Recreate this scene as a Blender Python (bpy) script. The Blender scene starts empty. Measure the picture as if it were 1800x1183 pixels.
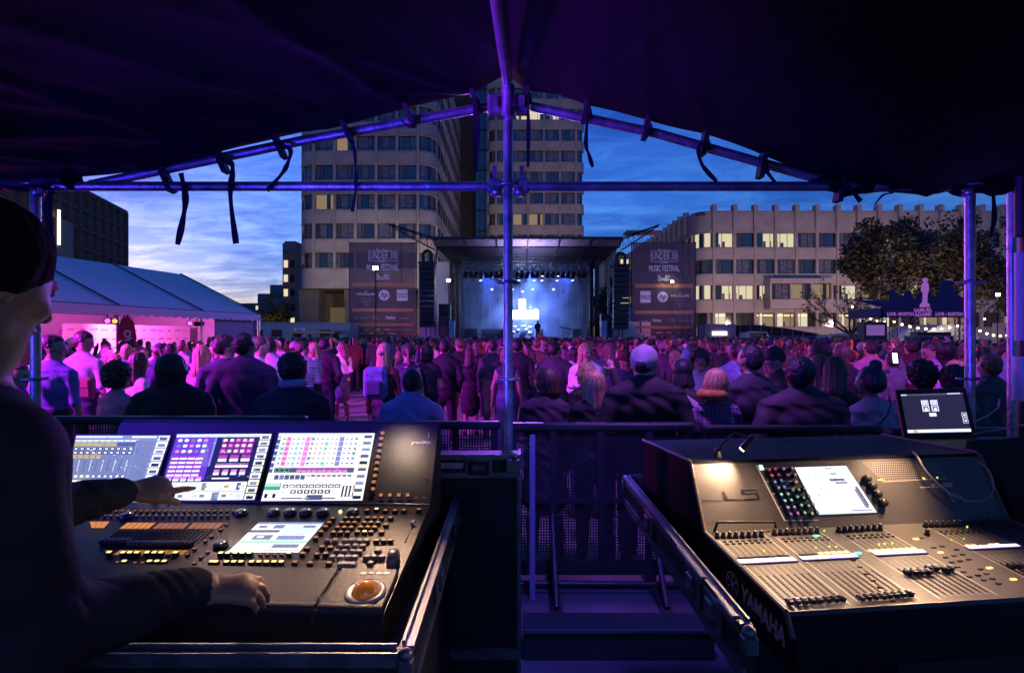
import bpy, bmesh, math, random
import numpy as np
from mathutils import Vector, Matrix, Euler, noise as mnoise
R=math.radians; rnd=random.Random(7)
scene=bpy.context.scene; COL=scene.collection
CH=1.9            # camera height above the square
# ---------------------------------------------------------------- camera
cd=bpy.data.cameras.new('camera'); cam=bpy.data.objects.new('camera',cd); COL.objects.link(cam)
cam.location=(0,0,CH); cam.rotation_euler=(R(90),0,0); cd.lens=20; cd.sensor_width=36; cd.clip_start=.05; cd.clip_end=3000
scene.camera=cam
# ---------------------------------------------------------------- sky
w=bpy.data.worlds.new('World'); scene.world=w; w.use_nodes=True
nt=w.node_tree; N=nt.nodes; L=nt.links
bg=N['Background']; bg.inputs[1].default_value=0.15
sky=N.new('ShaderNodeTexSky'); sky.sky_type='NISHITA'; sky.sun_disc=False; sky.sun_elevation=R(1.5); sky.sun_rotation=R(-42); sky.air_density=1.0; sky.dust_density=.6; sky.ozone_density=4.5
def mixc(fac,a,b,bt='MIX',nt=nt):
    m=nt.nodes.new('ShaderNodeMix'); m.data_type='RGBA'; m.blend_type=bt
    for s,v in ((0,fac),(6,a),(7,b)):
        if hasattr(v,'is_linked') or hasattr(v,'links'): nt.links.new(v,m.inputs[s])
        else: m.inputs[s].default_value=v
    return m.outputs[2]
tc=N.new('ShaderNodeTexCoord')
sep=N.new('ShaderNodeSeparateXYZ'); L.new(tc.outputs['Generated'],sep.inputs[0])
# cloud layer: project the view direction on a high plane
zz=N.new('ShaderNodeMath'); zz.operation='MAXIMUM'; L.new(sep.outputs[2],zz.inputs[0]); zz.inputs[1].default_value=.03
za=N.new('ShaderNodeMath'); za.operation='ADD'; L.new(zz.outputs[0],za.inputs[0]); za.inputs[1].default_value=.12
dx=N.new('ShaderNodeMath'); dx.operation='DIVIDE'; L.new(sep.outputs[0],dx.inputs[0]); L.new(za.outputs[0],dx.inputs[1])
dy=N.new('ShaderNodeMath'); dy.operation='DIVIDE'; L.new(sep.outputs[1],dy.inputs[0]); L.new(za.outputs[0],dy.inputs[1])
cmb=N.new('ShaderNodeCombineXYZ'); L.new(dx.outputs[0],cmb.inputs[0]); L.new(dy.outputs[0],cmb.inputs[1])
mp=N.new('ShaderNodeMapping'); mp.inputs['Rotation'].default_value=(0,0,R(28)); mp.inputs['Scale'].default_value=(1.5,2.6,1); L.new(cmb.outputs[0],mp.inputs[0])
nz=N.new('ShaderNodeTexNoise'); nz.inputs['Scale'].default_value=1.9; nz.inputs['Detail'].default_value=9; nz.inputs['Roughness'].default_value=.68; nz.inputs['Distortion'].default_value=.9; L.new(mp.outputs[0],nz.inputs['Vector'])
cr=N.new('ShaderNodeValToRGB'); cr.color_ramp.elements[0].position=.42; cr.color_ramp.elements[1].position=.66; L.new(nz.outputs[0],cr.inputs[0])
tint=mixc(1.0,sky.outputs[0],(1.85,2.25,4.2,1),'MULTIPLY')
# the cloud takes its light from the sky behind it
cl=mixc(1.0,tint,(1.9,1.6,1.25,1),'MULTIPLY')
clm=mixc(cr.outputs[0],tint,cl)
dk=N.new('ShaderNodeTexNoise'); dk.inputs['Scale'].default_value=.8; dk.inputs['Detail'].default_value=6; L.new(mp.outputs[0],dk.inputs['Vector'])
cr2=N.new('ShaderNodeValToRGB'); cr2.color_ramp.elements[0].position=.48; cr2.color_ramp.elements[1].position=.62; L.new(dk.outputs[0],cr2.inputs[0])
cld=mixc(1.0,clm,(.62,.68,.78,1),'MULTIPLY')
fin=mixc(cr2.outputs[0],clm,cld)
L.new(fin,bg.inputs[0])
# ---------------------------------------------------------------- sun (already set, a last weak glow), exposure
sd=bpy.data.lights.new('sun','SUN'); sd.energy=.03; sd.angle=R(12); sd.color=(1,.75,.55)
so=bpy.data.objects.new('sun',sd); COL.objects.link(so); so.rotation_euler=(R(86),0,R(-138))
vs=scene.view_settings; vs.view_transform='Standard'; vs.look='None'; vs.exposure=0; vs.gamma=1
scene.cycles.use_denoising=True; scene.cycles.max_bounces=6; scene.cycles.transparent_max_bounces=16
scene.cycles.sample_clamp_indirect=4; scene.cycles.volume_bounces=0
# ---------------------------------------------------------------- lights
def spot(name,loc,target,energy,color,size=60,blend=.6,rad=.15):
    d=bpy.data.lights.new(name,'SPOT'); d.energy=energy; d.color=color; d.spot_size=R(size); d.spot_blend=blend; d.shadow_soft_size=rad
    o=bpy.data.objects.new(name,d); COL.objects.link(o); o.location=loc
    o.rotation_euler=(Vector(target)-Vector(loc)).to_track_quat('-Z','Y').to_euler(); return o
def point(name,loc,energy,color,rad=.1):
    d=bpy.data.lights.new(name,'POINT'); d.energy=energy; d.color=color; d.shadow_soft_size=rad
    o=bpy.data.objects.new(name,d); COL.objects.link(o); o.location=loc; return o
MAG=(1,.04,.85); VIO=(.42,.08,1); BLU=(.08,.06,1); RED=(1,.06,.10); WARM=(1,.62,.34)
spot('magenta_flood',(-12.6,21,2.75),(2,13,.6),3500,MAG,62)
spot('magenta_flood',(-13.2,17,2.75),(-3,14,.6),2500,MAG,60)
spot('magenta_flood',(-15,23,2.6),(-17,26,1.5),1600,(1,.12,.75),140)
spot('magenta_flood',(-15,19.5,2.6),(-18,21,1.5),700,(1,.1,.7),140)
spot('magenta_flood',(-8.6,4.6,3.7),(-3.2,9.5,.7),8500,(.66,.02,1),66,.7,.25)
spot('magenta_flood',(-11,9,4.2),(-4.2,14.5,0),11000,(.72,.03,1),52)
spot('violet_wash',(-3.2,4.2,4.3),(0,13,.6),900,(.35,.1,1),80)
spot('violet_wash',(5,4.2,4.3),(5.5,12,.9),1300,(.45,.05,.8),92)
spot('violet_wash',(1.2,4.3,3.6),(1.1,5.3,0),420,(.5,.12,1),80)
spot('violet_wash',(0,53,9),(0,24,1),24000,(.35,.08,1),66)
spot('red_wash',(19.5,13,4.5),(9.5,14.5,.4),15000,RED,44)
spot('blue_flood',(-2.9,.6,1.6),(.1,3.0,2.35),1250,(.05,.03,1),40)
spot('blue_flood',(-3.3,1.5,1.9),(-2.47,2.95,2.2),130,(.05,.03,1),50)
spot('blue_flood',(1.6,2.1,1.75),(2.4,2.95,2.15),34,(.12,.04,1),62)
spot('magenta_flood',(3.8,4.4,2.7),(2.75,2.95,2.3),22,(1,.03,.5),24)
spot('purple_flood',(-4.6,.2,2.12),(-3.0,.95,2.85),6500,(.26,.02,.9),32)
spot('blue_flood',(-1.4,1.3,1.7),(-1.2,2.95,2.78),110,(.05,.03,1),75)
spot('violet_wash',(.4,-.9,2.7),(-.85,1.0,1.45),16,(.5,.42,1),44)  # dim fill added to lift the operator's dark sleeve, no lamp known here
spot('blue_flood',(.45,2.1,2.75),(.5,3.45,.3),260,(.12,.09,1),60)
spot('blue_flood',(-.35,.9,2.9),(.55,1.6,1.2),5,(.1,.07,1),60)
# ---------------------------------------------------------------- materials
MC={}
def mat(name,col,rough=.6,metal=0,em=None,es=0,var=0,vs_=8,bump=0,bs=60,coat=0,spec=.5):
    if name in MC: return MC[name]
    m=bpy.data.materials.new(name); m.use_nodes=True; n=m.node_tree.nodes; l=m.node_tree.links
    b=n['Principled BSDF']; b.inputs['Base Color'].default_value=(*col,1); b.inputs['Roughness'].default_value=rough
    b.inputs['Metallic'].default_value=metal; b.inputs['Specular IOR Level'].default_value=spec
    if coat: b.inputs['Coat Weight'].default_value=coat
    if em: b.inputs['Emission Color'].default_value=(*em,1); b.inputs['Emission Strength'].default_value=es
    if var or bump:
        t=n.new('ShaderNodeTexCoord')
    if var:
        z=n.new('ShaderNodeTexNoise'); z.inputs['Scale'].default_value=vs_; z.inputs['Detail'].default_value=5; l.new(t.outputs['Object'],z.inputs['Vector'])
        r=n.new('ShaderNodeMapRange'); r.inputs[1].default_value=.3; r.inputs[2].default_value=.7; r.inputs[3].default_value=1-var; r.inputs[4].default_value=1+var; l.new(z.outputs[0],r.inputs[0])
        x=mixc(1.0,(*col,1),r.outputs[0],'MULTIPLY',m.node_tree); l.new(x,b.inputs['Base Color'])
        r2=n.new('ShaderNodeMapRange'); r2.inputs[3].default_value=max(.02,rough-.12); r2.inputs[4].default_value=min(1,rough+.12); l.new(z.outputs[0],r2.inputs[0]); l.new(r2.outputs[0],b.inputs['Roughness'])
    if bump:
        z2=n.new('ShaderNodeTexNoise'); z2.inputs['Scale'].default_value=bs; z2.inputs['Detail'].default_value=4; l.new(t.outputs['Object'],z2.inputs['Vector'])
        bp=n.new('ShaderNodeBump'); bp.inputs['Strength'].default_value=bump; bp.inputs['Distance'].default_value=.02; l.new(z2.outputs[0],bp.inputs['Height']); l.new(bp.outputs[0],b.inputs['Normal'])
    MC[name]=m; return m
def em(name,col,s=1): return mat(name,(.02,.02,.02),.6,em=col,es=s)
M_black=mat('black_plastic',(.018,.018,.02),.5,var=.2); M_blackm=mat('black_paint',(.015,.015,.017),.42,var=.3,vs_=5)
M_alu=mat('aluminium',(.24,.24,.28),.5,1,var=.25,vs_=18,bump=.15,bs=40); M_steel=mat('galvanised_steel',(.33,.33,.38),.38,.85,var=.3,vs_=14,bump=.2,bs=30)
M_dark=mat('dark_board',(.012,.012,.014),.7,var=.3,bump=.2,bs=90)
# ---------------------------------------------------------------- mesh helper
class MB:
    def __init__(s): s.v=[]; s.f=[]; s.m=[]; s.sm=[]
    def add(s,vs,fs,m=0,smooth=False):
        o=len(s.v); s.v+= [tuple(v) for v in vs]; s.f+=[tuple(i+o for i in f) for f in fs]; s.m+=[m]*len(fs); s.sm+=[smooth]*len(fs)
    def box(s,c,d,m=0,M=None,bev=0):
        x,y,z=d[0]/2,d[1]/2,d[2]/2
        if bev and min(x,y,z)>bev:
            vs=[];b=bev
            for sz,ins in ((-z,b),(-z+b,0),(z-b,0),(z,b)):
                X=x-ins;Y=y-ins;q=b*.0+ (b if ins==0 else 0)
                vs+=[(-X,-Y+q,sz),(-X+q,-Y,sz),(X-q,-Y,sz),(X,-Y+q,sz),(X,Y-q,sz),(X-q,Y,sz),(-X+q,Y,sz),(-X,Y-q,sz)] if ins==0 else [(-X,-Y,sz),(-X,-Y,sz),(X,-Y,sz),(X,-Y,sz),(X,Y,sz),(X,Y,sz),(-X,Y,sz),(-X,Y,sz)]
            fs=[]
            for k in range(3):
                for i in range(8): fs.append((k*8+i,k*8+(i+1)%8,k*8+8+(i+1)%8,k*8+8+i))
            fs.append((7,5,3,1)); fs.append((24+1,24+3,24+5,24+7))
        else:
            vs=[(-x,-y,-z),(x,-y,-z),(x,y,-z),(-x,y,-z),(-x,-y,z),(x,-y,z),(x,y,z),(-x,y,z)]
            fs=[(3,2,1,0),(4,5,6,7),(0,1,5,4),(1,2,6,5),(2,3,7,6),(3,0,4,7)]
        c=Vector(c)
        vs=[(M@Vector(v) if M is not None else Vector(v))+c for v in vs]; s.add(vs,fs,m)
    def bx(s,x0,x1,y0,y1,z0,z1,m=0,bev=0): s.box(((x0+x1)/2,(y0+y1)/2,(z0+z1)/2),(abs(x1-x0),abs(y1-y0),abs(z1-z0)),m,None,bev)
    def tube(s,pts,r,m=0,n=10,cap=True):
        pts=[Vector(p) for p in pts]; rs=r if isinstance(r,(list,tuple)) else [r]*len(pts)
        up=Vector((0,0,1)); vs=[]; fs=[]; pu=None
        for i,p in enumerate(pts):
            t=((pts[i+1] if i<len(pts)-1 else p)-(pts[i-1] if i else p)).normalized()
            if pu is None: pu=t.cross(up if abs(t.z)<.9 else Vector((1,0,0))).normalized()
            else:
                q=pu-t*pu.dot(t); pu=q.normalized() if q.length>1e-6 else pu
            w_=t.cross(pu)
            for k in range(n):
                a=2*math.pi*k/n; vs.append(p+(pu*math.cos(a)+w_*math.sin(a))*rs[i])
        for i in range(len(pts)-1):
            for k in range(n): fs.append((i*n+k,i*n+(k+1)%n,i*n+n+(k+1)%n,i*n+n+k))
        s.add(vs,fs,m,True)
        if cap: s.add(vs[:n],[tuple(range(n))[::-1]],m); s.add(vs[-n:],[tuple(range(n))],m)
    def lathe(s,prof,m=0,n=16,c=(0,0,0),M=None,smooth=True):
        vs=[];fs=[]; c=Vector(c)
        for r,z in prof:
            for k in range(n):
                a=2*math.pi*k/n; v=Vector((r*math.cos(a),r*math.sin(a),z)); vs.append((M@v if M is not None else v)+c)
        for i in range(len(prof)-1):
            for k in range(n): fs.append((i*n+k,i*n+(k+1)%n,i*n+n+(k+1)%n,i*n+n+k))
        if prof[0][0]>1e-4: fs.append(tuple(range(n))[::-1])
        if prof[-1][0]>1e-4: o=(len(prof)-1)*n; fs.append(tuple(range(o,o+n)))
        s.add(vs,fs,m,smooth)
    def sph(s,c,r,m=0,n=12,sc=(1,1,1)):
        k=n//2; prof=[(r*math.sin(math.pi*i/k),-r*math.cos(math.pi*i/k)) for i in range(k+1)]
        s.lathe([(max(a,1e-5),b) for a,b in prof],m,n,c,Matrix.Diagonal(Vector(sc)))
    def quad(s,a,b,c,d,m=0): s.add([a,b,c,d],[(0,1,2,3)],m)
    def ribbon(s,pts,w_,t,m=0,side=None):
        pts=[Vector(p) for p in pts]; side=Vector(side or (1,0,0)); vs=[];fs=[]
        for i,p in enumerate(pts):
            tt=((pts[i+1] if i<len(pts)-1 else p)-(pts[i-1] if i else p)).normalized()
            sd_=(side-tt*side.dot(tt)).normalized(); nn=tt.cross(sd_)
            ww=w_[i] if isinstance(w_,(list,tuple)) else w_
            for a,b in ((-1,-1),(1,-1),(1,1),(-1,1)): vs.append(p+sd_*a*ww/2+nn*b*t/2)
        for i in range(len(pts)-1):
            for k in range(4): fs.append((i*4+k,i*4+(k+1)%4,i*4+4+(k+1)%4,i*4+4+k))
        fs.append((3,2,1,0)); o=len(pts)*4-4; fs.append((o,o+1,o+2,o+3)); s.add(vs,fs,m)
    def poly(s,pts2,t,m=0,o=(0,0,0),ux=(1,0,0),uy=(0,0,1)):
        o=Vector(o);ux=Vector(ux);uy=Vector(uy);nn=ux.cross(uy); n=len(pts2)
        vs=[o+ux*a+uy*b+nn*t for a,b in pts2]+[o+ux*a+uy*b for a,b in pts2]
        fs=[tuple(range(n)),tuple(range(2*n-1,n-1,-1))]+[(n+i,n+(i+1)%n,(i+1)%n,i) for i in range(n)]
        s.add(vs,fs,m)
    def text(s,txt,size,m,o,ux,uy,align='C',bold=0,thick=.0,wide=1):
        vs,fs=textmesh(txt,bold); o=Vector(o);ux=Vector(ux)*wide;uy=Vector(uy)
        x0=min(v[0] for v in vs);x1=max(v[0] for v in vs); off={'C':(x0+x1)/2,'L':x0,'R':x1}[align]
        nn=ux.cross(uy).normalized()*thick
        s.add([o+ux*(v[0]-off)*size+uy*v[1]*size+nn for v in vs],fs,m)
    def mesh(s,name,mats):
        me=bpy.data.meshes.new(name); me.from_pydata([tuple(v) for v in s.v],[],s.f)
        for q in (mats if isinstance(mats,(list,tuple)) else [mats]): me.materials.append(q)
        me.polygons.foreach_set('material_index',s.m); me.polygons.foreach_set('use_smooth',s.sm); me.update(); return me
TC={}
def textmesh(t,bold=0):
    if (t,bold) in TC: return TC[(t,bold)]
    c=bpy.data.curves.new('t','FONT'); c.body=t; c.size=1; c.resolution_u=2; c.offset=bold
    o=bpy.data.objects.new('t',c); COL.objects.link(o); me=bpy.data.meshes.new_from_object(o)
    vs=[(v.co.x,v.co.y) for v in me.vertices]; fs=[tuple(p.vertices) for p in me.polygons]
    # every glyph face should look along +normal
    out=[]
    for f in fs:
        a=sum(vs[f[i]][0]*vs[f[(i+1)%len(f)]][1]-vs[f[(i+1)%len(f)]][0]*vs[f[i]][1] for i in range(len(f)))
        out.append(f if a>0 else f[::-1])
    bpy.data.objects.remove(o); bpy.data.curves.remove(c); bpy.data.meshes.remove(me); TC[(t,bold)]=(vs,out); return vs,out
def wm(o):
    m=o.matrix_basis.copy()
    while o.parent: o=o.parent; m=o.matrix_basis@m
    return m
def thing(name,label,cat,loc=(0,0,0),rz=0,group=None):
    o=bpy.data.objects.new(name,None); COL.objects.link(o); o.location=loc; o.rotation_euler=(0,0,rz); o.empty_display_size=.1
    o['label']=label; o['category']=cat
    if group: o['group']=group
    return o
def part(name,mb,mats,parent,label=None,world=True,kind=None):
    """world=True: the mesh was written in world coordinates"""
    me=mb if isinstance(mb,bpy.types.Mesh) else mb.mesh(name,mats)
    if world and parent: me.transform(wm(parent).inverted())
    o=bpy.data.objects.new(name,me); COL.objects.link(o); o.parent=parent
    if label: o['label']=label
    if kind: o['kind']=kind
    return o
def solo(name,mb,mats,label,cat,group=None,base=None):
    o=bpy.data.objects.new(name,mb.mesh(name,mats)); COL.objects.link(o)
    if base: o.data.transform(Matrix.Translation(-Vector(base))); o.location=base
    o['label']=label; o['category']=cat
    if group: o['group']=group
    return o
def struct(name,mb,mats,kind='structure'):
    o=bpy.data.objects.new(name,mb.mesh(name,mats)); COL.objects.link(o); o['kind']=kind; return o
def dup(o,parent=None,**k):
    c=o.copy(); COL.objects.link(c)
    if parent is not None: c.parent=parent
    for ch in list(o.children): dup(ch,c)
    return c
def P(px,py,Y): return Vector(((px-900)/1000*Y,Y,CH+(590-py)/1000*Y))
class Surf:
    """a real plane (origin + two axes) on a console; uv() finds where the photo's point lies on it"""
    def __init__(s,o,ex,ey): s.o=Vector(o); s.ex=Vector(ex).normalized(); s.ey=Vector(ey).normalized(); s.n=s.ex.cross(s.ey); s.M=Matrix((s.ex,s.ey,s.n)).transposed()
    def uv(s,px,py):
        d=Vector(((px-900)/1000,1,(590-py)/1000)); c=Vector((0,0,CH)); t=(s.o-c).dot(s.n)/d.dot(s.n); q=c+d*t-s.o; return q.dot(s.ex),q.dot(s.ey)
    def pt(s,u,v,h=0): return s.o+s.ex*u+s.ey*v+s.n*h
    def at(s,px,py,h=0): return s.pt(*s.uv(px,py),h)
    def box(s,mb,u,v,w_,l_,t,m=0,h=0,bev=0): mb.box(s.pt(u,v,h+t/2),(w_,l_,t),m,s.M,bev)
    def rect(s,mb,u0,u1,v0,v1,h,m=0): mb.quad(s.pt(u0,v0,h),s.pt(u1,v0,h),s.pt(u1,v1,h),s.pt(u0,v1,h),m)
def copies(name,me,parent,mats_,first_label=None):
    """part copies that share one mesh, placed by matrices in world space"""
    inv=wm(parent).inverted()
    for Mx in mats_:
        o=bpy.data.objects.new(name,me); COL.objects.link(o); o.parent=parent; o.matrix_basis=inv@Mx
def SM(S,u,v,h=0,rz=0): return Matrix.Translation(S.pt(u,v,h))@S.M.to_4x4()@Matrix.Rotation(rz,4,'Z')
# ================================================================ SETTING
g=MB(); g.bx(-500,500,-60,1500,-.3,0); 
def ground_mat():
    m=mat('square_paving',(.20,.185,.19),.55,var=.3,vs_=.35,bump=.25,bs=12); return m
struct('ground',g,[ground_mat()])
# paving joints in the square
d=MB()
for i in range(-24,26): d.bx(i*1.5-.012,i*1.5+.012,4.4,50,.0005,.004)
for j in range(3,33): d.bx(-36,38,j*1.5-.012,j*1.5+.012,.0045,.008)
struct('paving_joints',d,[mat('joint',(.03,.028,.03),.8)])
d=MB(); d.bx(-6,6,-4,4.0,0,.3); 
struct('platform_floor',d,[mat('platform_ply',(.07,.07,.08),.5,var=.35,vs_=2.5,bump=.15,bs=40)])
d=MB()
for y in (2.985,3.55): d.bx(-6,6,y-.004,y+.004,.3005,.304)
struct('platform_floor_seams',d,[M_dark])

# ================================================================ TOWERS AND OFFICE BLOCKS
M_conc=mat('precast_concrete',(.36,.31,.30),.85,var=.16,vs_=.5,bump=.35,bs=3)
M_conc2=mat('precast_concrete_pale',(.42,.34,.31),.85,var=.15,vs_=.5,bump=.3,bs=3)
M_joint=mat('facade_joint',(.08,.065,.06),.9)
M_wf=mat('window_frame_bronze',(.03,.026,.025),.4,.3)
M_gl=mat('window_glass_dark',(.02,.022,.035),.08,0,coat=.5,spec=.9); M_cu=mat('window_curtain',(.12,.11,.14),.25,coat=.6,var=.5,vs_=2.2); M_cu2=mat('window_blind',(.07,.065,.085),.3,coat=.6,var=.3,vs_=2)
M_lit=em('office_light',(1,.88,.58),.72); M_litd=em('office_light_dim',(.9,.62,.35),.28); M_lam=em('office_lamp',(1,.85,.45),2.2)
def win_mesh(w_,h_,kind,seed=0):
    """window in local coords: x along facade, +y into the building, z up"""
    b=MB(); r=random.Random(seed); fr=.07
    b.bx(-w_/2,w_/2,0,.1,0,fr,0); b.bx(-w_/2,w_/2,0,.1,h_-fr,h_,0)
    xs=[-w_/2+fr/2,w_/2-fr/2, r.choice([-.1,.12])*w_]+([] if w_<2 else [r.choice([.3,-.28])*w_])
    for x in xs: b.bx(x-fr/2,x+fr/2,0,.1,fr,h_-fr,0)
    ed=sorted(xs)
    for a,c in zip(ed[:-1],ed[1:]):
        if kind=='dark': m=r.choice([1,1,2,3])
        elif kind=='cur': m=r.choice([2,2,3,1])
        elif kind=='lit': m=r.choice([4,4,4,1])
        elif kind=='half': m=r.choice([5,1,2,5])
        elif kind=='warm': m=r.choice([5,5,4,1])
        b.quad((a,.06,fr),(c,.06,fr),(c,.06,h_-fr),(a,.06,h_-fr),m)
        if kind in('lit','warm') and m in(4,5):   # room behind: ceiling strip, cabinet
            b.bx(a+.1,c-.1 if c-a>.3 else c,.03,.055,h_*.78,h_*.83,6 if kind=='warm' else 4)
            if r.random()<.6: b.bx(a+.08,a+.08+(c-a)*r.uniform(.2,.5),.03,.055,fr,h_*r.uniform(.15,.5),2)
    return b.mesh('window',[M_wf,M_gl,M_cu,M_cu2,M_lit,M_litd,M_lam])
WM={}
def get_win(w_,h_,kind,s):
    k=(round(w_,2),round(h_,2),kind,s)
    if k not in WM: WM[k]=win_mesh(w_,h_,kind,hash(kind)%97*0+sum(map(ord,kind))+s)
    return WM[k]
def office(root,path,floors,wh,z_soffit,z_top,conc,kinds,pier=.34,rec=.38,budget=96):
    """path: list of ('flat',p0,p1) bays or ('arc',p0,p1,centre). floors: window sill heights."""
    wall=MB(); nwin=0; stuff=MB()
    def seg(p0,p1,z0,z1,off,th,m=0):
        a=Vector((*p0,0));b_=Vector((*p1,0)); t=(b_-a).normalized(); n_=Vector((t.y,-t.x,0)) # outward, right of travel
        q=[a+n_*off,b_+n_*off,b_+n_*(off-th),a+n_*(off-th)]
        vs=[(v.x,v.y,z0) for v in q]+[(v.x,v.y,z1) for v in q]
        wall.add(vs,[(3,2,1,0),(4,5,6,7),(0,1,5,4),(1,2,6,5),(2,3,7,6),(3,0,4,7)],m)
    fl=sorted(floors); gaps=[(z_soffit,fl[0])]+[(z+wh,fl[i+1] if i+1<len(fl) else z_top) for i,z in enumerate(fl)]
    for bi,bay in enumerate(path):
        pts=[bay[1],bay[2]]
        if bay[0]=='arc':
            c=bay[3]; a0=math.atan2(bay[1][1]-c[1],bay[1][0]-c[0]); a1=math.atan2(bay[2][1]-c[1],bay[2][0]-c[0])
            while a1<a0: a1+=2*math.pi
            if a1-a0>math.pi: a1-=2*math.pi
            rr=math.hypot(bay[1][0]-c[0],bay[1][1]-c[1]); pts=[(c[0]+rr*math.cos(a0+(a1-a0)*k/8),c[1]+rr*math.sin(a0+(a1-a0)*k/8)) for k in range(9)]
        for k in range(len(pts)-1):
            for z0,z1 in gaps:
                seg(pts[k],pts[k+1],z0,z1,0,.55,0)
                if bay[0]!='side': seg(pts[k],pts[k+1],z0+.0,z0+.10,.06,.058,0)     # sill course
                seg(pts[k],pts[k+1],z1-.16,z1-.12,.012,.01,1)
            seg(pts[k],pts[k+1],z_soffit,z_top,-.9,.1,1)
        # pier at the start of each bay
        a=Vector((*pts[0],0)); b_=Vector((*pts[1],0)); t=(b_-a).normalized(); n_=Vector((t.y,-t.x,0))
        Mx=Matrix((t,n_,Vector((0,0,1)))).transposed()
        wall.box(a+n_*(-.2 if bay[0]!='side' else -.285)+Vector((0,0,(z_soffit+z_top)/2)),(pier,.6,z_top-z_soffit-.01),0,Mx)
        for z0,z1 in gaps[1:]:
            for q in (-pier/2-.02,pier/2+.02): wall.box(a+t*q+n_*(.004)+Vector((0,0,(z0+z1)/2)),(.035,.012,(z1-z0)),1,Mx)
        for fi,z in enumerate(fl):
            kd=kinds(bi,fi)
            if bay[0] in('flat','side'):
                wd=(b_-a).length-pier; mid=(a+b_)/2-n_*(rec if bay[0]=='flat' else .02); mid.z=z
                Wx=Matrix.Translation(mid)@Matrix((t,-n_,Vector((0,0,1)))).transposed().to_4x4()
                me=get_win(wd,wh,kd,(bi*3+fi*5)%4)
                if nwin<budget:
                    o=bpy.data.objects.new('window',me); COL.objects.link(o); o.parent=root; o.matrix_basis=wm(root).inverted()@Wx; nwin+=1
                else:
                    for p in me.polygons: stuff.add([Wx@me.vertices[i].co for i in p.vertices],[tuple(range(len(p.vertices)))],p.material_index)
            else:
                b=MB()
                for k in range(8):
                    a2=Vector((*pts[k],0)); b2=Vector((*pts[k+1],0)); t2=(b2-a2).normalized(); n2=Vector((t2.y,-t2.x,0)); o_=-n2*rec
                    if k==0: a2=a2+t2*.2
                    if k==7: b2=b2-t2*.2
                    m=4 if (kd=='lit' and k in(1,2,5,6)) else (1 if k in(3,) else [2,3,1][(k//2+fi)%3])
                    b.quad(a2+o_+Vector((0,0,z)),b2+o_+Vector((0,0,z)),b2+o_+Vector((0,0,z+wh)),a2+o_+Vector((0,0,z+wh)),m)
                    if k in(0,3,4,7): 
                        c2=a2 if k in(0,4) else b2
                        b.box(c2+o_+n2*.04+Vector((0,0,z+wh/2)),(.09,.08,wh-.01),0,Matrix((t2,n2,Vector((0,0,1)))).transposed())
                    b.box((a2+b2)/2+o_+n2*.045+Vector((0,0,z+.04)),((b2-a2).length,.08,.08),0,Matrix((t2,n2,Vector((0,0,1)))).transposed())
                if nwin<budget: part('window',b,[M_wf,M_gl,M_cu,M_cu2,M_lit,M_litd,M_lam],root); nwin+=1
    part('wall',wall,[conc,M_joint],root)
    if stuff.v: part('window',stuff,[M_wf,M_gl,M_cu,M_cu2,M_lit,M_litd,M_lam],root,kind='stuff')
# --- near round-cornered tower
t1=thing('office_tower','tall concrete office tower with rounded corners behind the left banner, on dark recessed piers','tower',(-20,88,0))
XR,XL,YF=-10.5,-29.6,78.0; rr=2.4
path=[('arc',(XL,YF+rr),(XL+rr,YF),(XL+rr,YF+rr))]
xs=[XL+rr+ (XR-XL-2*rr)/5*i for i in range(6)]
path+=[('flat',(xs[i],YF),(xs[i+1],YF)) for i in range(5)]
path+=[('arc',(XR-rr,YF),(XR,YF+rr),(XR-rr,YF+rr))]
path+=[('side',(XR,YF+rr+3.06*i),(XR,YF+rr+3.06*(i+1))) for i in range(14)]
fl=[11.3+4.02*k for k in range(8)]
litm={(1,2):'half',(2,4):'half',(1,3):'dark',(4,1):'cur',(5,1):'cur',(3,1):'dark'}
office(t1,path,fl,2.1,8.5,45,M_conc,lambda b,f:litm.get((b,f),rnd.choice(['dark','cur','cur','dark'])))
b=MB(); b.bx(XL+1.2,XR-1.2,YF+1.5,YF+44,8.3,44.8); b.bx(XL+.3,XR-.3,YF+.6,YF+44,8.35,8.52)
part('core',b,[M_joint],t1)
b=MB()
for x0,x1 in ((XL+.3,XL+2.6),(-23.0,-21.9),(-17.3,-15.8),(-12.2,-10.9)):
    for y in (YF+.9,YF+16,YF+30):
        b=MB(); b.add([(x0,y,0),(x1,y,0),(x1,y+2.6,0),(x0,y+2.6,0),(x0-.3,y,8.4),(x1+.3,y,8.4),(x1+.3,y+2.6,8.4),(x0-.3,y+2.6,8.4)],[(3,2,1,0),(4,5,6,7),(0,1,5,4),(1,2,6,5),(2,3,7,6),(3,0,4,7)]); part('pier',b,[mat('pier_concrete',(.12,.1,.1),.8,var=.2,vs_=.6)],t1)
b=MB(); b.bx(XL+1.5,XR-1,YF+7,YF+30,.01,8.3,0)
for x in (-25.6,-20.6,-14.8): b.bx(x-1.5,x+1.5,YF+6.9,YF+6.99,2.2,6.2,1)
part('lobby',b,[mat('lobby_wall',(.16,.12,.09),.7,var=.2),em('lobby_light',(.8,.55,.25),.12)],t1)
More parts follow.
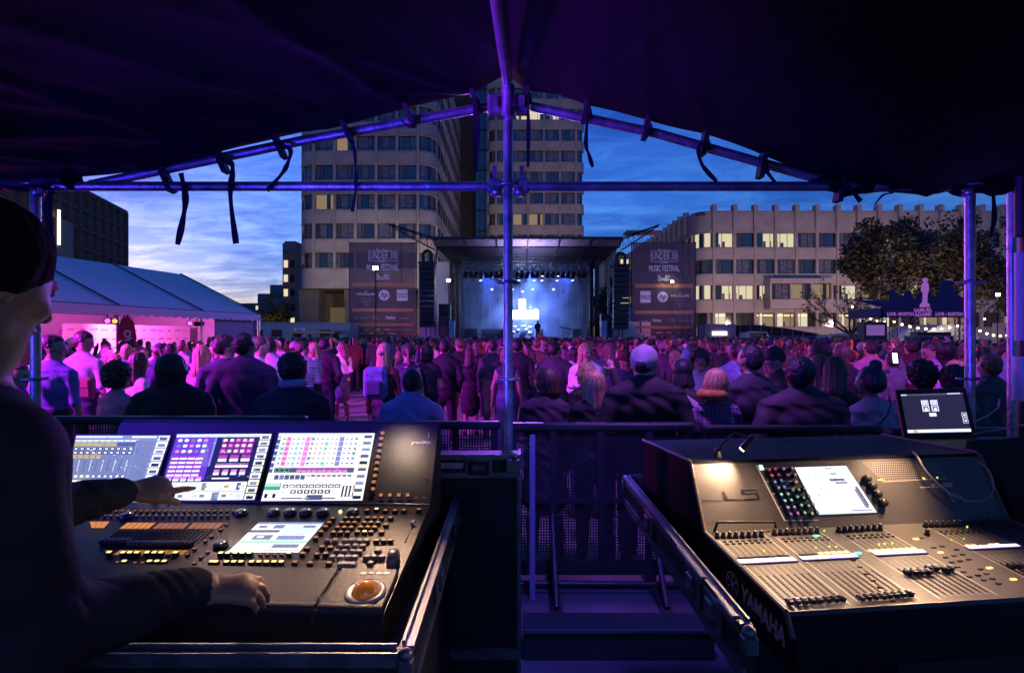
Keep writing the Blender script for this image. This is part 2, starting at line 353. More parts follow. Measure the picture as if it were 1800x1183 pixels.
# --- second tower
t2=thing('office_tower','farther slim office tower with one row of lit windows, above the stage roof','tower',(4.5,118,0))
X0=-4.75;X1=13.95;YF2=109.;r2=1.7
path=[('arc',(X0,YF2+r2),(X0+r2,YF2),(X0+r2,YF2+r2))]+[('flat',(X0+r2+3.06*i,YF2),(X0+r2+3.06*(i+1),YF2)) for i in range(5)]+[('arc',(X1-r2,YF2),(X1,YF2+r2),(X1-r2,YF2+r2))]
fl=[27.3+4.03*k for k in range(-5,7)]
lm={(2,9):'half',(3,9):'lit',(4,9):'dark',(2,4+0):'dark',(2,4):'half',(3,4):'half',(3,9):'lit',(4,9):'lit',(2,9):'lit'}
office(t2,path,fl,2.15,4.2,54.5,M_conc,lambda b,f:lm.get((b,f),rnd.choice(['dark','cur','cur'])))
b=MB(); b.bx(X0+1.2,X1-1.2,YF2+1.2,YF2+22,0,54.3); part('core',b,[M_joint],t2)
t3=thing('service_tower','dark brown windowless lift tower with blue glazed edge between the two office towers','tower',(-7,120,0))
b=MB(); b.bx(-13,-7.3,116,132,0,60); part('shaft',b,[mat('dark_brick',(.04,.032,.034),.85,var=.3,vs_=.8,bump=.3,bs=6)],t3)
b=MB()
for k in range(14): b.bx(-7.25,-4.8,113.6,130,3+4.03*k,3+4.03*k+3.7,0); b.bx(-7.28,-4.78,113.5,130,3+4.03*k+3.7,3+4.03*(k+1),1)
for x in (-6.4,-5.6): b.bx(x-.05,x+.05,113.4,113.55,3,58,1)
part('glazing',b,[mat('blue_glass',(.02,.05,.11),.12,coat=1,var=.2,vs_=.3),M_wf],t3)
# --- low office block on the right
t4=thing('office_block','long four storey concrete office block with roof fins and many lit windows on the right','building',(45,96,0))
YF4=86.;XB=27.95;r4=2.6
path=[('flat',(XB,YF4+r4+3.1*(i+1)),(XB,YF4+r4+3.1*i)) for i in range(15)][::-1]
path+=[('arc',(XB,YF4+r4),(XB+r4,YF4),(XB+r4,YF4+r4))]
path+=[('flat',(XB+r4+3.115*i,YF4),(XB+r4+3.115*(i+1),YF4)) for i in range(17)]
fl=[3.35,7.5,11.4,15.4]
lit4={3:{15:'lit',16:'lit',18:'lit',19:'lit',20:'half',24:'lit',25:'lit'},1:{15:'lit',16:'lit',17:'lit',18:'lit',19:'half',20:'lit',21:'cur',22:'lit',23:'half',25:'lit'},
      0:{k:'warm' for k in range(15,33)},2:{23:'half'}}
office(t4,path,fl,2.15,.2,20.9,M_conc2,lambda b,f:lit4.get(f,{}).get(b,'dark'))
b=MB(); b.bx(XB+1.2,84,YF4+1.2,140,0,20.5); b.bx(XB+.3,84,YF4+.3,140,20.3,20.6); part('core',b,[M_joint],t4)
b=MB()
for bay in path[:15]: b=MB(); b.bx(XB-.35,XB+.5,bay[1][1]-.25,bay[1][1]+.25,18.2,21.8); part('roof_fin',b,[M_conc2],t4)
for i in range(18): x=XB+r4+3.115*i; b=MB(); b.bx(x-.3,x+.3,YF4-.35,YF4+.8,17.9,21.8); part('roof_fin',b,[M_conc2],t4)
b=MB(); b.bx(38.2,47.6,YF4-1.9,YF4-.01,6.0,7.4); b.bx(38.2,47.6,YF4-1.9,YF4-.01,9.75,10.5)
for x in (38.3,41.3,44.4,47.4): b.bx(x-.15,x+.15,YF4-1.85,YF4-.02,7.4,9.75)
part('projecting_bay',b,[M_conc2],t4)
for x in (39.8,42.85,45.9):
    o=bpy.data.objects.new('window',get_win(2.6,2.3,'half',int(x)%4)); COL.objects.link(o); o.parent=t4; o.location=(x-45,YF4-1.5-96,7.42)
# --- dark hotel on the left
t5=thing('hotel_block','dark brown grid-fronted block with a vertical light strip, behind the white marquee','building',(-95,140,0))
A=Vector((-95,140,0)); dv=Vector((.25,-1,0)).normalized(); nv=Vector((dv.y*-1,dv.x,0)); nv=nv if nv.x>0 else -nv
b=MB(); Hh=32.3; Ln=95
Mx=Matrix((dv,nv,Vector((0,0,1)))).transposed()
b.box(A+dv*Ln/2-nv*10+Vector((0,0,Hh/2)),(Ln,20,Hh),0,Mx)
for i in range(25):
    b.box(A+dv*(i*3.9+.2)+nv*.25+Vector((0,0,Hh/2)),(.8,.5,Hh),0,Mx)
for k in range(9): b.box(A+dv*Ln/2+nv*.2+Vector((0,0,k*4+.3)),(Ln,.4,.9),0,Mx)
part('wall',b,[mat('brown_cladding',(.085,.062,.058),.8,var=.2,vs_=.3),M_joint],t5)
wmesh=MB(); wmesh.bx(-1.0,1.0,-.02,.12,0,2.2,0); wmesh.bx(-.85,.85,.121,.13,.15,2.05,1)
wme=wmesh.mesh('window',[mat('hotel_frame',(.11,.085,.08),.7),mat('hotel_glass',(.02,.02,.025),.5,spec=.2)]); wml=wmesh.mesh('window',[mat('hotel_frame',(.11,.085,.08),.7),em('hotel_light',(.8,.5,.25),.35)])
n=0
for k in range(1,8):
    for i in range(24):
        if n>=100: break
        if 7<=i<=8 and k<6: continue
        if k<3 and i>9: continue
        Wx=Matrix.Translation(A+dv*(i*3.9+2.2)+nv*.03+Vector((0,0,k*4+1.3)))@Matrix((-dv,nv,Vector((0,0,1)))).transposed().to_4x4()
        o=bpy.data.objects.new('window',wml if (i,k) in((19,4),(20,6),(18,3)) else wme); COL.objects.link(o); o.parent=t5; o.matrix_basis=wm(t5).inverted()@Wx; n+=1
b=MB(); b.box(A+dv*30.6+nv*.55+Vector((0,0,14.5)),(6.2,.5,20),0,Mx); part('pale_panel',b,[mat('pale_cladding',(.2,.17,.17),.7,var=.1,vs_=.3)],t5)
b=MB(); b.box(A+dv*33.2+nv*.95+Vector((0,0,22.6)),(.5,.3,6.6),0,Mx); part('light_strip',b,[em('light_strip',(1,.85,.75),3)],t5)
# --- brown narrow block and far skyline
def simple_block(label,x0,x1,y0,y1,z,col,nx,nz,litp,zb=0):
    o=thing('distant_building',label,'building',((x0+x1)/2,(y0+y1)/2,0)); b=MB(); b.bx(x0,x1,y0,y1,0,z)
    b.bx(x0+.3,x1-.3,y0+.5,y1-.5,z,z+.6); part('wall',b,[mat('block_%d'%int(abs(x0)*10),col,.8,var=.15,vs_=.2)],o)
    dx_=(x1-x0)/nx; dz=(z-zb)/nz
    wb=MB(); wb.bx(-dx_*.3,dx_*.3,-.1,.1,0,dz*.5); ms=[wb.mesh('window',[q]) for q in (M_gl,em('far_light',(1,.8,.5),.9))]
    for i in range(nx):
        for k in range(nz):
            q=bpy.data.objects.new('window',ms[rnd.random()<litp]); COL.objects.link(q); q.parent=o; q.location=(x0+dx_*(i+.5)-(x0+x1)/2,y0-(y0+y1)/2,zb+dz*(k+.3))
simple_block('narrow brown block with a few lit windows behind the left edge of the near tower',-60.5,-57.0,150,170,26.5,(.22,.15,.12),2,7,.22)
simple_block('stepped blue-grey high-rise on the far skyline, right of the marquee',-200,-188,470,490,44,(.10,.13,.20),5,9,.12)
simple_block('lower blue-grey block on the far skyline, beside the stepped high-rise',-212,-200.2,474,495,37,(.09,.12,.19),5,7,.1)
simple_block('low dark block at the foot of the far skyline left of the small tree',-225,-190,440,460,27,(.06,.06,.09),12,4,.06)
simple_block('wide pale office behind the trees right of the stage',22,44,135,150,21,(.34,.27,.2),7,5,.25)
# ================================================================ TREES
M_bark=mat('bark',(.07,.05,.04),.9,var=.3,vs_=3,bump=.6,bs=8)
def leafmat(n,c): 
    m=mat(n,c,.6,var=.45,vs_=.8); return m
def tree(label,x,y,h,cr,trunk_r,nleaf,lm,seed,cz=.64,sq=.75,bare=False,ls=.22):
    r=random.Random(seed); o=thing('tree',label,'tree',(x,y,0)); b=MB(); tips=[]
    th=h*(.34 if not bare else .3)
    b.tube([(0,0,0),(.05*h*.1,0,th*.5),(.02,.05,th)],[trunk_r*1.25,trunk_r,trunk_r*.85],n=9)
    def grow(p,dr,ln,rad,dep):
        q=[p]; d_=dr.copy()
        for i in range(3):
            d_=(d_+Vector((r.uniform(-.25,.25),r.uniform(-.25,.25),r.uniform(-.05,.2)))).normalized(); q.append(q[-1]+d_*ln/3)
        b.tube(q,[rad,rad*.85,rad*.7,rad*.5],n=6 if dep<2 else 4,cap=False); tips.extend(q[2:])
        if dep<(3 if not bare else 4):
            for i in range(3 if dep<2 else 2+bare):
                nd=(d_+Vector((r.uniform(-1,1),r.uniform(-1,1),r.uniform(-.3,.7)))*.8).normalized(); grow(q[r.choice([2,3])],nd,ln*r.uniform(.55,.8),rad*.5,dep+1)
    for i in range(6):
        a=i*1.05+r.uniform(-.3,.3); grow(Vector((0,0,th*.95)),Vector((math.cos(a),math.sin(a),r.uniform(.5,1.3))).normalized(),cr*.62,trunk_r*.55,0)
    part('trunk',b,[M_bark],o,world=False)
    if nleaf:
        c=MB(); clumps=[]
        for i in range(34):
            while True:
                v=Vector((r.uniform(-1,1),r.uniform(-1,1),r.uniform(-1,1)))
                if .35<v.length<1: break
            k=r.uniform(.75,1.08); clumps.append((Vector((v.x*cr*k,v.y*cr*k,h*cz+v.z*h*(1-cz)*k)),cr*r.uniform(.16,.30)))
        for t in tips[::2]: clumps.append((t,cr*.13))
        vs=[];fs=[]
        for i in range(nleaf):
            cc,rad=r.choice(clumps); v=Vector((r.gauss(0,1),r.gauss(0,1),r.gauss(0,.7))); v=v.normalized()*rad*r.random()**.4
            p=cc+v; u=Vector((r.uniform(-1,1),r.uniform(-1,1),r.uniform(-.6,.6))).normalized(); q=u.cross(Vector((r.uniform(-1,1),r.uniform(-1,1),r.uniform(-1,1)))).normalized(); s_=ls*r.uniform(.6,1.3)
            k=len(vs); vs+=[p-u*s_*.5,p+q*s_*.28,p+u*s_*.5,p-q*s_*.28]; fs.append((k,k+1,k+2,k+3))
        c.add(vs,fs); part('crown',c,[lm],o,world=False)
    return o
tree('big spreading tree with russet-green leaves behind the navy bar canopy',26.9,38,9.8,4.8,.30,27000,leafmat('leaf_olive',(.085,.075,.032)),3,ls=.27)
tree('thin almost bare tree in front of the office block, left of the big tree',26.8,45,7.2,3.2,.18,260,leafmat('leaf_russet',(.10,.075,.035)),5,bare=True,ls=.25)
tree('dark leafy tree between the stage and the right loudspeaker array',12.2,78,9.5,3.6,.25,4200,leafmat('leaf_dark',(.05,.06,.025)),8,ls=.42)
tree('small yellow-green tree lit from below, left of the near tower',-40.5,97,9.3,3.0,.2,3600,leafmat('leaf_yellow',(.12,.12,.03)),11,ls=.42)
tree('dark tree at the right end of the square beyond the scaffold',30.2,34,8.3,3.2,.22,9500,leafmat('leaf_olive',(.085,.075,.032)),17,ls=.26)
tree('low dark tree behind the marquee roof end',-52,110,8,3.6,.2,2400,leafmat('leaf_dark',(.05,.06,.025)),21,ls=.45)
# ================================================================ MARQUEE
mq=thing('marquee','white frame marquee lit pink inside, with scalloped eaves, left of the square','marquee',(-17,22,0))
M_pvc=mat('white_pvc',(.55,.55,.6),.5,var=.06,vs_=.4,bump=.06,bs=3); M_pvcw=mat('white_pvc_wall',(.5,.48,.5),.6,var=.08,vs_=.4)
Dm=Vector((.168,1,0)); Nm=Vector((-1,.168,0))
def EV(Y,z=3.0): return Vector((-12.8-.168*(29-Y),Y,z))
def RG(Y,z=5.15): return EV(Y,z)+Nm*4.46
ys=[28.9,24.85,20.6,16.4,12.2,8.0]
b=MB()
for a,c in zip(ys[:-1],ys[1:]):
    n=8
    for i in range(n):
        u0,u1=a+(c-a)*i/n,a+(c-a)*(i+1)/n; sg0=-.10*math.sin(math.pi*i/n); sg1=-.10*math.sin(math.pi*(i+1)/n)
        for j in range(6):
            def pt(u,t,s): v=EV(u)*(1-t)+RG(u)*t; v.z+=s*math.sin(math.pi*t); return v
            t0,t1=j/6,(j+1)/6; b.add([pt(u0,t0,sg0),pt(u1,t0,sg1),pt(u1,t1,sg1),pt(u0,t1,sg0)],[(0,1,2,3)],0,True)
    q=[RG(a),RG(c),EV(c)+Nm*8.92,EV(a)+Nm*8.92]; b.quad(*q)
# gable end
b.add([EV(28.9),RG(28.9),EV(28.9)+Nm*8.92],[(0,1,2)])
part('roof',b,[M_pvc],mq)
b=MB()
for a,c in zip(ys[:-1],ys[1:]):
    m=9
    for i in range(m):
        u0,u1=a+(c-a)*i/m,a+(c-a)*(i+1)/m; e=Nm*-.04
        prof=[(0,-.28),(.25,-.33),(.5,-.35),(.75,-.33),(1,-.28)]
        for (f0,z0),(f1,z1) in zip(prof[:-1],prof[1:]):
            p0=EV(u0+(u1-u0)*f0)+e;p1=EV(u0+(u1-u0)*f1)+e
            b.add([p0,p1,p1+Vector((0,0,z1)),p0+Vector((0,0,z0))],[(0,1,2,3)])
part('valance',b,[mat('valance_pvc',(.5,.5,.55),.5)],mq)
b=MB()
for u in ys: b.tube([EV(u,3.02)+Vector((0,0,.02)),RG(u,5.18)],.03,0,6)
b.tube([EV(ys[0]),EV(ys[-1])],.04,0,6)
part('roof_seam',b,[mat('seam_dark',(.07,.07,.1),.6)],mq)
for u in ys[:-1]:
    b=MB(); p=EV(u)+Nm*.05; b.box(p*1+Vector((0,0,-1.5)),(.1,.1,2.98),0); part('post',b,[mat('post_white',(.6,.55,.5),.4,.5)],mq)
b=MB()
p=EV(28.7)+Nm*.1; q=EV(25.7)+Nm*.1
b.add([p+Vector((0,0,-.05)),q+Vector((0,0,-.05)),q-Vector((0,0,3)),p-Vector((0,0,3))],[(0,1,2,3)],0)
for f0,f1 in ((.38,.62),(.68,.92)):
    a_=q*(1-f0)+p*f0;c_=q*(1-f1)+p*f1; e=Nm*-.02
    b.quad(a_+e+Vector((0,0,-1.8)),c_+e+Vector((0,0,-1.8)),c_+e+Vector((0,0,-1.25)),a_+e+Vector((0,0,-1.25)),1)
part('side_wall',b,[mat('wall_grey_pvc',(.2,.19,.26),.6,var=.1),em('marquee_window_glow',(1,.45,.85),1.0)],mq)
b=MB() # back wall and black drape
p=EV(28.8)+Nm*8.6;q=EV(19.2)+Nm*8.6
b.quad(q-Vector((0,0,3)),p-Vector((0,0,3)),p,q,0)
p2=EV(28.8)+Nm*.2; b.quad(p-Vector((0,0,3)),p2-Vector((0,0,3)),p2,p,0)
part('back_wall',b,[M_pvcw],mq)
b=MB(); n=70; p=EV(20.3)+Nm*3.2;q=EV(9)+Nm*3.2; pts=[]
for i in range(n+1):
    v=p*(1-i/n)+q*(i/n)+Nm*.07*math.sin(i*1.9); pts.append(v)
for a,c in zip(pts[:-1],pts[1:]): b.add([a-Vector((0,0,2.95)),c-Vector((0,0,2.95)),c+Vector((0,0,-.1)),a+Vector((0,0,-.1))],[(0,1,2,3)],0,True)
part('drape',b,[mat('black_drape',(.02,.012,.02),.8)],mq)
# backdrop wall with small repeated marks
b=MB(); p=EV(21.2)+Nm*3.0;q=EV(27.8)+Nm*3.0; ux=(q-p).normalized(); ln=(q-p).length
b.box((p+q)/2+Vector((0,0,-1.75))+Nm*.05,(ln,.06,2.3),0,Matrix((ux,Nm.normalized(),Vector((0,0,1)))).transposed())
for i in range(13):
    for j in range(6):
        o_=p+ux*(.3+i*.5)+Vector((0,0,-2.75+j*.38))-Nm*.0
        b.text(['one','world','press'][(i+j)%3],.13,1,o_,ux,(0,0,1),bold=.02,thick=.01)
solo('media_wall',b,[mat('media_wall_white',(.7,.66,.68),.6),mat('media_wall_mark',(.3,.12,.3),.6)],'pink-lit white press backdrop with rows of small marks inside the marquee','backdrop')
# feather flag
fl_=thing('feather_flag','red feather flag with a white word standing at the marquee opening','flag',(P(219,590,19.6).x,19.6,0))
b=MB(); c=P(219,590,19.6); prof=[(-.28,1.1),(-.25,2.0),(-.1,2.5),(.12,2.62),(.33,2.4),(.42,1.9),(.4,1.2),(.3,.9),(0,.75)]
b.poly([(x,z) for x,z in prof][::-1],.02,0,(c.x,19.6,0),(1,0,0),(0,0,1)); 
b.text('ONE',.34,1,(c.x+.07,19.56,1.75),(.25,0,-.97),(.97,0,.25),bold=.03,thick=.004)
part('flag_cloth',b,[mat('flag_red',(.6,.02,.06),.6),mat('flag_white',(.8,.8,.8),.6)],fl_)
b=MB(); b.tube([(c.x-.28,19.62,0),(c.x-.28,19.62,1.6),(c.x-.2,19.62,2.3),(c.x+.1,19.62,2.66),(c.x+.3,19.62,2.5)],.015,0,6); part('pole',b,[M_blackm],fl_)
def parcan(cl,label,loc,aim,col,s=1,grp=None,name='stage_light',es=6,on=True):
    o=thing(name,label,'spotlight',loc,0,grp); a=(Vector(aim)-Vector(loc)).normalized(); Mr=a.to_track_quat('Z','Y').to_matrix()
    b=MB(); b.lathe([(.05*s,-.16*s),(.11*s,-.14*s),(.12*s,.05*s),(.15*s,.16*s),(.14*s,.16*s),(.11*s,.06*s)],0,10,(0,0,-.2*s),Mr); part('housing',b,[M_blackm],o,world=False)
    b=MB(); b.lathe([(.105*s,.065*s),(.001,.075*s)],0,10,(0,0,-.2*s),Mr); part('lens',b,[cl],o,world=False)
    b=MB(); b.ribbon([(-.15*s,0,-.2*s),(-.15*s,0,-.03*s),(.15*s,0,-.03*s),(.15*s,0,-.2*s)],.03*s,.01,0,side=(0,1,0)); b.box((0,0,.02*s),(.05*s,.05*s,.08*s)); part('yoke',b,[M_blackm],o,world=False)
    return o
E_mag=em('lens_magenta',(1,.1,.85),3); E_red=em('lens_red',(1,.25,.1),5); E_off=mat('lens_off',(.05,.05,.08),.1,coat=1); E_blu=em('lens_blue',(.35,.5,1),5); E_am=em('lens_amber',(1,.4,.1),2)
PCL=['small amber-lit par can at the marquee post left of the flag','magenta par can clamped under the marquee eave left of the flag','amber par can nearest the orange-lit marquee post','dark par can under the eave at the post right of the press backdrop','magenta par can beside the right marquee post','outermost dark par can at the right marquee post']
for i,(u,cl) in enumerate(((20.9,E_am),(20.2,E_mag),(20.5,E_am),(24.6,E_off),(24.2,E_mag),(24.9,E_off))):
    parcan(cl,PCL[i],tuple(EV(u,2.62)+Nm*.1),(-8,12,.5),0,.8,'par cans under the marquee eave')
point('marquee_post_glow',tuple(EV(20.6,1.9)+Nm*.5),14,(1,.35,.1),.1)
# ================================================================ TRAILER, CONTAINERS
tr=thing('site_trailer','long low white site trailer with small windows, between marquee and left banner','trailer',(-18.5,52,0))
b=MB(); b.bx(-23.5,-14.4,50.6,53.4,.6,3.05); b.bx(-23.6,-14.3,50.5,53.5,3.05,3.15); part('body',b,[mat('trailer_white',(.4,.4,.42),.5,var=.12,bump=.2,bs=3)],tr)
for x in (-22.6,-20.9,-16.6):
    b=MB(); b.bx(x-.45,x+.45,50.5,50.6,1.9,2.5,0); b.bx(x-.4,x-.03,50.48,50.5,1.95,2.45,1); b.bx(x+.03,x+.4,50.48,50.5,1.95,2.45,1); part('window',b,[M_wf,M_gl],tr)
b=MB(); b.bx(-19.4,-18.4,50.56,50.595,1.85,2.65); b.text('SITE',.3,1,(-18.9,50.55,2.3),(1,0,0),(0,0,1),bold=.02); b.text('OFFICE',.22,1,(-18.9,50.55,2.0),(1,0,0),(0,0,1),bold=.02); part('notice',b,[mat('notice_white',(.8,.8,.8)),M_black],tr)
b=MB(); b.bx(-22.8,-21.8,50.8,53.2,0,.6); b.bx(-16.5,-15.5,50.8,53.2,0,.6); part('wheels',b,[M_black],tr)
sv=thing('street_vendor_hut','low orange-lit vendor hut roof in front of the trailer','hut',(-16.6,48.5,0))
b=MB(); b.bx(-18.6,-14.8,47.5,49.5,2.15,2.35); part('roof',b,[mat('hut_roof',(.5,.22,.12),.6)],sv)
b=MB(); b.bx(-18.4,-15,47.6,47.7,0,1.1); b.bx(-18.4,-18.3,47.6,49.4,0,2.15); b.bx(-15.1,-15,47.6,49.4,0,2.15); part('counter',b,[mat('hut_wall',(.2,.12,.1),.7)],sv)
# ================================================================ STAGE
st=thing('stage','black covered concert stage with lit backdrop, front truss and translucent roof visor','stage',(1.2,60,0))
SX0,SX1=-5.6,8.0
b=MB(); b.bx(SX0-1,SX1+1,55,68,1.5,1.7,0); b.bx(SX0-1,SX1+1,55.02,55.1,0,1.5,1); part('deck',b,[mat('stage_deck',(.02,.02,.025),.35),M_dark],st)
b=MB(); n=60
for i in range(n):
    x0=SX0+(SX1-SX0)*i/n;x1=SX0+(SX1-SX0)*(i+1)/n; y0=66+.12*math.sin(i*1.3);y1=66+.12*math.sin((i+1)*1.3)
    b.add([(x0,y0,1.7),(x1,y1,1.7),(x1,y1,9.6),(x0,y0,9.6)],[(0,1,2,3)],0,True)
part('backdrop',b,[mat('black_serge',(.010,.011,.02),.9)],st)
for s_,x in ((-1,SX0),(1,SX1)):
    b=MB()
    for i in range(24):
        y0=56+i*.42;y1=y0+.42; b.add([(x+.1*math.sin(i*2),y0,1.7),(x+.1*math.sin((i+1)*2),y1,1.7),(x+.1*math.sin((i+1)*2),y1,9.4),(x+.1*math.sin(i*2),y0,9.4)],[(0,1,2,3)],0,True)
    part('side_drape',b,[mat('black_serge',(.03,.032,.05),.9)],st)
# roof: rising visor, dark underside
M_vis=mat('roof_skin',(.33,.32,.36),.5,var=.1,vs_=.5); M_rund=mat('roof_skin_dark',(.05,.05,.065),.6)
b=MB(); xl,xr=-7.3,10.3
nn=6
for i in range(nn):
    x0=xl+(xr-xl)*i/nn;x1=xl+(xr-xl)*(i+1)/nn
    ins=.0
    b.add([(x0,53,11.05),(x1,53,11.05),(x1,54.6,10.55),(x0,54.6,10.55)],[(0,1,2,3)],0)
    b.bx(x0,x1,52.9,53,11.0,11.18,1)
part('visor',b,[M_vis,M_rund],st)
b=MB(); b.add([(xl,54.6,10.55),(xr,54.6,10.55),(xr-1.5,58,9.2),(xl+1.5,58,9.2)],[(0,1,2,3)]); b.add([(xl+1.5,58,9.2),(xr-1.5,58,9.2),(xr-1.5,68,8.9),(xl+1.5,68,8.9)],[(0,1,2,3)])
b.add([(xl,54.6,10.56),(xl+1.5,58,9.2),(xl+1.2,58,11.6),(xl,54,11.2)],[(0,1,2,3)]); b.add([(xr,54.6,10.56),(xr-1.5,58,9.2),(xr-1.2,58,11.6),(xr,54,11.2)],[(0,1,2,3)])
b.add([(xl,53,11.2),(xr,53,11.2),(xr-1,60,12.1),(xl+1,60,12.1)],[(0,1,2,3)]); b.add([(xl+1,60,12.1),(xr-1,60,12.1),(xr-1,68,11),(xl+1,68,11)],[(0,1,2,3)])
part('roof',b,[M_rund],st)
b=MB()
for i in range(7):
    x=xl+(xr-xl)*i/6; xi=xl+1.5+(xr-xl-3)*i/6
    b.tube([(x,52.95,10.98),(x,54.6,10.48),(xi,58,9.12)],.045,0,6); 
    b.tube([(x,54.6,10.1),(xi,58,8.9)],.035,0,5)
for y,z,k in ((53.05,11.0,0),(54.6,10.45,0),(56.3,9.75,.75),(58,9.05,1.5)): b.tube([(xl+k,y,z),(xr-k,y,z)],.05,0,6)
for i in range(36):
    x0=xl+(xr-xl)*i/36;x1=xl+(xr-xl)*(i+1)/36; b.tube([(x0,53.02,11.0 if i%2 else 10.72),(x1,53.3,10.72 if i%2 else 11.0)],.02,0,4)
part('roof_rafters',b,[M_blackm],st)
def truss(name,parent,p,q,h,w_,m,bays,r=.05,label=None):
    p=Vector(p);q=Vector(q);b=MB(); ax=(q-p).normalized(); up=Vector((0,0,1)) if abs(ax.z)<.8 else Vector((0,1,0)); sd_=ax.cross(up).normalized()
    up=sd_.cross(ax)
    C=[(u,v) for u in(-h/2,h/2) for v in(-w_/2,w_/2)]
    for u,v in C: b.tube([p+up*u+sd_*v,q+up*u+sd_*v],r,0,6)
    for v in (-w_/2,w_/2):
        for i in range(bays):
            a=p+(q-p)*i/bays; c=p+(q-p)*(i+1)/bays; m_=(a+c)/2
            b.tube([a-up*h/2+sd_*v,m_+up*h/2+sd_*v],r*.6,0,5,False); b.tube([m_+up*h/2+sd_*v,c-up*h/2+sd_*v],r*.6,0,5,False)
    for i in range(bays+1):
        a=p+(q-p)*i/bays
        for u in(-h/2,h/2): b.tube([a+up*u-sd_*w_/2,a+up*u+sd_*w_/2],r*.6,0,5,False)
        if i%4==0:
            for v in(-w_/2,w_/2): b.tube([a-up*h/2+sd_*v,a+up*h/2+sd_*v],r*.8,0,5,False)
    return part(name,b,[m],parent,label)
truss('front_truss',st,(-5.0,57.6,8.95),(7.8,57.6,8.95),.82,.6,M_alu,16)
truss('mid_truss',st,(-4.8,61,8.7),(7.6,61,8.7),.5,.5,M_blackm,18,.04)
truss('mid_truss',st,(-4.8,64,8.4),(7.6,64,8.4),.5,.5,M_blackm,18,.04)
for x in (-6.1,-5.5,7.95,8.5):
    b=MB(); b.bx(x-.2,x+.2,56.8,57.2,0,9.6); part('post',b,[M_blackm],st)
for x in (-5.15,8.05): b=MB(); b.tube([(x,57.0,1.7),(x,57.0,9)],.045,0,6); part('upright_tube',b,[M_alu],st)
for x,xt in ((-7.4,-7.2),(9.3,10.1)):
    b=MB(); b.tube([(x,54.8,0),(x,54.8,8.6),(xt,54.8,10.5)],.12,0,8); part('corner_leg',b,[M_alu],st)
for x in (-3.2,-2.5,5.4,6.1,7.3): b=MB(); b.tube([(x,63,1.7),(x,63,8.2)],.03,0,5); part('upright_tube',b,[mat('grey_tube',(.25,.25,.3),.4,.6)],st)
# roof wings that carry the PA
for sx,x0,x1 in ((-1,-7.2,-11.1),(1,10.3,13.2)):
    b=MB(); z0,z1=11.1,(12.0 if sx<0 else 11.9)
    b.tube([(x0,53,11.1),(x1,51,z1)],.06,0,6); b.tube([(x0,53.4,10.0),((x0+x1)/2,52.2,10.9),(x1,51,z1)],.06,0,6); b.tube([(x0,55,11.1),(x1,51,z1)],.06,0,6)
    for k in range(7):
        f=k/7; a=Vector((x0,53,11.1)).lerp(Vector((x1,51,z1)),f); c=Vector((x0,53.4,10.0)).lerp(Vector((x1,51,z1)),f+.04)
        c.z=10.0+(10.9-10.0)*min(1,f*2)+(z1-10.9)*max(0,f*2-1); b.tube([a,c],.03,0,4); b.tube([a,c+Vector((sx*.35,0,.1))],.03,0,4)
    if sx>0: b.bx(10.6,14.0,52.4,54.4,11.55,11.7,1)
    part('roof_wing',b,[M_blackm,M_vis],st)
# LED wall showing a white L shape
led=thing('led_screen','bright white LED panels forming a cross-like shape low on the stage backdrop','screen',(1.6,63.4,1.7))
E_led=em('led_white',(.75,.85,1),18)
b=MB(); b.bx(-.2,2.95,63.3,63.45,3.85,4.78); b.bx(2.55,2.75,63.3,63.45,4.78,4.95); part('panel',b,[E_led],led); b=MB(); b.bx(.8,1.5,63.3,63.45,4.78,6.05); part('panel',b,[E_led],led)
b=MB(); b.bx(-.25,3.0,63.46,63.6,1.7,4.6); b.bx(.75,1.55,63.46,63.6,4.6,6.0); part('frame',b,[M_blackm],led)
point('led_glow',(1.4,62.4,4.6),2800,(.28,.42,1),.8)
spot('stage_blue_beam',(2.0,58.6,8.6),(2.6,64.5,3.2),12000,(.07,.15,1),54)
spot('stage_blue_beam',(-3.2,58.6,8.6),(-.5,65,3.6),3200,(.05,.12,1),50)
spot('stage_blue_beam',(6.0,58.6,8.6),(4.0,65,5.0),4200,(.07,.15,1),54)
# stage haze: real air inside the stage
hz=MB(); hz.bx(SX0+.4,SX1-.4,57.9,65.8,1.75,8.6)
hm=bpy.data.materials.new('stage_smoke'); hm.use_nodes=True; hn=hm.node_tree; hn.nodes.remove(hn.nodes['Principled BSDF'])
pv=hn.nodes.new('ShaderNodeVolumePrincipled'); pv.inputs['Color'].default_value=(.5,.62,1,1)
tcv=hn.nodes.new('ShaderNodeTexCoord'); nv_=hn.nodes.new('ShaderNodeTexNoise'); nv_.inputs['Scale'].default_value=.45; nv_.inputs['Detail'].default_value=3; hn.links.new(tcv.outputs['Object'],nv_.inputs['Vector'])
mr=hn.nodes.new('ShaderNodeMapRange'); mr.inputs[1].default_value=.4; mr.inputs[2].default_value=.7; mr.inputs[3].default_value=.006; mr.inputs[4].default_value=.22; hn.links.new(nv_.outputs[0],mr.inputs[0]); hn.links.new(mr.outputs[0],pv.inputs['Density'])
hn.links.new(pv.outputs[0],hn.nodes['Material Output'].inputs['Volume'])
struct('stage_smoke',hz,[hm],'stuff')
